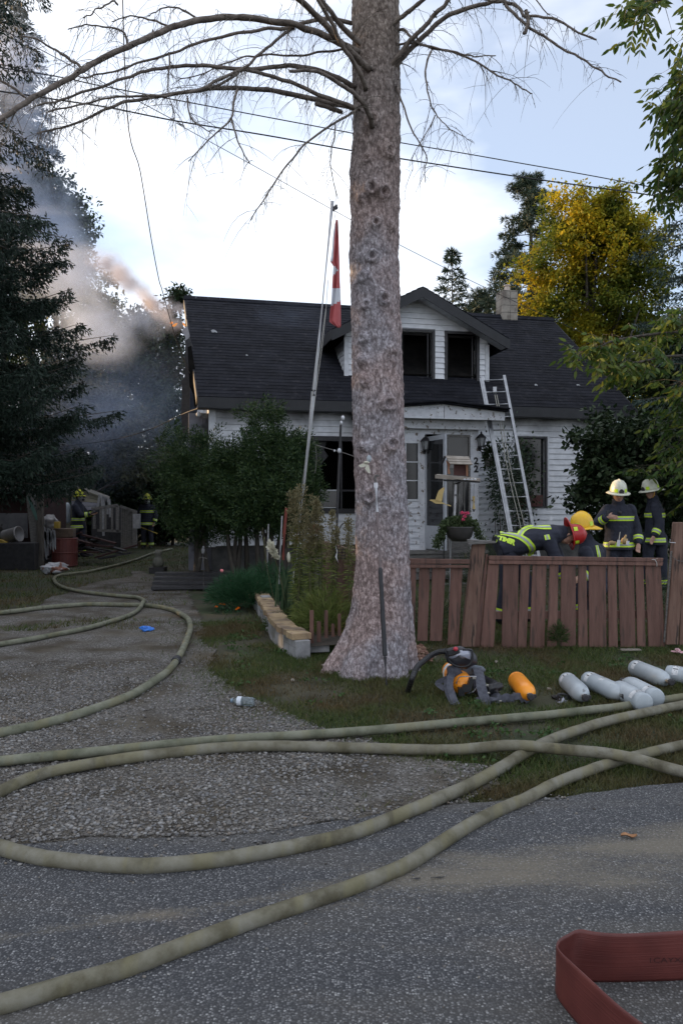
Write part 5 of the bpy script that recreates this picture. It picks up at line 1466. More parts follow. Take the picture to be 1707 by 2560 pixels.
# cedars along the front of the house, left
ced = [('tallest cedar, reaching above the left window', [ell(668, 1085, 13.4, 0.36, 0.55), ell(660, 1150, 13.3, 0.66, 0.55), ell(690, 1230, 13.2, 0.72, 0.60), ell(640, 1255, 13.2, 0.78, 0.55)], 680, 13.4),
       ('cedar in the middle of the group, lower than its neighbours', [ell(592, 1170, 13.9, 0.50, 0.45), ell(570, 1245, 13.7, 0.72, 0.50), ell(600, 1285, 13.5, 0.7, 0.35)], 600, 13.8),
       ('dark cedar at the left corner of the house', [ell(480, 1150, 14.6, 0.70, 0.55), ell(475, 1230, 14.4, 0.62, 0.65), ell(520, 1230, 14.2, 0.8, 0.62), ell(505, 1300, 14.2, 0.75, 0.45)], 500, 14.5),
       ('spreading cedar by the black window left of the trunk', [ell(738, 1160, 13.9, 0.42, 0.45), ell(735, 1230, 13.6, 0.45, 0.55), ell(712, 1280, 13.4, 0.5, 0.4)], 715, 13.7)]
for i, (lab, cr, x, Y) in enumerate(ced):
    o = thing('cedar_shrub', lab, 'shrub', (gx(x, Y), Y, 0), 'cedars in front of the house')
    mb = MB()
    for k in range(4):
        e = Vector(cr[k % len(cr)][0]); b0 = Vector((gx(x, Y)+rnd.uniform(-0.22, 0.22), Y+rnd.uniform(-.15, .15), 0))
        mb.tube(spline([b0, (b0+e)/2+Vector((rnd.uniform(-.1, .1), 0, 0)), e], 4), [0.055-0.004*j for j in range(9)], 7)
    mb.build('trunk', M_trunkbark, o, smooth=True, fix=False)
    ncl = 520; per = 75
    w_ = np.array([r[0]*r[2] for c, r in cr]); w_ /= w_.sum(); cls = []
    while len(cls) < ncl:
        c, r = cr[rng.choice(len(cr), p=w_)]; d = rng.normal(size=3); d /= np.linalg.norm(d)
        cls.append(np.array(c)+d*np.array(r)*(0.5+0.55*rng.random()))
    cls = np.array(cls); ax = rng.normal(size=(ncl, 3))*0.5+[0, -0.25, 0.35]; ax /= np.linalg.norm(ax, axis=1, keepdims=True)
    ci = np.repeat(np.arange(ncl), per); q = rng.random(len(ci)); spread = rng.normal(size=(len(ci), 3))
    C = cls[ci]+ax[ci]*(q*0.30)[:, None]+spread*(0.055*(1-q*0.5))[:, None]
    D = ax[ci]+spread*0.65
    ln = 0.06*(0.6+0.7*rng.random(len(C)))
    np_mesh('crown', cards(C, D, ln, 0.020), 4, L_cedar, o)

# right of the house: shrub, vine, trees
broadleaf('viburnum_shrub', 'large dark leafy shrub covering the right corner of the house', 'shrub', (gx(1560, 14.2), 14.2, 0),
          [ell(1480, 1150, 14.2, 0.72, 0.80), ell(1560, 1120, 14.4, 0.9, 0.70), ell(1640, 1110, 14.6, 0.9, 0.75), ell(1540, 1230, 14.0, 0.95, 0.85), ell(1460, 1240, 14.0, 0.50, 0.45), ell(1660, 1250, 14.2, 0.9, 0.9), ell(1500, 1050, 14.6, 0.35, 0.20), ell(1590, 1340, 14.2, 1.1, 0.5)], 330, 60, 0.12, L_dark, clump=0.26, trunk_r=0.06, shell=0.55, limbs=26, droop=0.35)
broadleaf('maple_tree', 'tall maple turning yellow behind the right end of the roof', 'tree', (gx(1480, 26), 26, 0),
          [ell(1500, 620, 26, 2.0, 2.0), ell(1420, 640, 26, 1.7, 1.9), ell(1560, 590, 26, 1.6, 1.5), ell(1440, 560, 26, 1.3, 1.2), ell(1500, 520, 26, 1.1, 0.8), ell(1340, 680, 26, 1.1, 0.9), ell(1600, 700, 26, 1.6, 2.0), ell(1490, 780, 26, 1.9, 1.8), ell(1400, 820, 26, 1.4, 1.2), ell(1350, 780, 26, 1.0, 0.8), ell(1600, 860, 26, 1.6, 1.8), ell(1390, 500, 26, 0.6, 0.35), ell(1560, 950, 26, 1.6, 1.5), ell(1470, 880, 26, 1.3, 0.9)], 620, 125, 0.125, L_maple, clump=0.46, trunk_r=0.25, shell=0.3, limbs=40)
# tall thin pine left of the maple
def pine(x, Y, ytop, label, w=1.0, group=None, low=900):
    base = (gx(x, Y), Y, 0); h = hz(ytop, Y); zl_ = hz(low, Y)
    o = thing('pine_tree', label, 'tree', base, group)
    mb = MB(); b = Vector(base); mb.tube([b, b+Vector((0, 0, h*0.6)), b+Vector((0.05, 0, h*0.99))], [0.22, 0.14, 0.02], 8)
    Cs, Ds = [], []
    nlev = int((h-zl_)/0.42)
    for l in range(nlev):
        f = l/nlev; z = zl_+(h-zl_)*f
        for k in range(5):
            an = rnd.random()*6.283; Lb = w*((1-f)**0.7*1.9+0.25)*rnd.uniform(0.45, 1.15)
            tip = b+Vector((math.cos(an)*Lb, math.sin(an)*Lb, z+0.25*Lb)); s = b+Vector((0, 0, z))
            mb.tube([s, (s+tip)/2-Vector((0, 0, 0.06*Lb)), tip], [0.03, 0.02, 0.008], 4, cap=False)
            for j in range(5):
                q = 0.45+0.55*rnd.random(); c = np.array(s.lerp(tip, q))+rng.normal(size=3)*0.12*w
                n_ = 55; off = rng.normal(size=(n_, 3)); off /= np.linalg.norm(off, axis=1, keepdims=True); off[:, 2] = off[:, 2]*0.6+0.25
                Cs.append(c+off*0.05); Ds.append(off)
    C = np.concatenate(Cs); D = np.concatenate(Ds)
    ok = np.ones(len(C), bool)
    mb.build('trunk', M_trunkbark, o, fix=False)
    np_mesh('crown', cards(C, D, 0.26*w**0.3*(0.7+0.5*rng.random(len(C))), 0.035), 4, L_pine, o)
pine(1325, 33, 425, 'slender pine topping the trees left of the yellow maple', w=0.85, low=640)
pine(1290, 31, 640, 'dark broad pine behind the chimney', w=1.5, low=1000)
pine(1215, 35, 725, 'bluish pine low behind the chimney and dormer', w=1.2, low=1000)
conifer('spruce_tree', 'small thin spruce showing above the dormer roof', 'tree', (gx(1130, 34), 34, 0), hz(632, 34), 1.8, L_pine, z_low=6, levels=17, per=7, twigs=6, needle=0.26, nw=0.045, droop=-0.12, trunk_r=0.12, hang=0.0, prof=lambda f: (1-f)**0.9, dens=0.55)
# spruce on the right edge
conifer('spruce_tree', 'blue green spruce crowding the right edge behind the ash leaves', 'tree', (gx(1900, 18.5), 18.5, 0), 13.5, 3.0, L_blue, z_low=3.2, levels=30, per=9, twigs=11, needle=0.12, nw=0.030, droop=0.20, trunk_r=0.2, hang=0.7, prof=lambda f: (1-f)**0.55, jitter=0.35)
# broadleaf mass right of the house, low
broadleaf('ash_tree', 'green tree filling the gap right of the roof end', 'tree', (gx(1650, 21), 21, 0),
          [ell(1640, 980, 21, 1.3, 1.6), ell(1690, 900, 21, 1.4, 1.5), ell(1600, 1080, 21, 0.9, 1.1), ell(1680, 1120, 21, 1.4, 1.3), ell(1720, 1000, 21, 1.2, 1.5)], 260, 95, 0.13, L_green, clump=0.42, trunk_r=0.16)

# ash tree off the right side whose compound leaves hang into view
def compound(mb_pts, C, D, W, S, base, d, L_, n_pairs=4, leaf=0.10, w=0.036, hang=0.5):
    d = d.normalized(); s = d.cross(Vector((0, 0, 1)))
    if s.length < 0.1: s = Vector((1, 0, 0))
    s.normalize()
    tip = base+d*L_+Vector((0, 0, -hang*L_*0.4)); mb_pts.append([base, base+d*L_*0.5, tip])
    for i in range(n_pairs):
        q = 0.25+0.7*i/n_pairs; p = base.lerp(tip, q)+Vector((0, 0, 0.03*L_*math.sin(q*3)))
        for sg in (-1, 1):
            dd = (s*sg*0.85+d*0.45+Vector((rnd.gauss(0, .12), rnd.gauss(0, .12), -hang-0.35*rnd.random()))).normalized()
            C.append(p); D.append(dd); S.append(leaf*rnd.uniform(0.8, 1.15)); W.append(w)
    C.append(tip); D.append((d+Vector((0, 0, -hang*1.2))).normalized()); S.append(leaf); W.append(w)
def leaf6(C, D, S, W):
    C = np.array([tuple(c) for c in C]); D = np.array([tuple(c) for c in D]); S = np.array(S)[:, None]; W = np.array(W)[:, None]
    Sd = np.cross(D, rng.normal(size=D.shape)*0.5+[0, 1.0, 0.3]); Sd /= np.maximum(np.linalg.norm(Sd, axis=1, keepdims=True), 1e-5)
    Nn = np.cross(D, Sd)
    V = np.empty((len(C), 6, 3))
    V[:, 0] = C; V[:, 1] = C+D*S*0.25+Sd*W*0.45; V[:, 2] = C+D*S*0.6+Sd*W*0.42-Nn*S*0.03; V[:, 3] = C+D*S-Nn*S*0.08; V[:, 4] = C+D*S*0.6-Sd*W*0.42-Nn*S*0.03; V[:, 5] = C+D*S*0.25-Sd*W*0.45
    return V.reshape(-1, 3)
def hanging_ash(label, base, boughs, leafsize, n_per, group=None, m=None, trunk_top=None):
    o = thing('ash_tree', label, 'tree', base, group)
    mb = MB(); b = Vector(base); top = Vector(trunk_top); mb.tube(spline([b, b.lerp(top, 0.5), top], 5), [0.2-0.012*i for i in range(11)], 8)
    tw = []; C, D, S, W = [], [], [], []
    for px, Ya, Yb, nn, spread in boughs:
        pts = spline(branch_path(px, Ya, Yb), 6)
        st = top.lerp(b, 0.12*rnd.random()); mb.tube([st]+pts, [0.045]+[0.03*(1-0.85*i/len(pts))+0.003 for i in range(len(pts))], 6)
        for k in range(nn):
            i = int(len(pts)*rnd.random()**0.7); i = min(i, len(pts)-2); p = pts[i]+Vector((rnd.gauss(0, spread), rnd.gauss(0, spread), rnd.gauss(0, spread)))
            d = (pts[i+1]-pts[i]).normalized()*0.5+Vector((rnd.gauss(-0.1, 0.8), rnd.gauss(0, 0.8), rnd.gauss(-0.1, 0.5)))
            tw.append([pts[i], (pts[i]+p)/2, p])
            compound(tw, C, D, W, S, p, d, leafsize*rnd.uniform(2.0, 3.2), n_pairs=rnd.choice((3, 4, 4)), leaf=leafsize, w=leafsize*0.34)
    mb.build('trunk', M_trunkbark, o, smooth=True, fix=False)
    t_ = MB()
    for a in tw: t_.tube(a, [0.004, 0.003, 0.0015], 3, cap=False)
    t_.build('twigs', M_twig, o, fix=False, kind='stuff')
    np_mesh('foliage', leaf6(C, D, S, W), 6, m or L_ash, o)
    return o
hanging_ash('ash tree at the top right whose pointed leaflets hang into the sky', (5.2, 8.5, 0),
    [([(1900, -60), (1800, -30), (1700, -10), (1620, 5), (1590, 25)], 8.2, 7.6, 55, 0.10), ([(1850, 60), (1790, 80), (1740, 100), (1720, 150)], 8.4, 7.8, 30, 0.08),
     ([(1900, 100), (1800, 160), (1740, 200), (1700, 260)], 8.4, 7.9, 100, 0.12), ([(1900, 140), (1800, 220), (1750, 280), (1725, 340)], 8.6, 8.1, 110, 0.14),
     ([(1900, 340), (1800, 400), (1740, 430), (1690, 440)], 8.8, 8.4, 90, 0.16), ([(1900, 200), (1850, 300), (1800, 370)], 8.6, 8.6, 90, 0.25)], 0.105, 8, trunk_top=(4.9, 8.6, 7.6))
hanging_ash('leafy walnut like bough tree reaching over the right roof slope', (6.9, 12.6, 0),
    [([(1900, 840), (1760, 830), (1640, 835), (1540, 850), (1500, 865), (1450, 878)], 12.4, 11.8, 42, 0.08), ([(1900, 900), (1780, 890), (1680, 890), (1620, 900), (1560, 915), (1530, 925)], 12.2, 11.6, 45, 0.10),
     ([(1900, 960), (1820, 950), (1760, 950), (1700, 955)], 12.6, 12.2, 70, 0.16), ([(1900, 760), (1820, 780), (1760, 800), (1690, 815)], 12.6, 12.2, 80, 0.16),
     ([(1900, 1040), (1800, 1050), (1740, 1060), (1700, 1070)], 12.8, 12.6, 70, 0.22), ([(1900, 1150), (1800, 1160), (1700, 1160)], 12.8, 12.6, 90, 0.3)], 0.15, 8, trunk_top=(6.6, 12.6, 4.9))

# unseen trees added outside the frame to keep low sun off the yard
off = [(-10.5, 9.5, 8.5), (-12.5, 14, 8.5), (-13.5, 19, 7.5), (-10, 5, 8.5), (-15, 25, 7.5), (-11.3, 16.6, 7.0)]
src_ = None
for i, (x, y, h) in enumerate(off):
    if src_ is None:
        src_ = conifer('spruce_tree', 'unseen spruce added to shade the yard, third from the far end of the row', 'tree', (x, y, 0), h, 2.8, L_spruce, z_low=0.4, levels=22, per=9, twigs=6, needle=0.30, nw=0.12, droop=0.25, ncard=3, dens=0.6, prof=lambda f: (1-f)**0.5, group='unseen spruces added to shade the yard')
        h0 = h
    else:
        c = copy_tree(src_); c.location = (x, y, 0); c.scale = (1, 1, h/h0); c.rotation_euler = (0, 0, i*1.3); c['label'] = ['', 'unseen spruce added to shade the yard, second from the road', 'unseen spruce added to shade the yard, middle of the row', 'unseen spruce added to shade the yard, nearest the road', 'unseen spruce added to shade the yard, farthest in the row', 'small unseen spruce added to block sun through a gap in the row'][i]
# far wood that closes the horizon
fw = []
pts_ = []
for k in range(34):
    a = R(-62+k*3.7); d = 62+6*rnd.random()
    pts_.append((math.sin(a)*d, math.cos(a)*d, rnd.uniform(3.0, 5.5)))
C, D = [], []
for (x, y, h) in pts_:
    n_ = 1100; u = rng.normal(size=(n_, 3)); u /= np.linalg.norm(u, axis=1, keepdims=True)
    C.append(np.array([x, y, h*0.45])+u*np.array([5.0, 2.5, h*0.55])*(0.7+0.3*rng.random((n_, 1)))); D.append(u+rng.normal(size=(n_, 3))*0.7)
C = np.concatenate(C); D = np.concatenate(D); ok = C[:, 2] > 0
tag(np_mesh('far_wood', cards(C[ok], D[ok], 0.9, 0.6), 4, L_dark, kind='stuff'), 'dark far wood closing the horizon behind the yard', 'woodland')
# ------------------------------------------------------------------ brown picket fences
M_fence = mat('brown_fence_paint', (0.120, 0.060, 0.046), (0.175, 0.092, 0.072), scale=3.0, rough=0.75, bump=0.35, bscale=30, stretch=(6, 6, 0.8), c3=(0.075, 0.045, 0.036), s3=4, lo3=0.55, hi3=0.68, var=0.16)
M_post = mat('weathered_post', (0.13, 0.07, 0.05), (0.20, 0.12, 0.09), scale=4, rough=0.8, bump=0.5, bscale=30, stretch=(7, 7, 0.6), c3=(0.05, 0.032, 0.026), s3=5, lo3=0.56, hi3=0.62)
FY = 7.95
zf = lambda x, y: (1200+x/3.0927, 1150+y/3.0927)
zg = lambda x, y: (980+x/2.1568, 1350+y/2.1568)
def plank(par, tl, tr, bl, br, yt, yb, Y, th=0.02, m=None, dy=0.0, name='picket'):
    """one board, given where its corners stand on the fence plane"""
    a, b, c, d = P(bl, yb, Y+dy), P(br, yb, Y+dy), P(tr, yt, Y), P(tl, yt, Y)
    a.z = max(a.z, 0.0) if a.z < 0.0 else a.z
    mb = MB(); off = Vector((0, th, 0))
    mb.hexa([a, b, b+off, a+off, d, c, c+off, d+off])
    return mb.build(name, m or M_fence, par, bevel=0.003)
f1 = thing('picket_fence', 'brown fence panel in front of the crouching firefighters', 'fence', (gx(1425, FY), FY, 0), 'brown picket fence')
pk = [(60, 145, 0, 105, 1450), (178, 297, 165, 283, 1478), (315, 385, 287, 355, 1465), (405, 512, 382, 495, 1462), (535, 605, 518, 590, 1458), (625, 738, 620, 738, 1442), (757, 820, 757, 830, 1465),
      (838, 968, 842, 975, 1450), (985, 1050, 993, 1063, 1450), (1063, 1185, 1085, 1200, 1452), (1198, 1260, 1215, 1278, 1445), (1275, 1392, 1300, 1430, 1445)]
for tl, tr, bl, br, yb in pk:
    t0 = zf(tl, 795); plank(f1, t0[0], zf(tr, 0)[0], zf(bl, 0)[0], zf(br, 0)[0], t0[1], zf(0, yb)[1], FY, dy=rnd.uniform(-0.01, 0.005))
for (ya0, ya1, yb0, yb1, dy_, tt) in ((738, 756, 770, 787, -0.035, 0.033), (771, 788, 803, 817, -0.028, 0.026)):
    p0, p1 = zf(60, ya0), zf(1405, ya1); q0, q1 = zf(62, yb0), zf(1398, yb1)
    a, b, c, d = P(*q0, FY), P(*q1, FY), P(*p1, FY), P(*p0, FY)
    for v in (a, b, c, d): v.y += dy_
    mb = MB(); o_ = Vector((0, tt, 0)); mb.hexa([a, b, b+o_, a+o_, d, c, c+o_, d+o_]); mb.build('top_rail', M_fence, f1, bevel=0.004)
a, b = P(*zf(62, 745), FY), P(*zf(1400, 762), FY)
mb = MB(); mb.bar(a+Vector((0, 0.035, -0.02)), b+Vector((0, 0.035, -0.02)), 0.07, 0.03, up=Vector((0, 0, 1))); mb.build('back_rail', M_fence, f1)
a, b = P(*zf(40, 1200), FY+0.04), P(*zf(1415, 1190), FY+0.04)
mb = MB(); mb.bar(a, b, 0.03, 0.08, up=Vector((0, 0, 1))); mb.build('back_rail', M_fence, f1)
mb = MB(); k0 = P(*zf(1345, 770), FY-0.045)
mb.tube(spline([k0+Vector((-0.03, 0, 0.0)), k0, k0+Vector((0.02, -0.005, -0.03)), k0+Vector((0.025, 0, -0.07))], 4), 0.003, 5); mb.tube([k0+Vector((0.0, 0, 0)), k0+Vector((0.03, 0, 0.01))], 0.003, 5)
tw_ = mb.build('string', mat('white_string', (0.5, 0.5, 0.48), rough=0.8), f1)
f2 = thing('picket_fence', 'short brown fence panel just right of the tree trunk', 'fence', (gx(1110, FY), FY, 0), 'brown picket fence')
for tl, tr, bl, br, yb in [(100, 130, 92, 120, 520), (147, 203, 135, 190, 545), (216, 288, 203, 268, 545), (316, 380, 298, 358, 565)]:
    plank(f2, zg(tl, 0)[0], zg(tr, 0)[0], zg(bl, 0)[0], zg(br, 0)[0], zg(0, 148)[1], zg(0, yb)[1], FY+0.02)
for (y0, y1, dy_) in ((98, 128, -0.03), (129, 150, -0.022)):
    a, b, c, d = P(*zg(60, y1), FY), P(*zg(413, y1), FY), P(*zg(415, y0+6), FY), P(*zg(60, y0), FY)
    for v in (a, b, c, d): v.y += dy_
    mb = MB(); o_ = Vector((0, 0.03, 0)); mb.hexa([a, b, b+o_, a+o_, d, c, c+o_, d+o_]); mb.build('top_rail', M_fence, f2, bevel=0.004)
def post(label, bl, br, tl, tr, yb, yt, Y, m, cap=None, wdt=0.1):
    a, b, c, d = P(bl, yb, Y), P(br, yb, Y), P(tr, yt, Y), P(tl, yt, Y)
    o = thing('fence_post', label, 'fence post', ((a.x+b.x)/2, Y, 0), 'posts of the brown fence')
    off = Vector((0, wdt, 0)); mb = MB(); mb.hexa([a, b, b+off, a+off, d, c, c+off, d+off]); mb.build('post', m, o, bevel=0.006)
    return o
fp = post('leaning brown fence post with a grey flat cap', 1152, 1186, 1182, 1214, 1618, 1356, FY-0.03, M_post)
a = P(1167, 1354, FY-0.08); mb = MB(); mb.hexa([P(1170, 1362, FY-.1), P(1240, 1358, FY-.1), P(1236, 1356, FY+.13), P(1172, 1356, FY+.13), P(1166, 1349, FY-.1), P(1238, 1353, FY-.1), P(1234, 1352, FY+.13), P(1168, 1348, FY+.13)])
mb.build('cap', M_greywood, fp, bevel=0.003)
plank(fp, 1214, 1219, 1182, 1200, 1385, 1618, FY+0.01, name='side_board')
fp2 = post('leaning orange brown fence post at the right edge', 1664, 1694, 1689, 1716, 1612, 1306, FY-0.06, M_post)
plank(fp2, 1676, 1686, 1658, 1668, 1378, 1606, FY-0.03, m=M_greywood, name='side_board')
plank(fp2, 1708, 1733, 1697, 1722, 1330, 1612, FY-0.0, m=M_post, name='side_board')
mb = MB(); mb.tube(spline([P(1678, 1390, FY-0.09), P(1690, 1400, FY-0.09), P(1704, 1403, FY-0.09), P(1718, 1398, FY-0.08)], 4), 0.003, 5); mb.build('wire_tie', M_greywood, fp2)
mb = MB(); mb.tube([P(1674, 1348, FY-0.04), P(1673, 1356, FY-0.04), P(1688, 1357, FY-0.06)], 0.004, 5); mb.build('hook', M_trimw, fp2)
# side run behind the trunk
f3 = thing('picket_fence', 'weathered brown fence running back behind the tall weeds left of the trunk', 'fence', (gx(870, 9.2), 9.2, 0), 'brown picket fence')
A_, B_ = Vector((0.235, 8.35, 0)), Vector((-0.50, 12.2, 0)); dL = (B_-A_); nb = 26
for i in range(nb):
    c = A_+dL*((i+0.5)/nb); dr_ = dL.normalized(); w = 0.055 if i % 2 else 0.072; nn_ = Vector((dr_.y, -dr_.x, 0))*(-1)
    h = 0.92+0.02*rnd.random(); mb = MB(); a = c-dr_*w; b = c+dr_*w; ln = Vector((0.02*rnd.uniform(-1, 1), 0.0, 0))
    mb.hexa([a, b, b+nn_*0.02, a+nn_*0.02, a+ln+Vector((0, 0, h)), b+ln+Vector((0, 0, h)), b+ln+nn_*0.02+Vector((0, 0, h)), a+ln+nn_*0.02+Vector((0, 0, h))])
    mb.build('picket', M_greywood if i > 16 else M_fence, f3)
for zz in (0.95, 0.86):
    mb = MB(); up = Vector((0, 0, 1)); mb.bar(A_+up*zz-Vector((0.02, 0, 0)), B_+up*zz-Vector((0.02, 0, 0)), 0.05, 0.05, up=up); mb.build('top_rail', M_post, f3)

# small stub pickets inside the bed
for i, (x, yt, yb, w) in enumerate([(779, 1526, 1612, 10), (797, 1554, 1610, 10), (815, 1526, 1595, 9), (832, 1560, 1592, 8), (848, 1535, 1590, 8)]):
    o = MB(); Y_ = 7.62+0.06*i; a = P(x-w/2, yb, Y_); b = P(x+w/2, yb, Y_); c = P(x+w/2, yt, Y_); d = P(x-w/2, yt, Y_); of = Vector((0, 0.018, 0))
    o.hexa([a, b, b+of, a+of, d, c, c+of, d+of])
    if i == 0:
        bp = thing('bed_edging', 'low broken brown pickets sticking out of the flower bed', 'edging', (a.x, Y_, 0))
    o.build('stub', M_fence, bp)

# ------------------------------------------------------------------ block wall of the flower bed
M_conc = mat('grey_concrete_block', (0.24, 0.24, 0.25), (0.38, 0.38, 0.39), scale=7, rough=0.9, bump=0.4, bscale=80, c3=(0.15, 0.15, 0.14), s3=3, var=0.12)
M_buff = mat('buff_brick', (0.27, 0.19, 0.11), (0.40, 0.30, 0.18), scale=12, rough=0.9, bump=0.4, bscale=90, c3=(0.18, 0.13, 0.09), s3=4, var=0.22)
wallp = [G(739, 1646), G(690, 1612), G(668, 1578), G(650, 1545), G(632, 1512), G(622, 1494)]
bw = thing('garden_wall', 'low curved wall of grey blocks topped with buff bricks', 'garden wall', (wallp[0].x, wallp[0].y, 0))
path = spline(wallp, 12)
cum = [0]
for a, b in zip(path, path[1:]): cum.append(cum[-1]+(b-a).length)
def on_path(s):
    for i in range(len(cum)-1):
        if s <= cum[i+1]:
            f = (s-cum[i])/(cum[i+1]-cum[i]); return path[i].lerp(path[i+1], f), (path[i+1]-path[i]).normalized()
    return path[-1].copy(), (path[-1]-path[-2]).normalized()
s = 0.0; i = 0; BH = 0.185
while s < cum[-1]-0.1:
    p, d = on_path(s+0.195); ang = math.atan2(d.y, d.x)
    nrm = Vector((d.y, -d.x, 0))   # to the right = bed side
    mb = MB(); mb.box(p+nrm*0.075+Vector((rnd.uniform(-.006, .006), 0, BH/2-0.02+rnd.uniform(-0.006, 0.006))), (0.385, 0.15, BH), Matrix.Rotation(ang+rnd.uniform(-.02, .02), 3, 'Z'))
    mb.build('block', M_conc, bw, bevel=0.006); s += 0.398; i += 1
s = 0.05
while s < cum[-1]-0.02:
    p, d = on_path(s); ang = math.atan2(d.y, d.x); nrm = Vector((d.y, -d.x, 0)); w = rnd.choice((0.10, 0.10, 0.19))
    mb = MB(); z_ = BH-0.02+0.034
    mb.box(p+nrm*(0.085+rnd.uniform(-.012, .012))+d*w/2+Vector((0, 0, z_+rnd.uniform(-.003, .004))), (w-0.006, 0.20, 0.062), Matrix.Rotation(ang+rnd.uniform(-.08, .08), 3, 'Z') @ Matrix.Rotation(rnd.uniform(-.04, .04), 3, 'Y'))
    mb.build('brick', M_buff, bw, bevel=0.005); s += w+0.004
# end of the wall: a bit of ledge, loose bricks at the far end, two stacked grey pavers
mb = MB(); q = G(757, 1640); mb.box((q.x+0.10, q.y+0.12, 0.06), (0.30, 0.16, 0.07), Matrix.Rotation(0.2, 3, 'Z')); mb.build('block', M_conc, bw, bevel=0.005)
for i in range(2):
    o = thing('paver', ('upper' if i else 'lower')+' of two grey pavers stacked on the garden wall', 'paver', (0, 0, 0), 'grey pavers on the garden wall')
    c = P(664, 1517-19*i, 10.4); mb = MB(); mb.box((c.x, c.y, c.z), (0.125, 0.14, 0.095), Matrix.Rotation(0.1+0.2*i, 3, 'Z')); bpy.data.objects.remove(o)
    o = mb.build('paver', M_conc, bevel=0.008); tag(o, ('upper' if i else 'lower')+' of two grey pavers stacked on the garden wall', 'paver', 'grey pavers on the garden wall')
for (x, y, Y_, an, lab) in ((626, 1487, 11.2, 0.5, 'tilted buff brick resting at the far end of the garden wall'), (640, 1488, 10.9, -0.2, 'buff brick lying flat beside the tilted one on the garden wall')):
    c = P(x, y, Y_); mb = MB(); mb.box(c, (0.20, 0.10, 0.065), Matrix.Rotation(an, 3, 'Y') @ Matrix.Rotation(an, 3, 'Z')); tag(mb.build('brick', M_buff, bevel=0.005), lab, 'brick', 'loose buff bricks')

# soil of the bed
mb = MB(); bed = path+[Vector((-0.35, 11.6, 0)), Vector((0.1, 9.0, 0)), Vector((0.0, 7.6, 0))]
n0 = len(bed); mb.v += [(p.x, p.y, 0.10) for p in bed]; cen = Vector((-0.6, 9.2, 0.14)); mb.v.append(tuple(cen))
for k in range(n0): mb.face((n0, k, (k+1) % n0))
tag(mb.build('bed_soil', mat('bed_soil', (0.022, 0.017, 0.012), (0.045, 0.035, 0.025), scale=8, rough=1, bump=0.8, bscale=30), fix=False), kind='structure')
# wood chips right of the trunk
def chips(n):
    out = []
    while len(out) < n:
        x = 0.50+0.36*rnd.random()**1.3; y = 7.15+0.75*rnd.random()
        out.append((x, y, 0.02+0.07*max(0, 1-abs(x-0.55)/0.3)*rnd.random()))
    return np.array(out)
tag(stone_field('wood_chips', 420, chips, 0.012, 0.045, leafmat('wood_chip', [(0.12, 0.06, 0.04), (0.20, 0.11, 0.08), (0.27, 0.17, 0.12)], trans=0)), 'pile of reddish wood chips beside the trunk base', 'wood chips')

# ------------------------------------------------------------------ garden plants
L_weed = leafmat('weed_leaves', [(0.09, 0.13, 0.03), (0.15, 0.19, 0.05), (0.22, 0.25, 0.08)], trans=0.3, patch=[(0.20, 0.13, 0.04), (0.22, 0.13, 0.04), (0.13, 0.12, 0.04)], pscale=2.2, plo=0.52, phi=0.62)
L_weedtop = leafmat('weed_seed_heads', [(0.15, 0.13, 0.06), (0.22, 0.19, 0.10), (0.28, 0.25, 0.15)], trans=0.2)
L_blade = leafmat('iris_blade', [(0.04, 0.075, 0.035), (0.06, 0.10, 0.05), (0.08, 0.125, 0.065)], trans=0.25)
L_feather = leafmat('feathery_green', [(0.02, 0.07, 0.03), (0.03, 0.095, 0.04), (0.05, 0.12, 0.055)], trans=0.25)
M_stem = mat('weed_stem', (0.07, 0.075, 0.035), (0.11, 0.10, 0.05), scale=8, rough=0.8)
def weed(label, x, Y, ytop, ybot, nst, spread, group='tall weeds in the flower bed', bottom_brown=True):
    base = Vector((gx(x, Y), Y, 0.1)); H_ = hz(ytop, Y)-0.1
    o = thing('tall_weed', label, 'plant', base, group)
    st = MB(); C, D, S = [], [], []; C2, D2 = [], []
    for k in range(nst):
        h = H_*rnd.uniform(0.78, 1.0); top = base+Vector((rnd.gauss(0, spread), rnd.gauss(0, spread*0.5), h)); b0 = base+Vector((rnd.gauss(0, spread*0.5), rnd.gauss(0, 0.06), 0))
        pts = spline([b0, b0.lerp(top, 0.5)+Vector((rnd.gauss(0, 0.02), 0, 0)), top], 6); st.tube(pts, [0.006-0.0003*i for i in range(len(pts))], 5, cap=False)
        nL = int(h*120)
        for j in range(nL):
            f = rnd.random(); i = min(len(pts)-2, int(f*(len(pts)-1))); p = pts[i].lerp(pts[i+1], f*(len(pts)-1)-i)
            a = rnd.random()*6.283
            if f < 0.72:
                C.append(p); D.append((math.cos(a), math.sin(a), -0.15-0.9*(1-f)*rnd.random()+0.2)); S.append(0.10*(0.6+0.6*rnd.random())*(1.2-0.6*f))
            if f > 0.6:
                for q in range(5):
                    r__ = 0.075*(1.15-f)*2.2*rnd.random(); C2.append(p+Vector((math.cos(a)*r__, math.sin(a)*r__, 0.03*rnd.random()))); D2.append((math.cos(a)+rnd.gauss(0, .5), math.sin(a)+rnd.gauss(0, .5), 0.6))
    st.build('stem', M_stem, o, fix=False, kind='stuff')
    C = np.array([tuple(c) for c in C]); S = np.array(S); np_mesh('leaves', cards(C, np.array(D, float), S, 0.013), 4, L_weed, o, kind='stuff')
    C2 = np.array([tuple(c) for c in C2]); np_mesh('seed_heads', cards(C2, np.array(D2, float), 0.022, 0.013), 4, L_weedtop, o, kind='stuff')
weed('tallest yellow green weed clump, leaning left beside the flagpole foot', 745, 8.7, 1207, 1570, 9, 0.085)
weed('second clump of tall weeds, directly under the flagpole', 780, 8.5, 1240, 1570, 11, 0.075)
weed('single tall weed between the flagpole clump and the trunk', 832, 8.4, 1262, 1560, 5, 0.025)
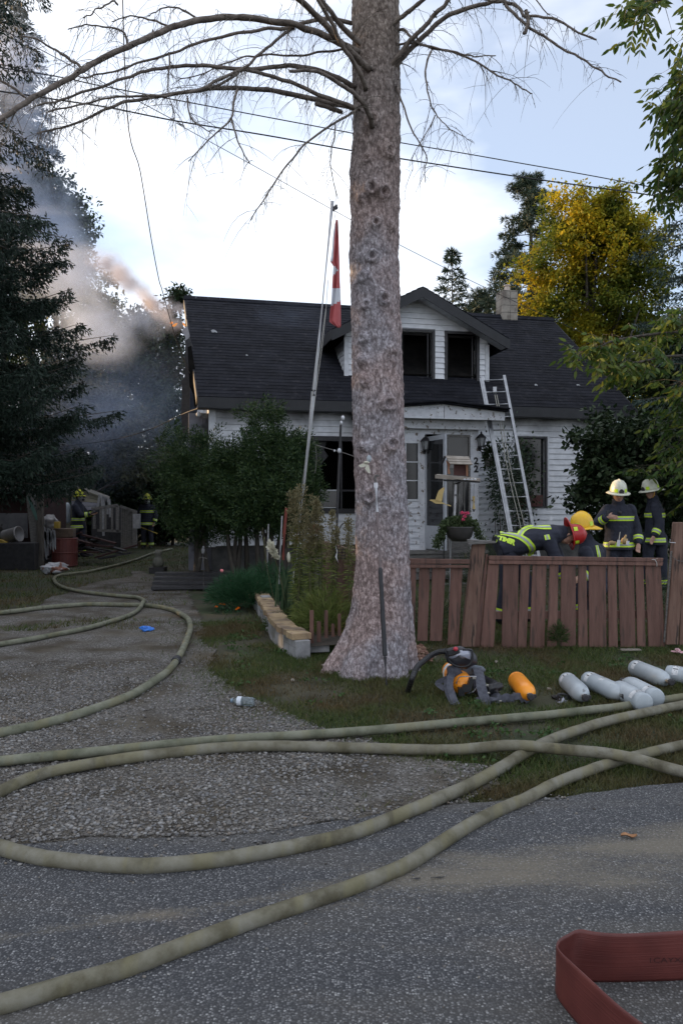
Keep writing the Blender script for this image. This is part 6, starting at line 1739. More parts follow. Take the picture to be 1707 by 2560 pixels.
weed('slender weed closest to the trunk', 872, 8.3, 1255, 1500, 3, 0.03)
weed('small weed behind the grey fence top left of the trunk', 803, 9.6, 1312, 1400, 3, 0.03)
def blades(name, label, x, Y, n, h, spread, m, w=0.02, lean=0.35, extra=None, group=None, zb=0.1):
    base = Vector((gx(x, Y), Y, zb)); o = thing(name, label, 'plant', base, group)
    V = []
    for k in range(n):
        b0 = base+Vector((rnd.gauss(0, spread*0.4), rnd.gauss(0, spread*0.3), 0)); a = rnd.random()*6.283; hh = h*rnd.uniform(0.6, 1.0); l = lean*rnd.random()*hh
        d = Vector((math.cos(a), math.sin(a), 0)); s_ = Vector((-d.y, d.x, 0)) if rnd.random() < 0.5 else Vector((1, 0, 0)); ww = w*rnd.uniform(0.7, 1.2)
        prev = b0; 
        for j in range(4):
            f1_, f2_ = j/4, (j+1)/4
            q = lambda f: b0+d*(l*f**2)+Vector((0, 0, hh*f-0.25*l*f**3)); wf = lambda f: ww*0.5*(1-f**2.2)
            V += [q(f1_)-s_*wf(f1_), q(f1_)+s_*wf(f1_), q(f2_)+s_*wf(f2_), q(f2_)-s_*wf(f2_)]
    np_mesh('blade_leaves', np.array([tuple(v) for v in V]), 4, m, o, kind='stuff')
    return o
blades('gladiolus', 'sword leaved gladiolus with one white flower spike', 728, 9.5, 26, 0.80, 0.20, L_blade, w=0.03, lean=0.45)
gl = [o for o in bpy.data.objects if o.name == 'gladiolus'][0]
mb = MB(); mb.tube(spline([P(712, 1500, 9.0), P(700, 1440, 8.95), P(684, 1385, 8.9), P(676, 1355, 8.9)], 5), 0.005, 5); mb.build('flower_stalk', M_stem, gl)
M_petal = leafmat('cream_petals', [(0.62, 0.60, 0.48), (0.75, 0.73, 0.62), (0.68, 0.66, 0.55)], trans=0.3)
C, D = [], []
for i in range(9):
    f = i/8; c = P(676+14*f, 1360+33*f, 8.88)
    for j in range(14): C.append(tuple(c+Vector((rnd.gauss(0, .012), -0.01, rnd.gauss(0, .01))))); D.append((rnd.gauss(0, 1), rnd.gauss(-0.6, .5), rnd.gauss(0, .8)))
np_mesh('flower', cards(np.array(C), np.array(D), 0.05, 0.045), 4, M_petal, gl)
for xx, yy, n_ in ((656, 1322, 0), (661, 1345, 1)):
    mb = MB(); pt = spline([P(690, 1520, 10.2), P(668, 1420, 10.2), P(xx, yy, 10.2)], 6); mb.tube(pt, [0.005-0.0003*i for i in range(len(pt))], 5)
    for i in range(6): mb.blob(pt[-1-i]+Vector((0.006*(-1)**i, 0, 0)), (0.007, 0.006, 0.022), sub=1)
    mb.build('bud_stalk', M_stem, gl)
def feather(label, x, Y, rx, rz, n=3600, name='feathery_plant', m=None, zc=None, ln=0.11):
    base = Vector((gx(x, Y), Y, 0.0)); o = thing(name, label, 'plant', base)
    u = rng.normal(size=(n, 3)); u /= np.linalg.norm(u, axis=1, keepdims=True); u[:, 2] = abs(u[:, 2])
    rr = rng.random((n, 1))**0.45
    C = np.array([base.x, base.y, 0.08])+u*np.array([rx, rx*0.7, rz])*rr*0.86
    D = u*np.array([1, 1, 0.7])+rng.normal(size=(n, 3))*0.35+[0, 0, 0.15]
    np_mesh('foliage', cards(C, D, ln*(0.6+0.8*rng.random(n)), 0.007), 4, m or L_feather, o, kind='stuff')
    return o
feather('low feathery bright green plant spilling over the left of the flower bed', 610, 10.9, 0.62, 0.50, n=6500)
feather('darker feathery plant behind the gladiolus', 668, 11.3, 0.55, 0.62, n=4200)
feather('small green herbs filling the bed behind the buff bricks', 735, 8.9, 0.42, 0.20, n=2200, name='bed_herbs', m=L_clover if False else L_green, ln=0.06)
feather('dry tangle of stems at the foot of the tall weeds', 815, 8.3, 0.42, 0.55, n=2600, name='dry_tangle', m=L_weed, ln=0.14)
# marigolds and the pink flower
M_orange = leafmat('marigold_petal', [(0.75, 0.16, 0.01), (0.85, 0.26, 0.015)], trans=0.2)
fl = thing('marigold', 'small orange marigolds at the edge of the drive', 'flowers', G(557, 1520))
for i, (x, y) in enumerate([(541, 1518), (552, 1511), (557, 1502), (560, 1512), (592, 1524), (596, 1521)]):
    c = G(x, y, 0.08); n_ = 26; D = rng.normal(size=(n_, 3)); D[:, 2] = abs(D[:, 2]); np_mesh('blossom', cards(np.repeat(np.array([tuple(c)]), n_, 0), D, 0.026, 0.018), 4, M_orange, fl)
n_ = 260; C = np.array([tuple(G(rnd.uniform(535, 600), rnd.uniform(1505, 1532), rnd.uniform(0, 0.07))) for _ in range(n_)]); np_mesh('foliage', cards(C, rng.normal(size=(n_, 3))+[0, 0, 0.5], 0.05, 0.012), 4, L_feather, fl, kind='stuff')
pf = thing('pink_flower', 'single pink flower on a long stem left of the bed', 'flower', G(620, 1478))
c = P(555, 1427, 11.5); mb = MB(); mb.tube(spline([P(620, 1470, 11.0), P(600, 1440, 11.2), P(575, 1429, 11.4), c], 5), 0.003, 4); mb.tube(spline([P(610, 1475, 11.1), P(575, 1450, 11.3), P(560, 1435, 11.4)], 4), 0.0025, 4); mb.build('stem', M_stem, pf)
mb = MB(); mb.blob(c, (0.028, 0.02, 0.026), sub=2, jitter=0.3); mb.build('blossom', mat('pink_petal', (0.75, 0.18, 0.20), (0.8, 0.3, 0.3), scale=30), pf, smooth=True)

# ------------------------------------------------------------------ flagpole, flag, other poles in the bed
M_pole = mat('pale_metal_pole', (0.34, 0.34, 0.36), (0.52, 0.52, 0.54), scale=6, rough=0.4, metal=0.55, stretch=(3, 3, 0.6))
M_rust = mat('rusty_red_post', (0.14, 0.03, 0.022), (0.21, 0.05, 0.035), scale=7, rough=0.8)
M_rope = mat('flag_rope', (0.40, 0.39, 0.36), (0.55, 0.53, 0.5), scale=60, rough=0.8)
FPY = 9.6
top = P(831, 503, FPY); bot = P(738, 1420, FPY); bot = bot+(bot-top)*((bot.z)/(top.z-bot.z))
fpole = thing('flagpole', 'thin leaning metal flagpole left of the big trunk', 'flagpole', bot)
j1 = P(784, 985, FPY)
mb = MB(); mb.tube([j1, top], [0.026, 0.021], 12); mb.build('upper_tube', M_pole, fpole, smooth=False)
mb = MB(); mb.tube([bot, j1+Vector((0, 0, 0.03))], [0.034, 0.031], 12); mb.build('lower_tube', M_pole, fpole)
mb = MB(); mb.tube([j1-Vector((0, 0, 0.03)), j1+Vector((0, 0, 0.05))], [0.036, 0.036], 12); mb.build('joint', M_darkmetal, fpole)
mb = MB(); pc = P(839, 519, FPY); mb.lathe([(0.022, -0.012), (0.03, 0), (0.022, 0.012)], pc, M=Matrix.Rotation(R(90), 3, 'X'), n=14); mb.bar(P(833, 527, FPY), P(842, 512, FPY), 0.02, 0.03); mb.build('pulley', M_darkmetal, fpole)
mb = MB(); mb.tube([P(745, 1300, FPY-0.05), P(783, 980, FPY-0.05), P(802, 860, FPY-0.04), P(815, 770, FPY-0.03), P(820, 700, FPY-0.03)], 0.0035, 5); mb.tube([P(752, 1300, FPY-0.05), P(790, 975, FPY-0.05), P(806, 860, FPY-0.04), P(815, 775, FPY-0.03)], 0.0035, 5)
mb.tube([P(843, 545, FPY), P(841, 525, FPY)], 0.003, 5); mb.build('halyard', M_rope, fpole, kind='stuff')
M_flag_r = mat('flag_red', (0.42, 0.085, 0.09), (0.50, 0.12, 0.125), scale=6, rough=0.7)
M_flag_w = mat('flag_white', (0.60, 0.62, 0.68), (0.68, 0.69, 0.73), scale=6, rough=0.7)
zq = lambda x, y: (760+x/6.19, 480+y/6.19)
# limp flag: outline rows (y, left x, right x) with folds; colour bands follow the hanging cloth
rows_ = [(432, 500, 524), (500, 478, 528), (600, 462, 532), (700, 450, 535), (800, 441, 538), (900, 432, 541), (1000, 420, 545), (1075, 405, 547), (1110, 430, 548), (1150, 455, 549), (1250, 448, 550), (1400, 440, 553), (1490, 436, 556), (1600, 428, 560), (1700, 422, 564), (1760, 415, 566), (1850, 402, 567), (1950, 394, 568), (2010, 392, 569), (2060, 460, 570), (2100, 510, 566)]
mb = MB(); nxf = 12; FLY = FPY-0.02
ys2 = []
for (ya, la, ra), (yb, lb, rb_) in zip(rows_, rows_[1:]):
    k = max(1, int((yb-ya)/22))
    for j in range(k): f = j/k; ys2.append((ya+(yb-ya)*f, la+(lb-la)*f, ra+(rb_-ra)*f))
ys2.append(rows_[-1])
for y, l, r in ys2:
    for i in range(nxf+1):
        f = i/nxf; x = l+(r-l)*f; px = zq(x, y)
        mb.v.append(tuple(P(px[0], px[1], FLY+0.020*math.sin(f*7.5+y*0.0035)+0.012*math.sin(f*15+y*0.006))))
for j in range(len(ys2)-1):
    for i in range(nxf):
        a = j*(nxf+1)+i; y = (ys2[j][0]+ys2[j+1][0])/2; f = (i+0.5)/nxf
        x = ys2[j][1]+(ys2[j][2]-ys2[j][1])*f
        white = (1480+35*abs(f-0.5) < y < 1765-85*f)
        if 1130 < y < 1300 and x < 525-abs(y-1210)*0.85: white = True
        if y < 1075 and x < 452+(432-y)*-0.0+ (500-452)*(1-(y-432)/650) - 6: white = True
        mb.cur = 1 if white else 0
        mb.face((a, a+1, a+nxf+2, a+nxf+1))
flag = mb.build('flag', [M_flag_r, M_flag_w], smooth=True, fix=False)
sm = flag.modifiers.new('thick', 'SOLIDIFY'); sm.thickness = 0.003
tag(flag, 'limp faded red and white flag hanging down beside the pole', 'flag')
# rusty pole with insulator and cross wire, left of trunk
ip = thing('iron_pole', 'thin dark iron pole with white insulators in front of the black window', 'pole', (gx(843, 9.2), 9.2, 0))
mb = MB(); mb.tube([P(838, 1560, 9.2), P(843, 1270, 9.2), P(852, 1062, 9.2)], [0.018, 0.017, 0.014], 8); mb.build('shaft', M_frame, ip)
mb = MB(); mb.tube(spline([P(788, 1112, 9.3), P(812, 1119, 9.25), P(840, 1127, 9.2), P(862, 1133, 9.2), P(890, 1143, 9.1)], 4), 0.005, 5); mb.tube(spline([P(788, 1113, 9.3), P(791, 1140, 9.3), P(790, 1165, 9.3), P(787, 1183, 9.3)], 4), 0.0035, 5); mb.build('wire', M_greywood, ip, kind='stuff')
for (x, y, s_) in ((848, 1127, 0.024), (836, 1127, 0.012), (857, 1045, 0.022), (853, 1057, 0.018)):
    mb = MB(); mb.blob(P(x, y, 9.17), (s_, s_, s_*1.4), sub=2); mb.build('insulator', M_trimw, ip, smooth=True)
mb = MB(); mb.tube(spline([P(852, 1062, 9.2), P(857, 1045, 9.2), P(860, 1040, 9.2), P(856, 1037, 9.2)], 3), 0.008, 5); mb.build('hook', M_greywood, ip)
rp = thing('steel_stake', 'rusty red steel stake in the flower bed behind the weeds', 'stake', (gx(713, 9.9), 9.9, 0)); mb = MB(); mb.tube([P(708, 1400, 9.9), P(711, 1330, 9.9), P(716, 1270, 9.9)], [0.022, 0.022, 0.02], 6); mb.build('rod', M_rust, rp)
rp = thing('plastic_stake', 'pale blue grey plant stake beside the rusty stake', 'stake', (gx(703, 10.1), 10.1, 0)); mb = MB(); mb.tube([P(698, 1460, 10.1), P(701, 1370, 10.1), P(705, 1290, 10.1)], 0.010, 6); mb.build('rod', M_pole, rp)
rp = thing('conduit_pipe', 'thin grey pipe standing against the left wall near the cedars', 'pipe', (gx(668, 12.6), 12.6, 0)); mb = MB(); mb.tube([P(668, 1480, 12.6), P(669, 1385, 12.6), P(671, 1310, 12.6)], 0.013, 6); mb.build('rod', M_pole, rp)
# shepherd hook + red post + white bits behind the weeds
sh = thing('shepherd_hook', 'small dark shepherd hook beside the trunk', 'garden hook', (gx(848, 10.4), 10.4, 0)); mb = MB()
mb.tube(spline([P(778, 1330, 10.4), P(778, 1300, 10.4), P(784, 1291, 10.4), P(785+10, 1299, 10.4)], 4), 0.006, 5); mb.tube(spline([P(862, 1385, 9.4), P(848, 1360, 9.4), P(846, 1330, 9.4), P(856, 1310, 9.4), P(868, 1308, 9.4)], 5), 0.008, 6); mb.build('hook', M_frame, sh, kind='stuff')
tb = MB(); tb.box(P(786, 1322, 10.0), (0.12, 0.1, 0.13)); tag(tb.build('birdhouse_box', M_rust, bevel=0.006), 'small dark red box behind the tall weeds', 'box')
mb = MB(); mb.blob(P(722, 1392, 8.6), (0.022, 0.02, 0.055), sub=2, jitter=.5); tag(mb.build('white_rag', M_petal, smooth=True), 'small white rag caught in the left weed clump', 'rag')
mb = MB(); mb.prism([P(838, 1362, 8.2), P(842, 1380, 8.2), P(838, 1392, 8.2), P(846, 1407, 8.2), P(842, 1395, 8.2), P(843, 1378, 8.2)], (0, 0.01, 0)); tag(mb.build('white_strip', M_trimw), 'torn white strip hanging by the weed nearest the trunk', 'rag')
wbk = thing('wire_basket', 'small black wire basket hung by the fence left of the trunk', 'basket', P(850, 1385, 8.3)); mb = MB()
for i in range(4):
    mb.tube([P(838+i*8, 1372, 8.3), P(838+i*8, 1397, 8.3)], 0.004, 4); mb.tube([P(837, 1373+i*8, 8.3), P(863, 1373+i*8, 8.3)], 0.004, 4)
mb.build('wires', M_frame, wbk, kind='stuff')

# bar leaning on the trunk, bird ornament on it
pb = thing('pike_pole', 'long pole with black grip leaning against the front of the trunk', 'pole', G(966, 1716))
a, b = G(966, 1716), P(938, 1190, 6.62)
def al(f): return a+(b-a)*f
mb = MB(); mb.tube([al(0), al(0.13)], [0.010, 0.013], 8); mb.build('tip', M_frame, pb)
mb = MB(); mb.tube([al(0.13), al(0.14), al(0.54), al(0.55)], [0.018, 0.021, 0.018, 0.014], 10); mb.build('grip', mat('black_rubber', (0.012, 0.012, 0.015), (0.025, 0.025, 0.03), scale=12, rough=0.6), pb)
mb = MB(); mb.tube([al(0.55), al(0.82)], [0.0125, 0.0125], 8); mb.build('shaft', M_rust if False else mat('dull_brown_shaft', (0.12, 0.09, 0.09), (0.18, 0.14, 0.14), scale=9, rough=0.5), pb)
mb = MB(); mb.tube([al(0.82), al(0.94)], [0.013, 0.014], 8); mb.bar(al(0.94), al(0.965), 0.035, 0.02); mb.build('upper_shaft', M_pole, pb)
mb = MB(); mb.tube(spline([al(0.965), al(1.0)+Vector((0.0, -0.01, 0)), al(1.0)+Vector((0.03, -0.02, 0.0))], 4), 0.009, 6); mb.build('hook', M_greywood, pb)
bo = thing('bird_ornament', 'grey and white carved bird fixed on the trunk', 'ornament', P(914, 1160, 6.6))
mb = MB(); mb.blob(P(922, 1147, 6.56), (0.022, 0.02, 0.034), Matrix.Rotation(R(-20), 3, 'Y') if False else None, sub=2); mb.build('body', mat('blue_grey_paint', (0.27, 0.31, 0.34), (0.36, 0.40, 0.43), scale=20), bo, smooth=True)
mb = MB(); mb.blob(P(916, 1156, 6.55), (0.026, 0.02, 0.012), sub=2); mb.build('head_band', M_petal, bo, smooth=True)
for pts_ in ([(913, 1156), (896, 1163), (900, 1168), (910, 1168), (917, 1162)], [(916, 1160), (922, 1163), (926, 1183), (920, 1182), (912, 1172)]):
    mb = MB(); mb.prism([P(x, y, 6.55) for x, y in pts_], (0, 0.012, 0)); mb.build('wing', M_petal, bo)
mb = MB(); mb.tube([P(892, 1118, 6.68), P(908, 1118, 6.62)], 0.004, 5); tag(mb.build('nail', M_frame), 'bent nail in the trunk above the bird ornament', 'nail')

# ------------------------------------------------------------------ bird feeder, wooden bird, planter bowl
BY = 10.6
z8 = lambda x, y: (950+x/3.4844, 1050+y/3.4844)
fd = thing('bird_feeder', 'wooden bird feeder house with shingled roof on a metal pole', 'bird feeder', (gx(1128, BY), BY, 0))
M_cedar = mat('orange_cedar_wood', (0.24, 0.11, 0.06), (0.34, 0.17, 0.10), scale=8, rough=0.8)
M_palew = mat('pale_weathered_wood', (0.22, 0.19, 0.16), (0.33, 0.29, 0.25), scale=8, rough=0.85)
p = lambda x, y, dY=0.0: P(*z8(x, y), BY+dY)
mb = MB(); mb.hexa([p(575, 318, -.02), p(770, 325, -.02), p(768, 322, .14), p(573, 315, .14), p(575, 312, -.02), p(770, 320, -.02), p(768, 317, .14), p(573, 310, .14)]); mb.build('roof_ridge', M_palew, fd)
for i in range(3):
    f0, f1 = i/3, (i+1.1)/3
    l = lambda f: p(570+35*f, 318+66*f, -0.02-0.10*f); r = lambda f: p(770+32*f, 324+66*f, -0.02-0.10*f)
    u = Vector((0, -0.008, 0.008)); mb = MB(); mb.hexa([l(f1)+u*0.1, r(f1)+u*0.1, r(f0), l(f0), l(f1)+u*1.3, r(f1)+u*1.3, r(f0)+u*0.6, l(f0)+u*0.6]); mb.build('roof_board', M_palew, fd)
mb = MB(); mb.hexa([p(528, 392, .22), p(560, 318, .10), p(575, 316, .10), p(540, 395, .22), p(524, 388, .24), p(556, 312, .12), p(572, 310, .12), p(536, 390, .24)]); mb.build('roof_board', M_frame, fd)
mb = MB(); mb.prism([p(572, 350, -.02), p(612, 380, -.02), p(600, 420, -.02), p(612, 470, -.02), p(590, 470, -.02), p(588, 400, -.02)], (0, 0.02, 0)); mb.build('end_wall', M_cedar, fd)
mb = MB(); mb.prism([p(745, 385, .0), p(765, 385, .0), p(765, 490, .0), p(750, 490, .0)], (0, 0.02, 0)); mb.build('end_wall', M_cedar, fd)
mb = MB(); mb.hexa([p(640, 385, .03), p(745, 385, .03), p(745, 385, .05), p(640, 385, .05), p(640, 482, .03), p(745, 486, .03), p(745, 486, .05), p(640, 482, .05)]); mb.build('seed_box', M_boxred, fd)
mb = MB(); mb.hexa([p(478, 500, -.13), p(870, 535, -.13), p(870, 525, .17), p(500, 490, .17), p(478, 478, -.13), p(870, 513, -.13), p(870, 508, .17), p(500, 470, .17)]); mb.build('tray', M_palew, fd)
mb = MB(); mb.hexa([p(478, 508, -.14), p(640, 520, -.14), p(640, 520, -.12), p(478, 508, -.12), p(478, 476, -.14), p(640, 488, -.14), p(640, 488, -.12), p(478, 476, -.12)]); mb.build('tray_rim', M_palew, fd)
mb = MB(); mb.hexa([p(500, 530, -.10), p(870, 548, -.10), p(870, 545, .1), p(500, 525, .1), p(500, 518, -.10), p(870, 536, -.10), p(870, 530, .1), p(500, 515, .1)]); mb.build('tray_frame', M_frame, fd)
for i in range(4):
    mb = MB(); mb.blob(p(735+30*i, 517, -.125), (0.03, 0.012, 0.016), sub=1, jitter=.4); mb.build('seed_cake', M_trimw, fd, smooth=True)
mb = MB(); mb.tube([Vector((gx(1123, BY), BY, 0)), p(610, 1060), p(645, 850), p(655, 560)], 0.019, 10); mb.build('pole', M_pole, fd)
mb = MB(); mb.tube(spline([p(640, 560), p(690, 545), p(690, 520), p(660, 515)], 4), 0.012, 6); mb.build('bracket', M_frame, fd)
for q in ((660, 640),): 
    mb = MB(); mb.tube([p(646, 655), p(660, 655)], 0.026, 10); mb.build('band', M_frame, fd)
# planter bowl under it
pl = thing('planter_bowl', 'dark planter bowl of trailing greenery and pink flowers below the feeder', 'planter', p(690, 1050))
c = p(690, 985, -0.25)
mb = MB(); mb.lathe([(0.03, -0.115), (0.10, -0.11), (0.165, -0.05), (0.19, 0.04), (0.20, 0.075), (0.205, 0.09), (0.19, 0.09), (0.17, 0.06)], c, n=28); mb.build('bowl', mat('dark_grey_bowl', (0.04, 0.037, 0.036), (0.065, 0.06, 0.058), scale=6, rough=0.5), pl, smooth=True)
mb = MB()
for x in (-0.16, 0.16, 0.02): mb.tube([c+Vector((x, 0, 0.08)), p(690, 640, -0.15)], 0.003, 4)
mb.build('hanger_wires', M_greywood, pl, kind='stuff')
n_ = 4200; u = rng.normal(size=(n_, 3)); u /= np.linalg.norm(u, axis=1, keepdims=True)
C = np.array(c)+[0.0, 0, 0.12]+u*np.array([0.26, 0.18, 0.11])*(0.4+0.6*rng.random((n_, 1))); tr_m = rng.random(n_) < 0.35
sg = np.where(rng.random(n_) < 0.6, -1, 1); q = rng.random(n_)
C[tr_m] = (np.array(c)+np.stack([sg*(0.2+0.12*q)+rng.normal(size=n_)*0.03, rng.normal(size=n_)*0.05-0.03, 0.1-0.27*q+rng.normal(size=n_)*0.03], 1))[tr_m]
np_mesh('greenery', cards(C, u+rng.normal(size=(n_, 3))*0.6, 0.035, 0.02), 4, leafmat('planter_leaves', [(0.03, 0.05, 0.02), (0.06, 0.09, 0.035), (0.10, 0.13, 0.06)], trans=0.25), pl, kind='stuff')
M_pink = leafmat('hot_pink_petal', [(0.75, 0.10, 0.22), (0.85, 0.20, 0.34)], trans=0.2)
for (x, y) in ((712, 808), (738, 815), (735, 838), (762, 812), (722, 870)):
    cc = np.array(p(x, y, -0.4)); n_ = 24; np_mesh('blossom', cards(np.repeat(cc[None], n_, 0), rng.normal(size=(n_, 3))+[0, -0.5, 0.2], 0.03, 0.026), 4, M_pink, pl)
ps = thing('plant_stand', 'black post under the planter bowl', 'stand', (gx(1109, 10.3), 10.3, 0)); mb = MB(); mb.tube([Vector((gx(1108, 10.3), 10.3, 0)), P(1109, 1330, 10.3)], 0.012, 6); mb.build('rod', M_lan, ps)
# flat wooden bird
wbd = thing('wooden_bird', 'flat yellow wooden bird with raised wing in front of the storm door', 'ornament', p(520, 700, -0.3))
M_yw = mat('yellow_plywood', (0.42, 0.30, 0.11), (0.55, 0.41, 0.17), scale=9, rough=0.7)
mb = MB(); mb.prism([p(x, y, -.3) for x, y in [(430, 700), (440, 693), (470, 693), (520, 705), (545, 718), (575, 735), (605, 738), (620, 748), (612, 753), (580, 742), (545, 730), (510, 730), (480, 727), (455, 712)]], (0, 0.012, 0)); mb.build('body', M_yw, wbd)
mb = MB(); mb.prism([p(x, y, -.315) for x, y in [(480, 697), (492, 660), (510, 615), (540, 592), (558, 585), (560, 600), (548, 640), (540, 690), (535, 712), (510, 705)]], (0, 0.012, 0)); mb.build('wing', M_yw, wbd)
mb = MB(); mb.tube([p(545, 590, -.3), p(548, 530, -.15), p(548, 500, -.1)], 0.002, 4); mb.build('thread', M_rope, wbd)
# hanging bell / yellow tube feeder by the post
hf = thing('hanging_feeder', 'slim yellow tube hanging beside the entry post', 'ornament', p(815, 720, 0)); mb = MB(); mb.tube([p(815, 775), p(813, 665)], [0.022, 0.022], 10); mb.build('tube', M_yw, hf)
mb = MB(); mb.tube([p(813, 665), p(816, 560)], 0.003, 4); mb.tube([p(813, 798), p(815, 778)], [0.02, 0.03], 8); mb.build('hanger', M_frame, hf)

# vine on the house wall right of the entry
vn = thing('climbing_vine', 'thin climbing vine on the wall behind the ladder', 'plant', H(HT(1240, 0.2), 0.2, 0))
mb = MB(); C, D = [], []
for k in range(22):
    x = rnd.uniform(1232, 1330); s_ = rnd.uniform(0.05, 0.25); t = HT(x, s_); y0 = rnd.uniform(1085, 1180)
    pts_ = spline([H(t+rnd.gauss(0, .1), s_, 0.3), H(t+rnd.gauss(0, .08), s_, 1.3), H(t+rnd.gauss(0, .1), s_-0.05, 2.0), H(t, s_-0.08, EYE+(CY-y0)/F*16)], 6); mb.tube(pts_, [0.008-0.0003*i for i in range(len(pts_))], 4, cap=False)
    for j in range(55):
        q = pts_[rnd.randrange(3, len(pts_))]
        C.append((q.x+rnd.gauss(0, .10), q.y-0.08+rnd.gauss(0, .05), q.z+rnd.gauss(0, .10))); D.append((rnd.gauss(0, 1), rnd.gauss(-.6, .5), rnd.gauss(-.4, .7)))
mb.build('vine_stem', M_twig, vn, fix=False, kind='stuff'); np_mesh('vine_leaves', cards(np.array(C), np.array(D), 0.085, 0.055), 4, L_dark, vn, kind='stuff')
hb = thing('hanging_basket', 'grey hanging basket with green plant right of the lantern', 'basket', H(HT(1218, 0.0), 0.0, 2.2))
c = P(1222, 1155, 15.6); mb = MB(); mb.lathe([(0.08, -0.09), (0.11, 0.06), (0.10, 0.07)], c, n=18); mb.build('pot', M_greywood, hb, smooth=True)
n_ = 700; u = rng.normal(size=(n_, 3)); np_mesh('plant', cards(np.array(c)+[0.03, 0, 0.12]+u*np.array([0.06, 0.06, 0.10]), u, 0.07, 0.04), 4, L_dark, hb, kind='stuff')
n_ = 1500; u = rng.normal(size=(n_, 3)); cc = np.array(P(1262, 1200, 15.5)); bs = thing('potted_shrub', 'small grey green shrub seen through the ladder rungs', 'shrub', (cc[0], cc[1], 0))
mb = MB(); mb.tube([Vector((cc[0], cc[1], 0)), Vector((cc[0], cc[1], 1.9))], 0.02, 6); mb.build('stem', M_twig, bs); np_mesh('foliage', cards(cc+u*np.array([0.17, 0.13, 0.38]), u, 0.07, 0.035), 4, L_pine, bs, kind='stuff')
feather('undergrowth at the foot of the wall behind the fence', 1230, 12.8, 0.9, 0.85, n=3000, name='undergrowth', m=L_dark, ln=0.13)
feather('weeds growing through the bottom of the right fence panel', 1395, 7.85, 0.10, 0.22, n=500, name='fence_weed', m=L_green, ln=0.06)
feather('dark weeds between fence and shrub at the right', 1560, 10.6, 1.0, 0.55, n=2600, name='undergrowth', m=L_dark, ln=0.13)
feather('leafy weeds behind the fence left of the leaning post', 1090, 8.6, 0.42, 0.5, n=1500, name='undergrowth', m=L_green, ln=0.10)

# ------------------------------------------------------------------ overhead wires
M_wire = mat('black_cable', (0.015, 0.015, 0.018), rough=0.6)
def wire(label, px, Ya, Yb, r):
    pts_ = spline([P(x, y, Ya+(Yb-Ya)*i/(len(px)-1)) for i, (x, y) in enumerate(px)], 6)
    o = thing('overhead_wire', label, 'cable', pts_[0], 'overhead cables'); mb = MB(); mb.tube(pts_, r, 6); mb.build('cable', M_wire, o, smooth=True, fix=False)
wire('upper of the two parallel black cables crossing the sky', [(-900, 60), (0, 169), (269, 218), (494, 260), (658, 291), (860, 329), (1003, 357), (1238, 397), (1638, 470), (2200, 590)], 9.5, 12.5, 0.0075)
wire('lower, thicker of the two parallel black cables crossing the sky', [(-900, 105), (0, 228), (148, 250), (274, 269), (439, 302), (658, 337), (860, 373), (1003, 397), (1325, 446), (1707, 500), (2200, 585)], 9.6, 12.5, 0.010)
wire('thin cable sloping down behind the trunk to the maple', [(-800, -350), (362, 261), (450, 313), (625, 409), (860, 540), (1000, 613), (1173, 700), (1336, 777), (1481, 844), (1620, 905)], 10.5, 17, 0.006)
wire('service cable dropping steeply to the burning gable', [(300, -300), (318, 280), (351, 428), (379, 600), (398, 700), (406, 726), (440, 845), (475, 933)], 10, 16.4, 0.008)
wire('low slack cable running left from the gable into the trees', [(120, 1120), (210, 1110), (295, 1097), (380, 1072), (455, 1036), (498, 1020)], 21, 16.0, 0.010)
# ------------------------------------------------------------------ litter
M_blue = mat('blue_nitrile', (0.03, 0.16, 0.62), (0.05, 0.24, 0.75), scale=20, rough=0.4)
c = G(368, 1574, 0.02); gv = thing('rubber_glove', 'crumpled bright blue rubber glove on the gravel', 'glove', c-Vector((0, 0, 0.02)))
mb = MB(); mb.blob(c+Vector((-0.02, 0, 0.012)), (0.055, 0.045, 0.032), sub=3, jitter=0.8); mb.blob(c+Vector((0.03, 0.01, 0.006)), (0.04, 0.035, 0.022), sub=3, jitter=0.9); mb.blob(c+Vector((-0.045, 0.02, 0.02)), (0.028, 0.022, 0.024), sub=2, jitter=.6)
mb.build('cuff', M_blue, gv, smooth=True)
for i, (dx, dy) in enumerate(((0.075, -0.01), (0.085, 0.012), (0.07, 0.03))):
    mb = MB(); mb.tube(spline([c+Vector((0.03, dy*0.5, 0.005)), c+Vector((0.055, dy, 0.012)), c+Vector((dx, dy, 0.0))], 4), [0.012, 0.012, 0.011, 0.011, 0.010, 0.009, 0.009, 0.008, 0.006], 6); mb.build('finger', M_blue, gv, smooth=True)
def clear_mat():
    m, nt, b, out = nodes_of('clear_plastic')
    b.inputs['Base Color'].default_value = rgb((0.75, 0.88, 0.95)); b.inputs['Roughness'].default_value = 0.08; b.inputs['Transmission Weight'].default_value = 0.85; b.inputs['IOR'].default_value = 1.2
    return m
M_clear = clear_mat()
c = G(611, 1753, 0.033); bt = thing('water_bottle', 'crushed clear plastic water bottle lying on the gravel', 'bottle', c-Vector((0, 0, 0.033)))
Mb = Matrix.Rotation(R(-12), 3, 'Z') @ Matrix.Rotation(R(90), 3, 'Y')
mb = MB(); mb.lathe([(0.026, 0.075), (0.032, 0.068), (0.033, 0.05), (0.030, 0.045), (0.033, 0.04), (0.033, 0.022), (0.0305, 0.018), (0.033, 0.012), (0.033, -0.02), (0.031, -0.05), (0.022, -0.07), (0.013, -0.082), (0.012, -0.09)], c, n=22, M=Mb); mb.build('body', M_clear, bt, smooth=True)
mb = MB(); mb.lathe([(0.015, -0.088), (0.015, -0.105)], c, n=16, M=Mb); mb.build('cap', mat('bottle_cap_blue', (0.18, 0.25, 0.33), rough=0.4), bt)
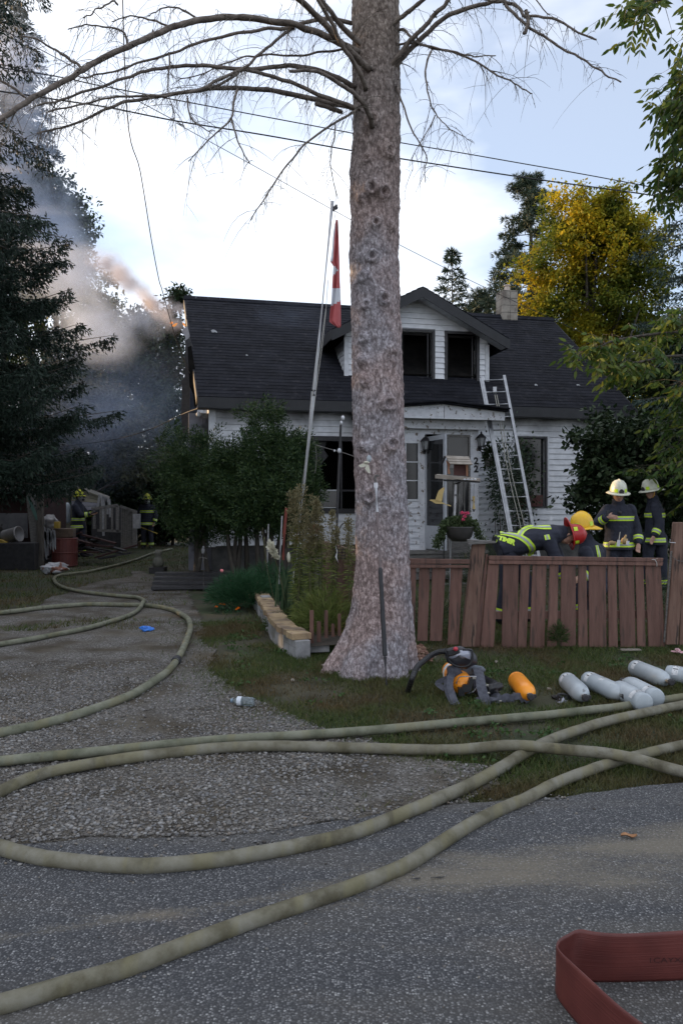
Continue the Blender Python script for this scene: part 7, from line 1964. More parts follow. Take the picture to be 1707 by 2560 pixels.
mb = MB(); mb.lathe([(0.0338, -0.018), (0.0338, -0.052)], c, n=22, M=Mb); lb = mb.build('label', mat('bottle_label', (0.55, 0.60, 0.68), (0.7, 0.74, 0.78), scale=60, rough=0.5), bt)
c = G(1572, 2098, 0.008); mb = MB(); Cc = []; 
lf = spline([c+Vector((-0.035, 0.006, 0.01)), c+Vector((-0.015, 0.0, 0.016)), c+Vector((0.01, -0.004, 0.008)), c+Vector((0.032, -0.006, 0.016))], 5)
for i, q in enumerate(lf):
    w = 0.013*math.sin(math.pi*(i+0.5)/len(lf))+0.002; mb.v += [tuple(q+Vector((0, w, 0.010))), tuple(q+Vector((0, 0, 0))), tuple(q+Vector((0, -w, 0.008)))]
for i in range(len(lf)-1):
    for k in range(2): a = i*3+k; mb.face((a, a+3, a+4, a+1))
dl_ = mb.build('dry_leaf', mat('dry_leaf_brown', (0.26, 0.12, 0.05), (0.36, 0.19, 0.09), scale=40, rough=0.7), smooth=True, fix=False); tag(dl_, 'curled dry brown leaf on the pale dusty asphalt', 'leaf')
for (x, y, w, lab) in ((1095, 2193, 0.03, 'short black twig on the asphalt near the nearest hose'), (1040, 2196, 0.02, 'tiny dark scrap on the asphalt under the nearest hose')):
    c = G(x, y, 0.02); mb = MB(); mb.tube([c-Vector((w, 0.004, 0)), c, c+Vector((w*0.8, 0.003, 0))], [0.002, 0.003, 0.002], 5); tag(mb.build('twig', M_frame), lab, 'twig')
for (x, y, lab, mm) in ((1693, 1629, 'crumpled pink paper scrap by the foot of the right post', 'p'), (1575, 1624, 'flat grey board end under the right fence panel', 'g')):
    c = G(x, y, 0.02); mb = MB()
    if mm == 'p':
        mb.blob(c, (0.06, 0.03, 0.014), sub=2, jitter=1.2); mb.blob(c+Vector((0, 0, 0.02)), (0.025, 0.02, 0.02), sub=2, jitter=1.0); tag(mb.build('paper_scrap', mat('pink_paper', (0.55, 0.30, 0.34), (0.62, 0.40, 0.42), scale=20)), lab, 'paper')
    else:
        mb.box(c, (0.20, 0.05, 0.012)); tag(mb.build('board_scrap', M_palew), lab, 'board')
for k, (x, y) in enumerate([(1085, 1642), (1240, 1654), (1288, 1734), (1372, 1722), (1128, 1655), (807, 1663), (826, 1682), (731, 1700)]):
    c = G(x, y, 0.012); mb = MB(); mb.blob(c, (0.018, 0.016, 0.014), sub=1, jitter=.6)
    tag(mb.build('fallen_leaf' if k > 4 else 'pebble', M_palew), ['pale pebble by the wood chips', 'pale pebble above the orange cylinder', 'pale pebble below the orange cylinder', 'pale pebble between orange and grey cylinders', 'pale pebble behind the black face mask', 'tan leaf at the left root of the trunk', 'tan leaf in front of the left root', 'tan leaf in the grass below the garden wall'][k], 'leaf' if k > 4 else 'stone')

# ------------------------------------------------------------------ air cylinders
M_cyl = mat('grey_cylinder_paint', (0.33, 0.37, 0.40), (0.43, 0.47, 0.50), scale=5, rough=0.35, c3=(0.20, 0.21, 0.22), s3=14, lo3=0.64, hi3=0.70)
M_cylo = mat('orange_cylinder_paint', (0.85, 0.27, 0.015), (0.95, 0.36, 0.03), scale=5, rough=0.32, c3=(0.30, 0.11, 0.03), s3=11, lo3=0.64, hi3=0.72)
M_label = mat('worn_white_label', (0.55, 0.56, 0.58), (0.66, 0.67, 0.68), scale=30, rough=0.6, c3=(0.30, 0.30, 0.31), s3=40, lo3=0.6, hi3=0.66)
M_ink = mat('label_ink', (0.03, 0.03, 0.035), rough=0.6)
M_brass = mat('valve_metal', (0.35, 0.34, 0.32), (0.5, 0.48, 0.44), scale=20, rough=0.35, metal=0.8)
M_blk = mat('black_rubber', (0.012, 0.012, 0.015))
CR, CL = 0.072, 0.50
def cylinder(label, bpix, vpix, m, marks=0, group='air cylinders on the grass', L_=CL, r=CR, text='21', lblf=0.12):
    """bpix: ground pixel under the flat end, vpix: under the valve end"""
    a = G(*bpix, r); b = G(*vpix, r); d = (b-a); d.z = 0; d.normalize(); b = a+d*L_
    u = Vector((-d.y, d.x, 0)); up = Vector((0, 0, 1)); M = Matrix((u, up, d)).transposed() if False else Matrix(((u.x, up.x, d.x), (u.y, up.y, d.y), (u.z, up.z, d.z)))
    o = thing('air_cylinder', label, 'air cylinder', (a.x, a.y, 0), group)
    mb = MB(); pr = [(r*0.80, 0.0), (r*0.93, 0.006), (r, 0.03), (r, 0.05), (r*0.985, 0.053), (r*0.985, 0.058), (r, 0.061), (r, L_*0.72), (r*0.975, L_*0.78), (r*0.90, L_*0.85), (r*0.76, L_*0.91), (r*0.52, L_*0.955), (r*0.30, L_*0.975), (r*0.26, L_*0.985)]
    mb.lathe(pr, a-Vector((0, 0, 0.004)), n=36, M=M); mb.build('tank', m, o, smooth=True)
    # valve: neck, body, hand wheel
    v = a+d*L_*0.985-Vector((0, 0, 0.004))
    mb = MB(); mb.lathe([(0.018, 0), (0.018, 0.02), (0.022, 0.022), (0.022, 0.045)], v, n=14, M=M); mb.build('valve', M_brass, o)
    mb = MB(); mb.bar(v+d*0.032-u*0.02, v+d*0.032+u*0.045, 0.024, 0.024, up=up); mb.lathe([(0.026, 0.045), (0.028, 0.052), (0.026, 0.07), (0.018, 0.074)], v, n=10, M=M); mb.build('knob', M_frame, o)
    # wrap label near flat end and marks facing up/front
    def patch(f0, f1, a0, a1, off, mm, nm, na=12):
        q = MB()
        for i in range(na+1):
            an = a0+(a1-a0)*i/na
            for f in (f0, f1): q.v.append(tuple(a-Vector((0, 0, 0.004))+d*(L_*f)+(u*math.cos(an)+up*math.sin(an))*(r+off)))
        for i in range(na): q.face((2*i, 2*i+1, 2*i+3, 2*i+2))
        return q.build(nm, mm, o, smooth=True, fix=False)
    if marks >= 1:
        patch(0.12, 0.22, 0.3, 3.0, 0.0012, M_label, 'label')
        # number strokes
        for (s0, s1, w0, w1) in ((0.13, 0.135, 1.2, 1.9), (0.17, 0.175, 1.2, 1.9), (0.205, 0.21, 1.2, 1.9), (0.13, 0.17, 1.2, 1.3), (0.17, 0.21, 1.8, 1.9), (0.13, 0.21, 2.2, 2.32)):
            patch(s0, s1, w0, w1, 0.0022, M_ink, 'label_mark', 3)
    if marks >= 2:
        patch(0.46, 0.58, 1.0, 2.2, 0.0012, M_label, 'label')
        for k in range(4): patch(0.475+0.025*k, 0.483+0.025*k, 1.15, 2.05-0.2*(k % 2), 0.002, M_ink, 'label_mark', 4)
    return o
cylinder('orange air cylinder lying alone between backpack and grey cylinders', (1290, 1698), (1352, 1772), M_cylo, 0)
cylinder('leftmost grey air cylinder, valve toward the road', (1416, 1700), (1490, 1768), M_cyl, 1)
cylinder('second grey air cylinder from the left, with a long white label', (1468, 1698), (1590, 1752), M_cyl, 2)
def rev(label, fpix, bpix, m, marks=1):
    return cylinder(label, fpix, bpix, m, marks)
rev('third grey air cylinder, its flat end facing the road', (1610, 1757), (1530, 1712), M_cyl, 1)
rev('fourth grey air cylinder, flat end toward road, pressed against the third', (1640, 1745), (1556, 1702), M_cyl, 1)
cylinder('grey air cylinder lying farthest back near the fence', (1585, 1668), (1678, 1705), M_cyl, 1)
cylinder('grey air cylinder cut by the right edge, marked 21', (1666, 1682), (1790, 1700), M_cyl, 1)

# ------------------------------------------------------------------ breathing apparatus set
M_web = mat('dark_grey_webbing', (0.045, 0.047, 0.062), (0.085, 0.088, 0.11), scale=30, rough=0.85)
M_pad = mat('grey_harness_pad', (0.09, 0.105, 0.125), (0.15, 0.17, 0.20), scale=25, rough=0.85)
M_black2 = mat('black_plastic', (0.010, 0.010, 0.012), (0.022, 0.022, 0.026), scale=10, rough=0.45)
zk = lambda x, y: (1000+x/4.48, 1580+y/4.48)
K = lambda x, y, Y: P(*zk(x, y), Y-0.32)
sc = thing('breathing_apparatus', 'orange air cylinder in a dark harness with hose and straps, lying on the grass', 'breathing apparatus', (gx(1150, 6.3), 6.3, 0))
a = K(560, 480, 6.75); a.z = CR+0.03; b = K(720, 650, 6.2); b.z = 0.085; d = (b-a).normalized()
u, v_ = frame_of(d); up = Vector((0, 0, 1)); uu = d.cross(up).normalized()*-1
M = Matrix(((uu.x, up.x, d.x), (uu.y, up.y, d.y), (uu.z, up.z, d.z))); LL = 0.56; a2 = b-d*LL
mb = MB(); r = 0.085; mb.lathe([(r*0.35, 0), (r*0.75, 0.02), (r*0.95, 0.06), (r, 0.10), (r, LL*0.8), (r*0.93, LL*0.87), (r*0.78, LL*0.93), (r*0.5, LL*0.97), (r*0.3, LL*0.99)], a2, n=36, M=M); mb.build('tank', M_cylo, sc, smooth=True)
mb = MB(); mb.lathe([(r+0.003, 0.12), (r+0.003, 0.17)], a2, n=30, M=M); mb.build('label_band', M_label, sc, smooth=True)
vv = a2+d*LL
mb = MB(); mb.lathe([(0.022, 0), (0.024, 0.03), (0.03, 0.035), (0.03, 0.06)], vv-d*0.01, n=12, M=M); mb.box(vv+d*0.01+Vector((-0.03, -0.01, -0.03)), (0.045, 0.05, 0.06)); mb.box(vv+Vector((0.035, -0.02, 0.02)), (0.035, 0.05, 0.10), Matrix.Rotation(0.3, 3, 'Y')); mb.build('valve', M_black2, sc)
mb = MB(); mb.tube(spline([vv+Vector((-0.06, 0.03, 0.02)), vv+Vector((-0.04, 0, 0.075)), vv+Vector((0.02, -0.02, 0.085)), vv+Vector((0.09, 0.0, 0.08))], 6), 0.004, 6); mb.tube(spline([vv+Vector((0.02, 0, -0.05)), vv+Vector((0.06, -0.03, -0.03)), vv+Vector((0.09, -0.02, 0.0))], 5), 0.004, 6); mb.build('wire_bail', M_pole, sc, kind='stuff')
def strap(px, Ys, w, m, name='strap', t=0.005, roll=None):
    n = len(px); pts_ = spline([K(x, y, Ys[0]+(Ys[1]-Ys[0])*i/(n-1)) if not hasattr(Ys, 'pop') else K(x, y, Ys[i]) for i, (x, y) in enumerate(px)], 6)
    mb = MB(); k = len(pts_)
    for i, p_ in enumerate(pts_):
        dd_ = (pts_[min(i+1, k-1)]-pts_[max(i-1, 0)]).normalized(); s_ = dd_.cross(Vector((0, -1, 0.35)))
        if s_.length < 0.05: s_ = Vector((1, 0, 0))
        s_.normalize(); nn2 = s_.cross(dd_).normalized(); ww = w/2
        p_ = Vector((p_.x, p_.y, max(p_.z, 0.012)))
        for q in (-s_*ww-nn2*t/2, s_*ww-nn2*t/2, s_*ww+nn2*t/2, -s_*ww+nn2*t/2): mb.v.append(tuple(p_+q))
    for i in range(k-1):
        for j in range(4): a_ = i*4+j; b_ = i*4+(j+1) % 4; mb.face((a_, b_, b_+4, a_+4))
    mb.face((0, 1, 2, 3)); mb.face([(k-1)*4+j for j in (3, 2, 1, 0)])
    return mb.build(name, m, sc, smooth=False)
# backplate
mb = MB(); mb.prism([K(x, y, 6.45) for x, y in [(600, 470), (700, 400), (860, 400), (920, 520), (960, 700), (930, 770), (830, 770), (800, 560), (700, 500)]], (0, 0.03, 0.0)); mb.build('back_plate', M_black2, sc)
mb = MB(); mb.blob(K(770, 425, 6.42), (0.12, 0.045, 0.05), sub=3, jitter=0.4); mb.build('lumbar_pad', M_pad, sc, smooth=True)
mb = MB(); mb.blob(K(605, 455, 6.30), (0.06, 0.03, 0.055), Matrix.Rotation(R(25), 3, 'Y'), sub=3, jitter=0.4); mb.build('shoulder_pad', M_web, sc, smooth=True)
strap([(600, 440), (560, 520), (555, 620), (580, 700), (610, 780), (640, 850)], [6.32, 6.15, 6.08, 6.05, 6.0, 5.96], 0.052, M_web)
strap([(545, 500), (520, 580), (530, 660), (560, 740), (600, 830)], [6.25, 6.15, 6.1, 6.05, 5.98], 0.045, M_web)
strap([(560, 500), (500, 530), (420, 570), (440, 600), (500, 640)], [6.3, 6.25, 6.25, 6.2, 6.15], 0.04, M_web)
strap([(860, 400), (890, 500), (905, 600), (930, 700), (970, 790), (1010, 800)], [6.38, 6.25, 6.15, 6.1, 6.05, 6.03], 0.075, M_web)
strap([(830, 470), (850, 560), (855, 660)], [6.4, 6.3, 6.25], 0.05, M_web)
strap([(900, 500), (980, 540), (1060, 580), (1110, 660)], [6.4, 6.35, 6.25, 6.2], 0.05, M_black2)
strap([(940, 600), (1010, 680), (1090, 720), (1140, 770)], [6.25, 6.2, 6.12, 6.06], 0.05, M_web)
strap([(1140, 790), (1160, 740), (1195, 725), (1225, 750), (1235, 785)], [6.05]*5, 0.05, M_web)
strap([(1230, 790), (1255, 735), (1300, 720), (1350, 725), (1385, 775)], [6.06]*5, 0.05, M_web)
strap([(1370, 760), (1400, 735), (1440, 775)], [6.06]*3, 0.05, M_web)
mb = MB(); mb.blob(K(990, 650, 6.22), (0.10, 0.08, 0.045), Matrix.Rotation(R(-18), 3, 'Y'), sub=3, jitter=0.8); mb.build('waist_pad', M_black2, sc, smooth=True)
mb = MB(); mb.blob(K(1000, 765, 6.1), (0.10, 0.06, 0.025), sub=3, jitter=0.6); mb.build('waist_pad', M_web, sc, smooth=True)
for (x, y, s_) in ((828, 515, .018), (975, 598, .014), (990, 682, .012), (1120, 775, .014)):
    mb = MB(); mb.box(K(x, y, 6.0+0.1*(y < 600)), (s_*1.4, 0.01, s_)); mb.build('buckle', M_brass, sc, bevel=0.002)
# face mask on top, with its corrugated hose
fm = thing('face_mask', 'black breathing mask with clear visor resting on the harness', 'face mask', K(690, 300, 6.35))
mb = MB(); n0_ = 26
cM = K(680, 285, 6.32)
mb.blob(cM, (0.125, 0.07, 0.085), Matrix.Rotation(R(12), 3, 'Y'), sub=3, jitter=0.25); mb.build('mask_shell', mat('dark_mask_rubber', (0.020, 0.020, 0.028), (0.04, 0.04, 0.05), scale=9, rough=0.4), fm, smooth=True)
mv = MB()
outl = [(540, 290), (570, 235), (650, 205), (770, 205), (790, 240), (785, 310), (735, 295), (690, 300), (640, 270), (600, 300)]
cv = K(670, 255, 6.15)
for x, y in outl: mv.v.append(tuple(K(x, y, 6.235)))
mv.v.append(tuple(cv)); 
for i in range(len(outl)): mv.face((len(outl), i, (i+1) % len(outl)))
def visor_mat():
    m, nt, b, out = nodes_of('clear_visor'); b.inputs['Base Color'].default_value = rgb((0.30, 0.31, 0.38)); b.inputs['Roughness'].default_value = 0.12; b.inputs['Specular IOR Level'].default_value = 0.9
    return m
mv.build('visor', visor_mat(), fm, smooth=True, fix=False)
mb = MB(); rim = spline([K(x, y, 6.23) for x, y in [(525, 265), (545, 320), (600, 370), (690, 390), (770, 370), (805, 310), (805, 230), (790, 200), (700, 195)]], 5); mb.tube(rim, 0.009, 6); mb.build('rim', M_black2, fm, smooth=True)
mb = MB(); mb.box(K(590, 215, 6.2), (0.10, 0.06, 0.055), Matrix.Rotation(R(-15), 3, 'Y')); mb.build('regulator_body', M_black2, fm, bevel=0.01)
mb = MB(); mb.blob(K(620, 190, 6.16), (0.019, 0.016, 0.018), sub=2); mb.build('regulator_button', mat('red_button', (0.45, 0.03, 0.05), rough=0.35), fm, smooth=True)
hp = spline([K(515, 215, 6.25), K(430, 225, 6.3), K(340, 265, 6.3), K(270, 320, 6.25), K(200, 380, 6.2), K(160, 450, 6.15), K(130, 530, 6.08), Vector((K(125, 600, 6.02).x, 6.02, 0.01))], 12)
mb = MB(); mb.tube(hp, [0.020+0.0028*(i % 2) for i in range(len(hp))], 10); mb.build('air_hose', M_black2, fm, smooth=False)
# regulator lying by the hose
rg = thing('mask_regulator', 'black and clear mask regulator lying by the pale hose', 'regulator', G(1400, 1772))
q = lambda x, y, Y: P(980+x/2.1568, 1350+y/2.1568, Y)
c = G(1400, 1772, 0.04)
mb = MB(); mb.prism([q(787, 890, 5.85), q(850, 875, 5.85), q(900, 880, 5.85), q(905, 912, 5.85), q(850, 918, 5.85), q(790, 920, 5.85)], (0, 0.08, 0)); mb.build('strap_block', M_black2, rg, bevel=0.004)
mb = MB(); mb.blob(q(915, 875, 5.86), (0.07, 0.06, 0.06), sub=2, jitter=0.9); mb.build('housing', M_black2, rg)
mb = MB(); mb.blob(q(920, 885, 5.80), (0.04, 0.02, 0.045), Matrix.Rotation(0.4, 3, 'Y'), sub=2, jitter=0.7); mb.build('clear_cover', visor_mat(), rg, smooth=True)
mb = MB(); mb.tube(spline([q(880, 850, 5.84), q(900, 832, 5.86), q(940, 838, 5.86), q(955, 870, 5.86), q(945, 905, 5.84)], 4), 0.010, 6); mb.build('loop', M_black2, rg, smooth=True)

# ------------------------------------------------------------------ back yard at the left: sheds, boards, junk
M_cream = mat('cream_shed_board', (0.13, 0.12, 0.085), (0.19, 0.175, 0.13), scale=3, rough=0.8)
M_redb = mat('red_barrel_paint', (0.10, 0.026, 0.022), (0.14, 0.036, 0.03), scale=4, rough=0.6)
M_darkred = mat('dark_red_siding', (0.03, 0.012, 0.011), (0.045, 0.017, 0.015), scale=3, rough=0.8)
z6 = lambda x, y: (x/2.6133, 1100+y/2.6133)
Z = lambda x, y, Y: P(*z6(x, y), Y)
def panel(mb, pts_, Y, th=0.05): mb.prism([Z(x, y, Y) for x, y in pts_], (0, th, 0))
sh = thing('garden_shed', 'low dark red garden shed under the spruce at the far left', 'shed', (gx(20, 18.5), 18.5, 0))
mb = MB(); p0 = Z(-260, 860, 18.5); mb.hexa([Vector((gx(-140, 18.6), 18.6, 0)), Vector((gx(92, 18.6), 18.6, 0)), Vector((gx(92, 18.6), 20.6, 0)), Vector((gx(-140, 18.6), 20.6, 0)), Vector((gx(-140, 18.6), 18.6, 1.75)), Vector((gx(92, 18.6), 18.6, 1.75)), Vector((gx(92, 18.6), 20.6, 2.0)), Vector((gx(-140, 18.6), 20.6, 2.0))]); mb.build('wall', M_darkred, sh)
mb = MB(); mb.hexa([Vector((gx(-160, 18.4), 18.3, 1.76)), Vector((gx(104, 18.4), 18.3, 1.76)), Vector((gx(104, 18.4), 20.8, 2.02)), Vector((gx(-160, 18.4), 20.8, 2.02)), Vector((gx(-160, 18.4), 18.3, 1.82)), Vector((gx(104, 18.4), 18.3, 1.82)), Vector((gx(104, 18.4), 20.8, 2.08)), Vector((gx(-160, 18.4), 20.8, 2.08))]); mb.build('roof', M_frame, sh)
mb = MB(); panel(mb, [(-80, 478), (180, 478), (182, 640), (-80, 640)], 18.4, 0.03); tag(mb.build('leaning_board', mat('stained_white_board', (0.10, 0.10, 0.11), (0.17, 0.17, 0.18), scale=3, rough=0.7, c3=(0.04, 0.035, 0.03), s3=3.5, lo3=0.58, hi3=0.64)), 'stained grey board leaning on the dark red shed', 'board')
bk = thing('bucket', 'white plastic bucket lying on its side, far left', 'bucket', Z(85, 665, 17.6))
c = Z(80, 622, 17.6); mb = MB(); mb.lathe([(0.145, -0.20), (0.15, -0.19), (0.175, 0.16), (0.185, 0.165), (0.185, 0.20), (0.165, 0.20), (0.15, 0.0)], c, n=22, M=Matrix.Rotation(R(80), 3, 'Y') @ Matrix.Rotation(R(12), 3, 'X')); mb.build('pail', mat('grimy_white_plastic', (0.19, 0.18, 0.18), (0.27, 0.26, 0.26), scale=5, rough=0.5), bk, smooth=True)
mb = MB(); mb.tube(spline([Z(60, 660, 17.4), Z(100, 672, 17.4), Z(140, 660, 17.4)], 4), 0.005, 5); mb.build('handle', M_frame, bk)
yb = thing('jerry_can', 'yellow jerry can with dark marks at the left edge', 'jerry can', Z(0, 795, 17.4))
mb = MB(); mb.prism([Z(x, y, 17.4) for x, y in [(-50, 660), (-5, 648), (20, 655), (42, 668), (40, 770), (30, 795), (-50, 795)]], (0, 0.2, 0)); mb.build('body', mat('dull_yellow', (0.30, 0.20, 0.03), (0.40, 0.27, 0.05), scale=4, rough=0.6, c3=(0.05, 0.04, 0.02), s3=5, lo3=0.62, hi3=0.66), yb, bevel=0.01)
mb = MB(); mb.lathe([(0.03, 0), (0.03, 0.05)], Z(-5, 648, 17.5), n=10); mb.build('cap', M_frame, yb)
tbx = MB(); tbx.box(Vector((gx(40, 17.5), 17.6, 0.30)), (1.0, 0.5, 0.62)); tag(tbx.build('wooden_box', M_frame, bevel=0.01), 'dark wooden box under the bucket at the far left', 'box')
tp = thing('leaning_post', 'dark leaning post with a green tarp strip by the shed corner', 'post', (gx(95, 17.8), 17.8, 0))
mb = MB(); mb.bar(Vector((gx(98, 17.8), 17.8, 0)), Z(205, 350, 17.8), 0.20, 0.14); mb.build('post', M_greywood, tp, bevel=0.01)
mb = MB(); mb.bar(Vector((gx(103, 17.6), 17.6, 0)), Z(265, 350, 17.8), 0.12, 0.12); mb.build('post', M_trunkbark, tp)
mb = MB(); mb.prism([Z(x, y, 17.62) for x, y in [(180, 370), (195, 365), (240, 480), (248, 525), (235, 520), (205, 450)]], (0, 0.01, 0)); mb.build('tarp_strip', mat('green_tarp', (0.06, 0.13, 0.11), (0.09, 0.17, 0.14), scale=5), tp)
sack = thing('plastic_sack', 'white and red plastic sack lying on the ground by the post', 'sack', Z(350, 865, 16.4))
c = G(138, 1420, 0.12); mb = MB(); mb.blob(c, (0.27, 0.18, 0.10), sub=3, jitter=0.7); mb.blob(c+Vector((-.12, -.05, -.03)), (0.14, 0.12, 0.10), sub=3, jitter=0.7); mb.blob(c+Vector((.08, -.12, -.06)), (0.10, 0.08, 0.06), sub=2, jitter=.7)
mb.build('bag', mat('printed_white_sack', (0.36, 0.36, 0.38), (0.46, 0.46, 0.48), scale=3, rough=0.5, c3=(0.25, 0.10, 0.06), s3=4.5, lo3=0.55, hi3=0.60), sack, smooth=True)
br = thing('red_barrel', 'dull red upright drum beside the wood pile', 'drum', (gx(155, 18.2), 18.2, 0))
mb = MB(); mb.lathe([(0.30, 0.0), (0.31, 0.02), (0.30, 0.04), (0.30, 0.31), (0.31, 0.33), (0.30, 0.35), (0.30, 0.64), (0.31, 0.66), (0.30, 0.68), (0.28, 0.68)], Vector((gx(155, 18.2), 18.4, 0)), n=24); mb.build('drum', M_redb, br, smooth=False)
mb = MB(); mb.box(Vector((gx(160, 18.4), 18.4, 0.80)), (0.5, 0.4, 0.22), Matrix.Rotation(0.15, 3, 'Z')); tag(mb.build('wooden_crate', M_palew if False else mat('old_brown_wood', (0.07, 0.045, 0.03), (0.12, 0.08, 0.055), scale=6), bevel=0.01), 'brown crate sitting on top of the red drum', 'crate')
mb = MB(); mb.box(Vector((gx(148, 18.2), 18.1, 1.0)), (0.12, 0.12, 0.16)); tag(mb.build('yellow_tin', mat('dull_yellow', (0.3, 0.2, 0.03)), bevel=0.01), 'small yellow tin on the crate above the red drum', 'tin')
wj = MB(); c = Z(320, 535, 18.3); wj.blob(c, (0.20, 0.16, 0.17), sub=3, jitter=0.9); wj.blob(c+Vector((.1, 0, -.12)), (.12, .1, .08), sub=2, jitter=.8); tag(wj.build('plastic_bundle', mat('grimy_white_plastic', (0.2, 0.2, 0.2)), smooth=True), 'grey white plastic bundle on the post pile left of the masked firefighter', 'bundle')
ws = thing('hanging_rags', 'tattered white rags hanging over a stack of scrap wood', 'rags', Z(320, 760, 18.2))
for k in range(9):
    x = 292+8*k+rnd.uniform(-3, 3); y0 = 565+rnd.uniform(0, 40); y1 = y0+rnd.uniform(60, 190)
    mb = MB(); w = rnd.uniform(3, 8); mb.prism([Z(a_, b_, 18.0) for a_, b_ in [(x-w, y0), (x+w, y0+4), (x+w*1.3+4, (y0+y1)/2), (x+w*0.4+8, y1), (x-w*0.5+5, y1-12), (x-w, (y0+y1)/2)]], (0, 0.02, 0)); mb.build('rag', mat('grimy_rag', (0.20, 0.20, 0.21), (0.30, 0.30, 0.31), scale=8), ws)
pile = thing('scrap_pile', 'dark heap of scrap boards between shed and board fence', 'scrap', (gx(180, 19.4), 19.4, 0))
for k in range(30):
    x = rnd.uniform(110, 300); Y_ = 19.0+rnd.uniform(-0.5, 1.2); c = Vector((gx(x, Y_), Y_, rnd.uniform(0.1, 0.85)*(1-0.35*(x-110)/190))); M_ = Matrix.Rotation(rnd.uniform(-1, 1), 3, 'Z') @ Matrix.Rotation(rnd.uniform(-.3, .3), 3, 'Y')
    mb = MB(); mb.box(c, (rnd.uniform(0.4, 1.1), 0.09, 0.04), M_); mb.build('board', rnd.choice([M_frame, M_frame, M_black, M_darkred]), pile)
cs = thing('collapsed_shed', 'cream board shed with a slumped white edged roof behind the masked firefighter', 'shed', (gx(180, 24), 24, 0))
mb = MB(); mb.prism([Z(x, y, 24) for x, y in [(280, 350), (420, 345), (440, 300), (470, 290), (470, 700), (280, 700)]], (0, 0.15, 0)); mb.build('wall', M_cream, cs)
for k in range(5):
    f0, f1 = k/5, (k+0.9)/5
    A_ = lambda f, t: Z(470+(712-470)*t, (290+(375-290)*t)+(330-(200*t))*f*0.55, 23.2-0.3*f)
    mb = MB(); mb.prism([A_(f0, 0), A_(f0, 1), A_(f1, 1), A_(f1, 0)], (0, 0.06, 0)); mb.build('wall_board', M_cream if k < 3 else M_greywall, cs)
mb = MB(); mb.bar(Z(455, 280, 23.0), Z(716, 378, 23.0), 0.09, 0.05); mb.build('roof_edge', M_trimw if False else mat('pale_edge', (0.30, 0.28, 0.25), (0.38, 0.36, 0.33), scale=7), cs)
for k in range(6):
    mb = MB(); t = k/5; c = Z(655+12*k, 355+6*k, 22.9); mb.bar(c, c+Vector((rnd.uniform(-.1, .1), 0, -rnd.uniform(0.3, 1.4))), 0.07, 0.03); mb.build('hanging_board', mat('grimy_rag', (0.2, 0.2, 0.2)), cs)
mb = MB(); mb.blob(Z(452, 300, 23), (0.16, 0.1, 0.28), sub=2, jitter=.8); mb.build('torn_siding', mat('grimy_rag', (0.2, 0.2, 0.2)), cs)
bf = thing('board_fence', 'weathered vertical board fence with top rail in the back yard', 'fence', (gx(310, 23), 23, 0))
for k in range(8):
    x0 = 792+k*11.8; y0 = 435+k*4.0; mb = MB(); mb.hexa([Z(x0, 705, 22.4+k*0.03), Z(x0+10.6, 703, 22.4+k*0.03), Z(x0+10.6, 703, 22.44+k*0.03), Z(x0, 705, 22.44+k*0.03), Z(x0, y0, 22.4+k*0.03), Z(x0+10.6, y0+4, 22.4+k*0.03), Z(x0+10.6, y0+4, 22.44+k*0.03), Z(x0, y0, 22.44+k*0.03)]); mb.build('board', M_greywood, bf)
mb = MB(); mb.bar(Z(788, 432, 22.3), Z(888, 468, 22.5), 0.06, 0.06); mb.build('top_rail', M_greywood, bf)
mb = MB(); mb.bar(Z(885, 705, 22.5), Z(885, 462, 22.5), 0.10, 0.1); mb.build('post', M_greywood, bf)
dk = thing('deck_rail', 'grey wooden deck railing left of the board fence', 'railing', (gx(260, 22.6), 22.6, 0))
for (x0, y0, x1, y1, w) in ((600, 450, 770, 428, 0.09), (770, 428, 770, 600, 0.09), (640, 590, 790, 596, 0.07), (618, 452, 618, 580, 0.07), (690, 440, 690, 590, 0.05), (735, 435, 735, 590, 0.05), (660, 445, 660, 585, 0.05)):
    mb = MB(); mb.bar(Z(x0, y0, 22.2), Z(x1, y1, 22.2), w, 0.06); mb.build('rail' if abs(x1-x0) > 40 else 'baluster', M_greywood, dk)
mb = MB(); mb.prism([Z(x, y, 22.9) for x, y in [(600, 450), (790, 440), (790, 700), (600, 700)]], (0, 0.05, 0)); mb.build('skirt', M_darkred if False else M_frame, dk)
tbp = MB(); tbp.box(Z(895, 530, 22.0), (0.2, 0.1, 0.42)); tag(tbp.build('white_board', mat('grimy_rag', (0.2, 0.2, 0.2))), 'small white board standing right of the board fence', 'board')
# things under the cedar
gn = thing('garden_figure', 'small pale garden figure by the dark steps', 'ornament', Z(1035, 790, 16.6)); c = Z(1035, 800, 16.6); mb = MB(); mb.lathe([(0.10, 0), (0.13, 0.08), (0.09, 0.2), (0.06, 0.24), (0.09, 0.30), (0.06, 0.38)], Vector((c.x, c.y, 0.12)), n=14); mb.build('figure', mat('mossy_stone', (0.11, 0.11, 0.09), (0.17, 0.17, 0.14), scale=12), gn, smooth=True)
mb = MB(); mb.box(Vector((c.x, c.y, 0.06)), (0.32, 0.32, 0.13)); mb.build('base', M_frame, gn)
stp = thing('plank_step', 'dark wooden planks lying in front of the cedars', 'planks', (gx(470, 14.0), 14, 0))
for k in range(4):
    mb = MB(); Y_ = 13.3+0.32*k; mb.box(Vector((gx(505, Y_), Y_, 0.05+0.05*k)), (1.7, 0.28, 0.05), Matrix.Rotation(0.10, 3, 'Z')); mb.build('plank', M_frame, stp)
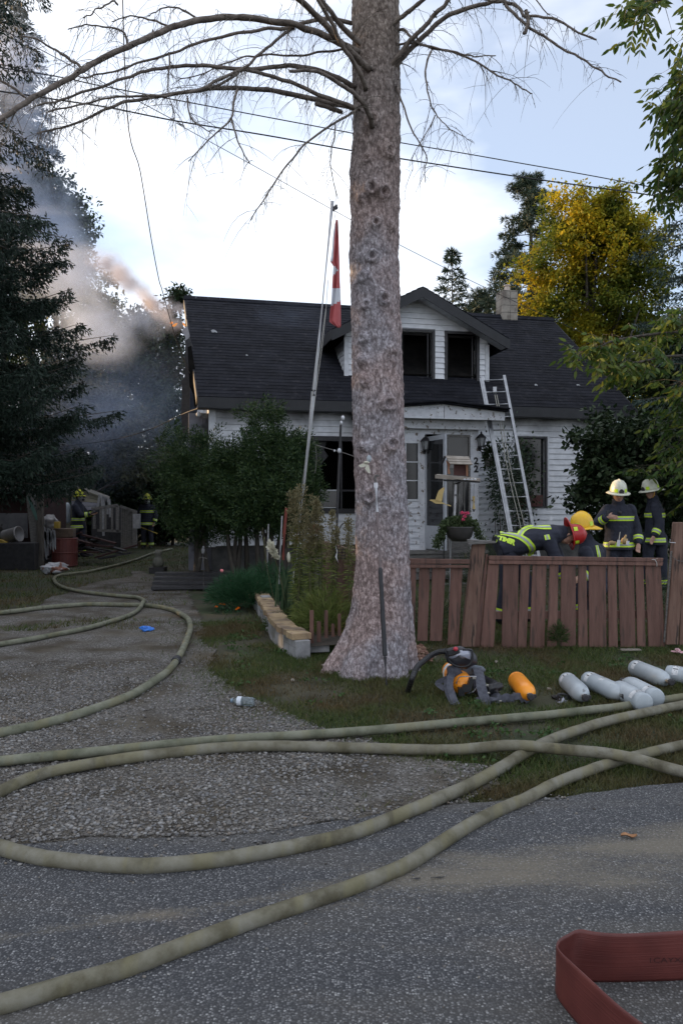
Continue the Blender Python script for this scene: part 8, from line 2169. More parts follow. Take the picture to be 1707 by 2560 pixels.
pt = thing('garden_ornament', 'little white figurine on a thin ring stand under the cedars', 'ornament', P(509, 1400, 13.2)); mb = MB(); mb.blob(P(508, 1377, 13.2), (0.03, 0.03, 0.06), sub=2, jitter=.5); mb.blob(P(509, 1368, 13.2), (0.02, 0.02, 0.025), sub=2); mb.build('figure', mat('grimy_rag', (0.2, 0.2, 0.2)), pt, smooth=True)
mb = MB(); mb.tube(spline([P(497, 1396, 13.2), P(505, 1393, 13.2), P(518, 1397, 13.2)], 4), 0.006, 5); mb.tube([P(509, 1395, 13.2), Vector((P(509, 1395, 13.2).x, 13.2, 0))], 0.01, 5); mb.build('stand', M_greywood, pt, kind='stuff')
# ------------------------------------------------------------------ firefighters
M_skin = mat('skin', (0.36, 0.20, 0.145), (0.44, 0.26, 0.19), scale=9, rough=0.55)
M_navy = mat('navy_turnout_cloth', (0.012, 0.014, 0.026), (0.022, 0.025, 0.042), scale=7, rough=0.85, bump=0.5, bscale=18, bdist=0.02)
M_lime = mat('lime_reflective', (0.50, 0.72, 0.03), (0.60, 0.82, 0.06), scale=20, rough=0.45)
M_silver = mat('silver_reflective', (0.30, 0.32, 0.32), (0.38, 0.40, 0.40), scale=20, rough=0.4)
M_boot = mat('black_boot', (0.012, 0.012, 0.013), rough=0.5)
M_eye = mat('eye_dark', (0.03, 0.02, 0.018), rough=0.3)
M_lip = mat('lip', (0.30, 0.12, 0.10), rough=0.5)
M_hair = mat('dark_hair', (0.02, 0.015, 0.012), (0.04, 0.03, 0.022), scale=30, rough=0.8)
M_tan = mat('tan_leather_glove', (0.30, 0.21, 0.10), (0.40, 0.29, 0.15), scale=14, rough=0.8)
def hm(n, c): return mat(n, tuple(k*0.85 for k in c), c, scale=6, rough=0.35)
HC = {'white': hm('cream_white_helmet', (0.66, 0.66, 0.55)), 'yellow': hm('yellow_helmet', (0.85, 0.50, 0.02)), 'red': hm('red_helmet', (0.45, 0.02, 0.02)), 'lime': hm('lime_yellow_helmet', (0.55, 0.55, 0.03))}
def capsule(mb, a, b, ra, rb, n=12):
    a, b = Vector(a), Vector(b); d = (b-a).normalized(); pts, rr = [], []
    for k in range(4): t = k/4*math.pi/2; pts.append(a-d*ra*math.cos(t)); rr.append(max(1e-3, ra*math.sin(t)))
    pts.append(a); rr.append(ra); pts.append(b); rr.append(rb)
    for k in range(1, 5): t = k/4*math.pi/2; pts.append(b+d*rb*math.sin(t)); rr.append(max(1e-3, rb*math.cos(t)))
    mb.tube(pts, rr, n)
def loft(mb, secs, lat, n=20):
    base = len(mb.v); lat = Vector(lat).normalized()
    cs = [Vector(s[0]) for s in secs]
    for i, (c, a, b) in enumerate(secs):
        d = (cs[min(i+1, len(cs)-1)]-cs[max(i-1, 0)]).normalized(); u = (lat-d*lat.dot(d)).normalized(); v = d.cross(u)
        for k in range(n): t = 2*math.pi*k/n; mb.v.append(tuple(Vector(c)+u*a*math.cos(t)+v*b*math.sin(t)))
    for i in range(len(secs)-1):
        for k in range(n): p = base+i*n+k; q = base+i*n+(k+1) % n; mb.face((p, q, q+n, p+n))
    mb.face([base+k for k in range(n)][::-1]); mb.face([base+(len(secs)-1)*n+k for k in range(n)])
def fuse(mb, name, m, parent, voxel=0.014, smooth_it=4, wr=0.0, ws=9.0):
    me = mb.mesh('t'); bm = bmesh.new(); bm.from_mesh(me); bmesh.ops.recalc_face_normals(bm, faces=bm.faces[:]); bm.to_mesh(me); bm.free()
    ob = bpy.data.objects.new('t', me); COL.objects.link(ob)
    md = ob.modifiers.new('r', 'REMESH'); md.mode = 'VOXEL'; md.voxel_size = voxel
    sm = ob.modifiers.new('s', 'SMOOTH'); sm.iterations = smooth_it; sm.factor = 0.5
    dg = bpy.context.evaluated_depsgraph_get(); dg.update(); me2 = bpy.data.meshes.new_from_object(ob.evaluated_get(dg)); bpy.data.objects.remove(ob)
    if wr > 0:
        for v in me2.vertices: v.co += v.normal*wr*(noise.noise(v.co*ws)+0.6*noise.noise(Vector((v.co.x*3, v.co.y*3, v.co.z*24))))
    me2.update(); bvh = BVHTree.FromPolygons([v.co.copy() for v in me2.vertices], [list(p.vertices) for p in me2.polygons])
    return link_mesh(name, me2, m, parent, smooth=True), bvh
def ring(bvh, a, b, f, w, parent, lat=None, R_=0.3, n=40, m=None, sil=True, name='reflective_band', lim=1.35):
    """band round a limb or the trunk of the coat: every point is cast onto the cloth"""
    a, b = Vector(a), Vector(b); d = (b-a).normalized(); c = a.lerp(b, f); u, v = frame_of(d)
    def mk(w_, off, mm, nm):
        hit = []
        for s_ in (-w_/2, w_/2):
            row = []
            for k in range(n):
                t = 2*math.pi*k/n; q = c+d*s_; dr_ = u*math.cos(t)+v*math.sin(t)
                h = bvh.ray_cast(q, dr_, R_); row.append(h[3] if h[0] is not None else None)
            good = sorted(x for x in row if x is not None)
            md_ = good[len(good)//2] if good else 0.1; row = [min(x if x is not None else md_, md_*lim) for x in row]
            hit.append([c+d*s_+(u*math.cos(2*math.pi*k/n)+v*math.sin(2*math.pi*k/n))*(row[k]+off) for k in range(n)])
        mb = MB(); mb.v = [tuple(p) for r_2 in hit for p in r_2]
        for k in range(n): k2 = (k+1) % n; mb.face((k, k2, n+k2, n+k))
        return mb.build(nm, mm, parent, smooth=True, fix=False)
    mk(w, 0.010, m or M_lime, name)
    if sil: mk(w*0.34, 0.014, M_silver, 'silver_stripe')
def strip_on(bvh, pts, w, parent, toward, m=None, sil=True, name='reflective_stripe'):
    pts = spline(pts, 6)
    def mk(w_, off, mm, nm):
        mb = MB(); last = None
        for i, p in enumerate(pts):
            t = (pts[min(i+1, len(pts)-1)]-pts[max(i-1, 0)]).normalized()
            side = t.cross(toward).normalized()
            for s_ in (-0.5, 0, 0.5):
                q = p+side*w_*s_; h = bvh.ray_cast(q+toward*0.6, -toward, 1.2)
                mb.v.append(tuple((h[0]+h[1]*off) if h[0] is not None else q))
        for i in range(len(pts)-1):
            for k in range(2): a = i*3+k; mb.face((a, a+1, a+4, a+3))
        mb.build(nm, mm, parent, smooth=True, fix=False)
    mk(w, 0.006, m or M_lime, name)
    if sil: mk(w*0.34, 0.010, M_silver, 'silver_stripe')
def hand(mb, wr, palm, fing, thumbdir, s=1.0, curl=0.5, normal=None):
    """palm and five fingers: wr wrist, palm direction, fing direction"""
    d = palm.normalized(); nrm = normal.normalized(); sd = d.cross(nrm).normalized()
    c = wr+d*0.045*s; loft(mb, [(wr, 0.026*s, 0.02*s), (c, 0.040*s, 0.018*s), (wr+d*0.085*s, 0.042*s, 0.015*s)], sd, 12)
    for k, (ln, off) in enumerate(((0.070, -0.032), (0.080, -0.011), (0.075, 0.011), (0.058, 0.031))):
        b0 = wr+d*0.080*s+sd*off*s; d1 = (fing+nrm*0.1).normalized(); p1 = b0+d1*ln*0.45*s; d2 = (d1-nrm*curl).normalized(); p2 = p1+d2*ln*0.32*s; d3 = (d2-nrm*curl).normalized(); p3 = p2+d3*ln*0.25*s
        capsule(mb, b0-d*0.01*s, p1, 0.0105*s, 0.0095*s, 8); capsule(mb, p1, p2, 0.0095*s, 0.0085*s, 8); capsule(mb, p2, p3, 0.0085*s, 0.0075*s, 8)
    t0 = wr+d*0.025*s-sd*0.028*s; t1 = t0+(thumbdir*0.6+d*0.5).normalized()*0.04*s; t2 = t1+(d*0.8-nrm*0.3+thumbdir*0.2).normalized()*0.032*s
    capsule(mb, t0, t1, 0.013*s, 0.011*s, 8); capsule(mb, t1, t2, 0.011*s, 0.009*s, 8)
def person(label, base, J, face, helmet, opt):
    """J: world joints; face: direction the face points; opt: what is worn"""
    V_ = Vector; o = thing('person', label, 'person', base, opt.get('group'))
    lat = (J['sR']-J['sL']).normalized(); fw = face.normalized(); hup = opt.get('hup', V_((0, 0, 1))); hup = (hup-fw*hup.dot(fw)).normalized(); hr = fw.cross(hup)
    hd = J['head']
    mb = MB()
    for s in 'LR':
        capsule(mb, J['h'+s], J['k'+s], 0.085, 0.055); capsule(mb, J['k'+s], J['a'+s], 0.056, 0.038); capsule(mb, J['a'+s], J['a'+s]+opt.get('toe', V_((0, -1, 0)))*0.09-V_((0, 0, 0.04)), 0.036, 0.028)
        capsule(mb, J['s'+s], J['e'+s], 0.052, 0.042); capsule(mb, J['e'+s], J['w'+s], 0.040, 0.027)
        hh = opt.get('hand'+s, (J['w'+s]-J['e'+s], (J['w'+s]-J['e'+s]), V_((1, 0, 0)), V_((0, 1, 0))))
        hand(mb, J['w'+s], hh[0].normalized(), hh[1].normalized(), hh[2].normalized(), normal=hh[3], curl=hh[4] if len(hh) > 4 else 0.45)
    loft(mb, [(J['pel']-(J['chest']-J['pel'])*0.2, 0.14, 0.10), (J['pel'], 0.16, 0.11), (J['pel'].lerp(J['chest'], 0.5), 0.14, 0.10), (J['chest'], 0.18, 0.11), (J['neck'], 0.07, 0.06)], lat)
    capsule(mb, J['neck'], hd-hup*0.05, 0.058, 0.055)
    mb.blob(hd, (1, 1, 1), Matrix(((hr*0.078)[:], (fw*0.095)[:], (hup*0.112)[:])).transposed(), sub=3)
    mb.blob(hd+fw*0.035-hup*0.055, (1, 1, 1), Matrix(((hr*0.058)[:], (fw*0.058)[:], (hup*0.062)[:])).transposed(), sub=2)       # jaw
    capsule(mb, hd+fw*0.086+hup*0.012, hd+fw*0.104-hup*0.026, 0.008, 0.015, 8)                                          # nose
    for s in (-1, 1):
        mb.blob(hd+hr*0.078*s-hup*0.008, (1, 1, 1), Matrix(((hr*0.010)[:], (fw*0.018)[:], (hup*0.030)[:])).transposed(), sub=1)  # ears
        capsule(mb, hd+fw*0.085+hup*0.024+hr*0.014*s, hd+fw*0.078+hup*0.024+hr*0.046*s, 0.009, 0.008, 6)                          # brow
    body, _ = fuse(mb, 'body', M_skin, o, 0.0105, 2)
    for s in (-1, 1):
        q = MB(); q.blob(hd+fw*0.083+hup*0.008+hr*0.031*s, (0.010, 0.010, 0.007), sub=1); q.build('eye', M_eye, body, smooth=True)
    q = MB(); q.tube([hd+fw*0.090-hup*0.058-hr*0.024, hd+fw*0.098-hup*0.057, hd+fw*0.090-hup*0.058+hr*0.024], [0.004, 0.007, 0.004], 6); q.build('lips', M_lip, body, smooth=True)
    q = MB(); q.blob(hd-fw*0.018+hup*0.012, (1, 1, 1), Matrix(((hr*0.084)[:], (fw*0.088)[:], (hup*0.108)[:])).transposed(), sub=3); q.build('hair', M_hair, body, smooth=True)
    # trousers and boots
    q = MB()
    for s in 'LR': capsule(q, J['h'+s], J['k'+s], 0.115, 0.088); capsule(q, J['k'+s], J['a'+s]+V_((0, 0, 0.02)), 0.088, 0.082)
    loft(q, [(J['pel']-V_((0, 0, 0.12)), 0.17, 0.14), (J['pel'], 0.18, 0.14), (J['pel'].lerp(J['chest'], 0.25), 0.17, 0.13)], lat)
    tr, tb = fuse(q, 'trousers', M_navy, o, 0.018, 4, 0.006)
    for s in 'LR':
        ring(tb, J['k'+s], J['a'+s], 0.80, 0.07, tr, R_=0.22, n=24)
        q = MB(); a = J['a'+s]; capsule(q, a+V_((0, 0, 0.12)), a-V_((0, 0, 0.02)), 0.066, 0.062); t = opt.get('toe', V_((0, -1, 0))); capsule(q, a-V_((0, 0, 0.035)), a+t*0.15-V_((0, 0, 0.045)), 0.05, 0.042); fuse(q, 'boot', M_boot, o, 0.014, 3)
    # coat
    q = MB(); ax = (J['chest']-J['pel']); hem = J['pel']-ax.normalized()*opt.get('hem', 0.17) if 'hemp' not in opt else opt['hemp']
    loft(q, [(hem, 0.245, 0.185), (hem.lerp(J['pel'], 0.6), 0.23, 0.17), (J['pel'].lerp(J['chest'], 0.35), 0.215, 0.155), (J['chest'], 0.225, 0.155), (J['chest'].lerp(J['neck'], 0.55), 0.20, 0.125), (J['neck'], 0.10, 0.095)], lat)
    for s in 'LR':
        capsule(q, J['s'+s], J['e'+s], 0.094, 0.076); capsule(q, J['e'+s], J['w'+s]+(J['e'+s]-J['w'+s])*0.16, 0.076, 0.062)
    capsule(q, J['neck']-hup*0.02, J['neck'].lerp(hd, 0.28), 0.098, 0.095)
    coat, cb = fuse(q, 'coat', opt.get('coat', M_navy), o, 0.014, 3, 0.010, 8)
    for s in 'LR': ring(cb, J['e'+s], J['w'+s], 0.66, 0.075, coat, R_=0.16, n=24, lim=1.15)
    if opt.get('rings', True):
        ring(cb, J['pel'], J['chest'], opt.get('chestf', 0.86), 0.075, coat, R_=0.42); ring(cb, hem, J['pel'], 0.5, 0.075, coat, R_=0.42)
    # helmet
    hu2 = opt.get('helup', hup).normalized(); hc_ = hd+hu2*0.045+fw*0.0; r1 = fw.cross(hu2).normalized(); f1_ = hu2.cross(r1); MM = Matrix((r1[:], f1_[:], hu2[:])).transposed(); hmat = HC[helmet]
    q = MB(); pr = [(1.0, 0.0), (1.0, 0.02), (0.985, 0.05), (0.93, 0.09), (0.80, 0.13), (0.55, 0.16), (0.25, 0.175), (0.05, 0.18)]
    n = 28; big = opt.get('hs', 1.0)
    for r_2, z in pr:
        for k in range(n):
            t = 2*math.pi*k/n; rid = 1+0.02*math.cos(t*8)*(0.3 < r_2 < 0.99)
            q.v.append(tuple(hc_+MM @ V_((0.112*r_2*rid*math.cos(t), 0.135*r_2*rid*math.sin(t), z))*big))
    for i in range(len(pr)-1):
        for k in range(n): a = i*n+k; b = i*n+(k+1) % n; q.face((a, b, b+n, a+n))
    q.face([(len(pr)-1)*n+k for k in range(n)])
    hel = q.build('helmet', hmat, o, smooth=True)
    q = MB()
    for k in range(n+1):
        t = 2*math.pi*k/n; bx = 0.045+0.05*max(0, -math.sin(t))**2+0.012*max(0, math.sin(t)); 
        for rr_, zz in ((0, 0.004), (bx, -0.018-0.03*max(0, -math.sin(t))), (bx+0.004, -0.008-0.03*max(0, -math.sin(t))), (0, 0.016)): q.v.append(tuple(hc_+MM @ V_(((0.108+rr_)*math.cos(t), (0.131+rr_)*math.sin(t), zz))*big))
    for k in range(n):
        for j in range(4): a = k*4+j; b = k*4+(j+1) % 4; q.face((a, b, b+4, a+4))
    q.build('brim', hmat, hel, smooth=True)
    q = MB(); q.tube([hc_+MM @ V_((0, 0.137*math.cos(t), 0.182*math.sin(t)))*big for t in [0.3+i*0.25 for i in range(11)]], 0.009, 6); q.build('ridge', hmat, hel, smooth=True)
    for t0 in (0.75, 2.0, -0.6, 3.4):
        q = MB()
        for k in range(7):
            t = t0+0.07*k
            for z, rr_ in ((0.018, 1.02), (0.065, 0.995)): q.v.append(tuple(hc_+MM @ V_((0.112*rr_*math.cos(t), 0.135*rr_*math.sin(t), z))*big*1.012))
        for k in range(6): q.face((2*k, 2*k+2, 2*k+3, 2*k+1))
        q.build('reflective_patch', M_lime, hel, smooth=True, fix=False)
    q = MB(); q.prism([hc_+MM @ V_((x, 0.137, z))*big for x, z in ((-0.030, 0.008), (0.030, 0.008), (0.034, 0.04), (0.018, 0.062), (0, 0.07), (-0.018, 0.062), (-0.034, 0.04))], MM @ V_((0, 0.010, 0.0))); q.build('front_badge', M_frame, hel)
    q = MB()
    for s in (-1, 1): q.tube(spline([hc_+MM @ V_((0.10*s, 0.01, -0.01)), hd+hr*0.078*s-hup*0.05+fw*0.02, hd-hup*0.115+fw*0.04+hr*0.02*s], 4), 0.006, 5)
    q.build('chin_strap', opt.get('strap', M_frame), hel, smooth=True)
    return o, coat, cb, hel
V3 = Vector
def stand(x, Y, h=1.0, **k):
    X = gx(x, Y); J = dict(pel=V3((X, Y, 0.93)), chest=V3((X, Y, 1.30)), neck=V3((X, Y, 1.50)), head=V3((X, Y-0.03, 1.635)), sL=V3((X-0.185, Y, 1.40)), sR=V3((X+0.185, Y, 1.40)),
        eL=V3((X-0.26, Y, 1.12)), eR=V3((X+0.26, Y, 1.12)), wL=V3((X-0.25, Y-0.1, 0.88)), wR=V3((X+0.25, Y-0.1, 0.88)), hL=V3((X-0.10, Y, 0.88)), hR=V3((X+0.10, Y, 0.88)), kL=V3((X-0.12, Y-0.02, 0.48)), kR=V3((X+0.12, Y-0.02, 0.48)), aL=V3((X-0.13, Y, 0.09)), aR=V3((X+0.13, Y, 0.09)))
    for a, b in k.items(): J[a] = b
    return V3((X, Y, 0)), {a: V3((b.x, b.y, b.z*h)) for a, b in J.items()}
# the one in the white helmet, hand at his chest
Y = 12.0; X = gx(1545, Y)
base, J = stand(1545, Y, 1.02, head=V3((X-0.03, Y-0.07, 1.61)), neck=V3((X-0.01, Y-0.02, 1.47)), sL=V3((X-0.17, Y, 1.385)), sR=V3((X+0.19, Y+0.02, 1.385)), eL=V3((X-0.36, Y-0.06, 1.16)), wL=V3((X-0.27, Y-0.26, 1.27)), eR=V3((X+0.30, Y+0.02, 1.08)), wR=V3((X+0.26, Y-0.14, 0.865)))
o, coat, cb, hel = person('firefighter in a cream white helmet facing the road, one hand at his chest', base, J, V3((-0.06, -1, -0.22)), 'white',
    dict(handL=(V3((1, -0.25, 0.05)), V3((1, -0.1, -0.22)), V3((0, 0, 1)), V3((0.1, -1, 0)), -0.15), handR=(V3((-0.2, -0.3, -1)), V3((-0.25, -0.2, -1)), V3((-1, -0.3, 0)), V3((0.1, -1, 0.2)), -0.5), group='firefighters', hs=1.12))
for q in MB(),:
    c = P(1530, 1357, Y-0.26)
    q.blob(c, (0.055, 0.03, 0.035), sub=2, jitter=.5)
    for k in range(4): capsule(q, c+V3((-0.02-0.012*k, -0.01, 0.0)), c+V3((-0.075+0.004*k, -0.02, -0.01-0.018*k)), 0.011, 0.010, 6)
    q.build('work_glove', M_tan, o, smooth=True)
q = MB(); c = P(1560, 1352, Y-0.26); q.blob(c, (0.05, 0.03, 0.05), sub=2, jitter=.4); capsule(q, c+V3((0, 0, .03)), c+V3((0.02, 0, 0.08)), .02, .016, 6); q.build('work_glove', M_tan, o, smooth=True)
for x, y, w, h in ((1545, 1358, .05, .10), (1568, 1357, .045, .06)): q = MB(); q.box(P(x, y, Y-0.31), (w, 0.006, h), Matrix.Rotation(0.15, 3, 'Y')); q.build('tag', M_trimw, o)
q = MB(); q.tube([P(1549, 1330, Y-0.2), P(1546, 1350, Y-0.28)], 0.006, 5); q.build('clip', M_brass, o)
q = MB(); q.box(P(1518, 1283, Y-0.33), (0.03, 0.03, 0.09), Matrix.Rotation(0.2, 3, 'Y')); q.build('held_radio', M_blk, o, bevel=0.004)
q = MB(); q.blob(P(1549, 1282, Y-0.17), (0.03, 0.015, 0.03), sub=2); q.build('button', M_blk, o, smooth=True)
# white helmet, seen from the side at the right
Y = 13.0; X = gx(1635, Y)
base, J = stand(1635, Y, 1.05, head=V3((X-0.075, Y-0.04, 1.62)), neck=V3((X-0.02, Y, 1.475)), sL=V3((X-0.06, Y-0.17, 1.38)), sR=V3((X+0.06, Y+0.16, 1.38)), eL=V3((X-0.02, Y-0.25, 1.10)), wL=V3((X-0.14, Y-0.32, 0.92)), eR=V3((X+0.16, Y+0.16, 1.10)), wR=V3((X+0.05, Y+0.3, 0.9)))
person('firefighter in a white helmet turned to the left, at the right end of the group', base, J, V3((-1, -0.35, -0.22)), 'white', dict(handL=(V3((-0.5, -0.1, -1)), V3((-0.6, 0, -1)), V3((-1, 0, 0)), V3((0.2, -1, 0)), -0.4), toe=V3((-1, 0, 0)), strap=HC['yellow'], group='firefighters', hs=1.12))
# crouching, yellow helmet
Y = 10.2; q_ = lambda x, y, d=0: P(x, y, Y+d)
J = dict(pel=V3((gx(1494, Y), Y+0.15, 0.42)), chest=q_(1476, 1385), neck=q_(1464, 1352), head=q_(1455, 1327, -0.02), sL=q_(1463, 1382, -0.17), sR=q_(1497, 1376, 0.16), eL=q_(1478, 1430, -0.25), wL=q_(1450, 1445, -0.3), eR=q_(1500, 1425, 0.2), wR=q_(1460, 1440, 0.3),
    hL=V3((gx(1490, Y), Y-0.1, 0.38)), hR=V3((gx(1500, Y), Y+0.12, 0.38)), kL=V3((gx(1430, Y), Y-0.15, 0.42)), kR=V3((gx(1440, Y), Y+0.15, 0.10)), aL=V3((gx(1440, Y), Y-0.15, 0.09)), aR=V3((gx(1505, Y), Y+0.2, 0.09)))
o, coat, cb, hel = person('crouching firefighter in a bright yellow helmet, head bowed to the left', V3((gx(1480, Y), Y, 0)), J, V3((-1, -0.22, -0.62)), 'yellow', dict(rings=False, toe=V3((-1, 0, 0)), helup=V3((-0.12, -0.05, 1)), group='firefighters', hs=1.2, hem=0.1))
strip_on(cb, [q_(1497, 1365, -0.2), q_(1498, 1380, -0.2), q_(1500, 1400, -0.2)], 0.05, coat, V3((0, -1, 0)))
# bending over, red helmet, name on the coat tail
Y = 9.5; q_ = lambda x, y, d=0: P(x, y, Y+d)
J = dict(pel=q_(1275, 1362), chest=q_(1368, 1341), neck=q_(1402, 1331), head=q_(1418, 1338, -0.0), sL=q_(1370, 1352, -0.17), sR=q_(1370, 1345, 0.18), eL=q_(1392, 1402, -0.2), wL=q_(1412, 1450, -0.18), eR=q_(1398, 1400, 0.2), wR=q_(1420, 1445, 0.15),
    hL=q_(1268, 1378, -0.10), hR=q_(1278, 1378, 0.10), kL=V3((gx(1262, Y), Y-0.1, 0.50)), kR=V3((gx(1322, Y), Y+0.12, 0.50)), aL=V3((gx(1247, Y), Y-0.1, 0.09)), aR=V3((gx(1321, Y), Y+0.12, 0.09)))
o, coat, cb, hel = person('firefighter in a red helmet bending over, broad lime stripes and TTIMER on his coat', V3((gx(1270, Y), Y, 0)), J, V3((0.35, -0.25, -1)), 'red', dict(hup=V3((1, 0, 0.2)), helup=V3((1, -0.05, 0.12)), rings=False, toe=V3((1, -0.2, 0)), hemp=q_(1243, 1372), group='firefighters'))
zb_ = lambda x, y: P(1200+x/3.0927, 1180+y/3.0927, Y)
fr = V3((0, -1, 0.25)).normalized()
strip_on(cb, [zb_(x, y) for x, y in [(150, 478), (200, 492), (265, 520), (320, 555), (365, 600), (395, 645)]], 0.075, coat, fr)
strip_on(cb, [zb_(x, y) for x, y in [(278, 512), (310, 470), (350, 440), (390, 430), (450, 442), (520, 448)]], 0.065, coat, fr)
strip_on(cb, [zb_(475, 515), zb_(480, 555)], 0.055, coat, fr, sil=True)
q = MB(); q.box(zb_(545, 366)+V3((0, 0, 0.01)), (0.03, 0.03, 0.045)); q.build('collar_clip', M_trimw, o)
for i, ch in enumerate('TTIMER'):
    cu = 118+i*19.5+(4 if i > 3 else 0); cv = 527+i*8.6
    tm = text_mesh(ch, 0.088, Matrix.Identity(4), M_lime, 'letter', None, bold=0.006)
    for v in tm.data.vertices:
        an = R(-24); x = v.co.x*math.cos(an)-v.co.y*math.sin(an); y = v.co.x*math.sin(an)+v.co.y*math.cos(an)
        p_ = zb_(cu, cv)+V3((x, 0, y)); h = cb.ray_cast(p_+fr*0.6, -fr, 1.2); v.co = (h[0]+h[1]*0.006) if h[0] is not None else p_+V3((0, -0.15, 0))
    tm.parent = coat; tm.data.transform(Matrix.Translation(-world_loc(coat)))
# back yard: two with masks
def mask(o, J, face, tank=None):
    fw = face.normalized(); hd = J['head']
    q = MB(); q.blob(hd+fw*0.05-V3((0, 0, 0.02)), (0.10, 0.075, 0.12), sub=2); q.build('mask_shell', mat('grey_mask', (0.26, 0.26, 0.29), (0.34, 0.34, 0.37), scale=9, rough=0.3), o, smooth=True)
    q = MB(); q.blob(hd+fw*0.11+V3((0, 0, 0.01)), (0.06, 0.03, 0.05), sub=2); q.build('visor', M_glass, o, smooth=True)
    q = MB(); q.blob(hd+fw*0.13-V3((0, 0, 0.07)), (0.04, 0.05, 0.035), sub=2); q.build('regulator', M_blk, o, smooth=True)
Y = 21.3; X = gx(196, Y)
base, J = stand(196, Y, 1.03, head=V3((X+0.04, Y, 1.64)), sL=V3((X-0.02, Y-0.18, 1.38)), sR=V3((X+0.02, Y+0.18, 1.38)), eL=V3((X+0.16, Y-0.24, 1.15)), wL=V3((X+0.38, Y-0.2, 1.18)), eR=V3((X+0.2, Y+0.2, 1.15)), wR=V3((X+0.4, Y+0.1, 1.2)))
o, coat, cb, hel = person('masked firefighter with air tank on his back, facing right in the back yard', base, J, V3((1, -0.35, 0)), 'lime', dict(toe=V3((1, 0, 0)), group='firefighters', chestf=0.3)); mask(o, J, V3((1, -0.35, 0)))
q = MB(); q.lathe([(0.04, -0.28), (0.085, -0.24), (0.09, 0.0), (0.09, 0.2), (0.06, 0.27), (0.03, 0.30)], V3((X-0.29, Y-0.04, 1.24)), n=16); q.build('air_tank', M_cyl, o, smooth=True)
q = MB(); q.tube([V3((X+0.38, Y-0.25, 1.2)), V3((X+0.62, Y-0.25, 1.3))], 0.03, 6); q.build('nozzle', M_blk, o)
Y = 25.5; X = gx(369, Y)
base, J = stand(369, Y, 1.0, eL=V3((X-0.30, Y, 1.10)), wL=V3((X-0.28, Y-0.12, 0.86)), eR=V3((X+0.30, Y, 1.10)), wR=V3((X+0.26, Y-0.12, 0.88)))
o, coat, cb, hel = person('masked firefighter holding a yellow handled tool beside the board fence', base, J, V3((0.1, -1, 0)), 'lime', dict(group='firefighters')); mask(o, J, V3((0.1, -1, 0)))
tl = MB(); tl.tube([P(338, 1312, 24.9), P(394, 1334, 24.9)], 0.022, 6); tag(tl.build('tool_handle', mat('yellow_tool_handle', (0.40, 0.30, 0.05), (0.5, 0.38, 0.08), scale=9)), 'yellow tool handle held low by the masked firefighter near the board fence', 'tool')
# ------------------------------------------------------------------ fire and smoke at the left gable
def smoke_mat(name, dens, col, nscale=1.3, lo=0.38, aniso=0.35, pw=1.4):
    m = bpy.data.materials.new(name); m.use_nodes = True; nt = m.node_tree; N, L = nt.nodes, nt.links; N.clear()
    out = N.new('ShaderNodeOutputMaterial'); v = N.new('ShaderNodeVolumePrincipled'); L.new(v.outputs[0], out.inputs['Volume'])
    v.inputs['Color'].default_value = rgb(col); v.inputs['Anisotropy'].default_value = aniso
    tc = N.new('ShaderNodeTexCoord'); ln = N.new('ShaderNodeVectorMath'); ln.operation = 'LENGTH'; L.new(tc.outputs['Object'], ln.inputs[0])
    f = N.new('ShaderNodeMapRange'); f.inputs[1].default_value = 1.0; f.inputs[2].default_value = 0.0; L.new(ln.outputs['Value'], f.inputs[0])
    g = N.new('ShaderNodeNewGeometry'); n = N.new('ShaderNodeTexNoise'); n.inputs['Scale'].default_value = nscale; n.inputs['Detail'].default_value = 4; n.inputs['Roughness'].default_value = 0.6
    L.new(g.outputs['Position'], n.inputs['Vector'])
    def mt(op, a, b):
        k = N.new('ShaderNodeMath'); k.operation = op
        for i, q in enumerate((a, b)):
            if isinstance(q, (int, float)): k.inputs[i].default_value = q
            else: L.new(q, k.inputs[i])
        return k.outputs[0]
    e = mt('POWER', f.outputs[0], pw)
    s = mt('MAXIMUM', mt('ADD', mt('MULTIPLY', mt('SUBTRACT', n.outputs['Fac'], lo), 3.0), mt('SUBTRACT', f.outputs[0], 0.45)), 0.0)
    L.new(mt('MULTIPLY', mt('MULTIPLY', e, s), dens), v.inputs['Density'])
    return m
SM_DARK = smoke_mat('brown_grey_smoke', 8.0, (0.80, 0.72, 0.72), nscale=1.5, lo=0.42)
SM_BLUE = smoke_mat('blue_grey_smoke', 2.1, (0.70, 0.79, 0.98), nscale=0.55, lo=0.40)
SM_THIN = smoke_mat('thin_smoke', 0.24, (0.62, 0.74, 1.0), nscale=0.45, lo=0.36)
sphere = MB(); sphere.blob((0, 0, 0), (1, 1, 1), sub=3); sph = sphere.mesh('puff')
smk = thing('smoke', 'blue grey and brown smoke drifting left from the burning gable end', 'smoke', P(330, 760, 21))
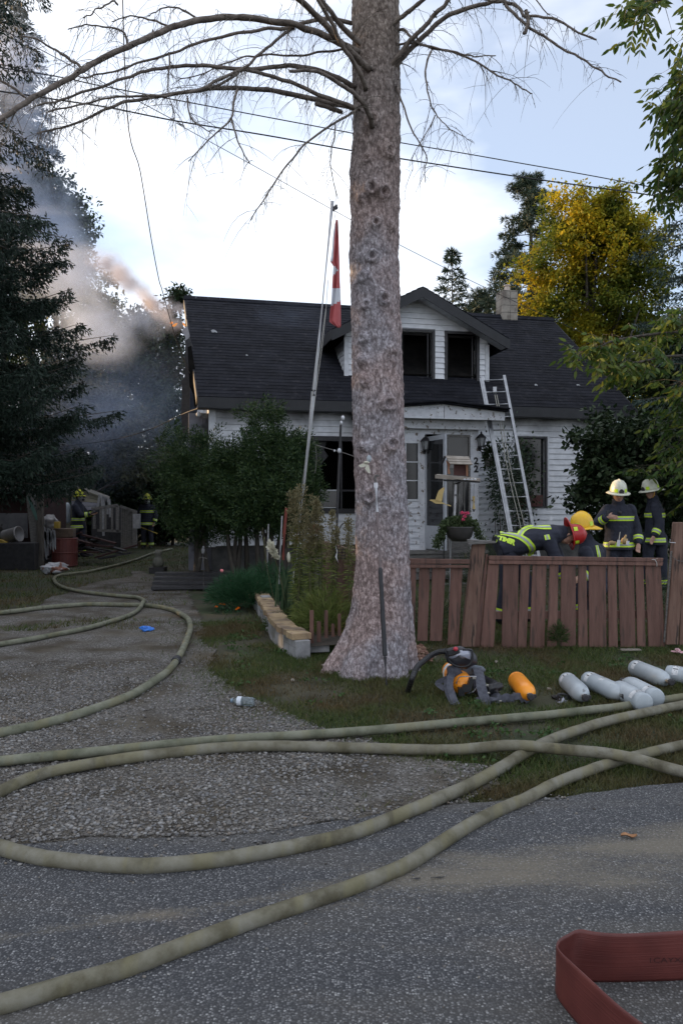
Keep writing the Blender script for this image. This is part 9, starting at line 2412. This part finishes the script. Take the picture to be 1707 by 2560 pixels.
def puff(x, y, Y, r, m, rot=0.0):
    me = sph.copy(); me.materials.append(m); o = bpy.data.objects.new('puff', me); COL.objects.link(o); o.parent = smk
    o.location = P(x, y, Y)-smk.location; o.scale = r; o.rotation_euler = (0, rot, 0); o['kind'] = 'stuff'
puff(425, 800, 20.0, (0.62, 0.6, 0.42), SM_DARK, R(25)); puff(378, 760, 20.3, (0.85, 0.7, 0.42), SM_DARK, R(38)); puff(322, 702, 20.8, (0.95, 0.8, 0.52), SM_DARK, R(38)); puff(272, 665, 21.4, (0.9, 0.8, 0.55), SM_DARK, R(25)); puff(440, 770, 20.0, (0.5, 0.5, 0.40), SM_DARK)
puff(175, 690, 22.5, (2.5, 1.8, 1.9), SM_BLUE, R(15)); puff(225, 830, 22.0, (2.0, 1.6, 1.45), SM_BLUE); puff(90, 560, 24.5, (2.8, 2.2, 2.3), SM_BLUE, R(40)); puff(340, 800, 21.5, (1.6, 1.2, 1.2), SM_BLUE); puff(40, 380, 25.0, (2.8, 2.2, 2.4), SM_BLUE)
puff(300, 1030, 20.2, (4.4, 2.6, 2.7), SM_THIN); puff(690, 790, 18.6, (1.8, 0.8, 0.8), SM_THIN); puff(60, 250, 24.5, (2.6, 2.0, 3.0), SM_THIN); puff(20, 160, 24.0, (1.9, 1.6, 2.4), SM_BLUE)
fl_m = bpy.data.materials.new('flame'); fl_m.use_nodes = True; b_ = fl_m.node_tree.nodes['Principled BSDF']; b_.inputs['Base Color'].default_value = rgb((0.9, 0.35, 0.08)); b_.inputs['Emission Color'].default_value = rgb((1.0, 0.42, 0.12)); b_.inputs['Emission Strength'].default_value = 0.18
fire = thing('flames', 'small orange flames licking out behind the gable edge', 'fire', P(445, 812, 18.2))
for (x, y, sx_, sz_) in ((437, 812, 0.06, 0.02), (429, 807, 0.03, 0.02), (461, 812, 0.018, 0.04)):
    q = MB(); q.blob(P(x, y, 19.0 if x < 450 else 17.4), (sx_, 0.05, sz_), Matrix.Rotation(R(-30), 3, 'Y'), sub=3, jitter=1.3); q.build('flame', fl_m, fire, smooth=True)
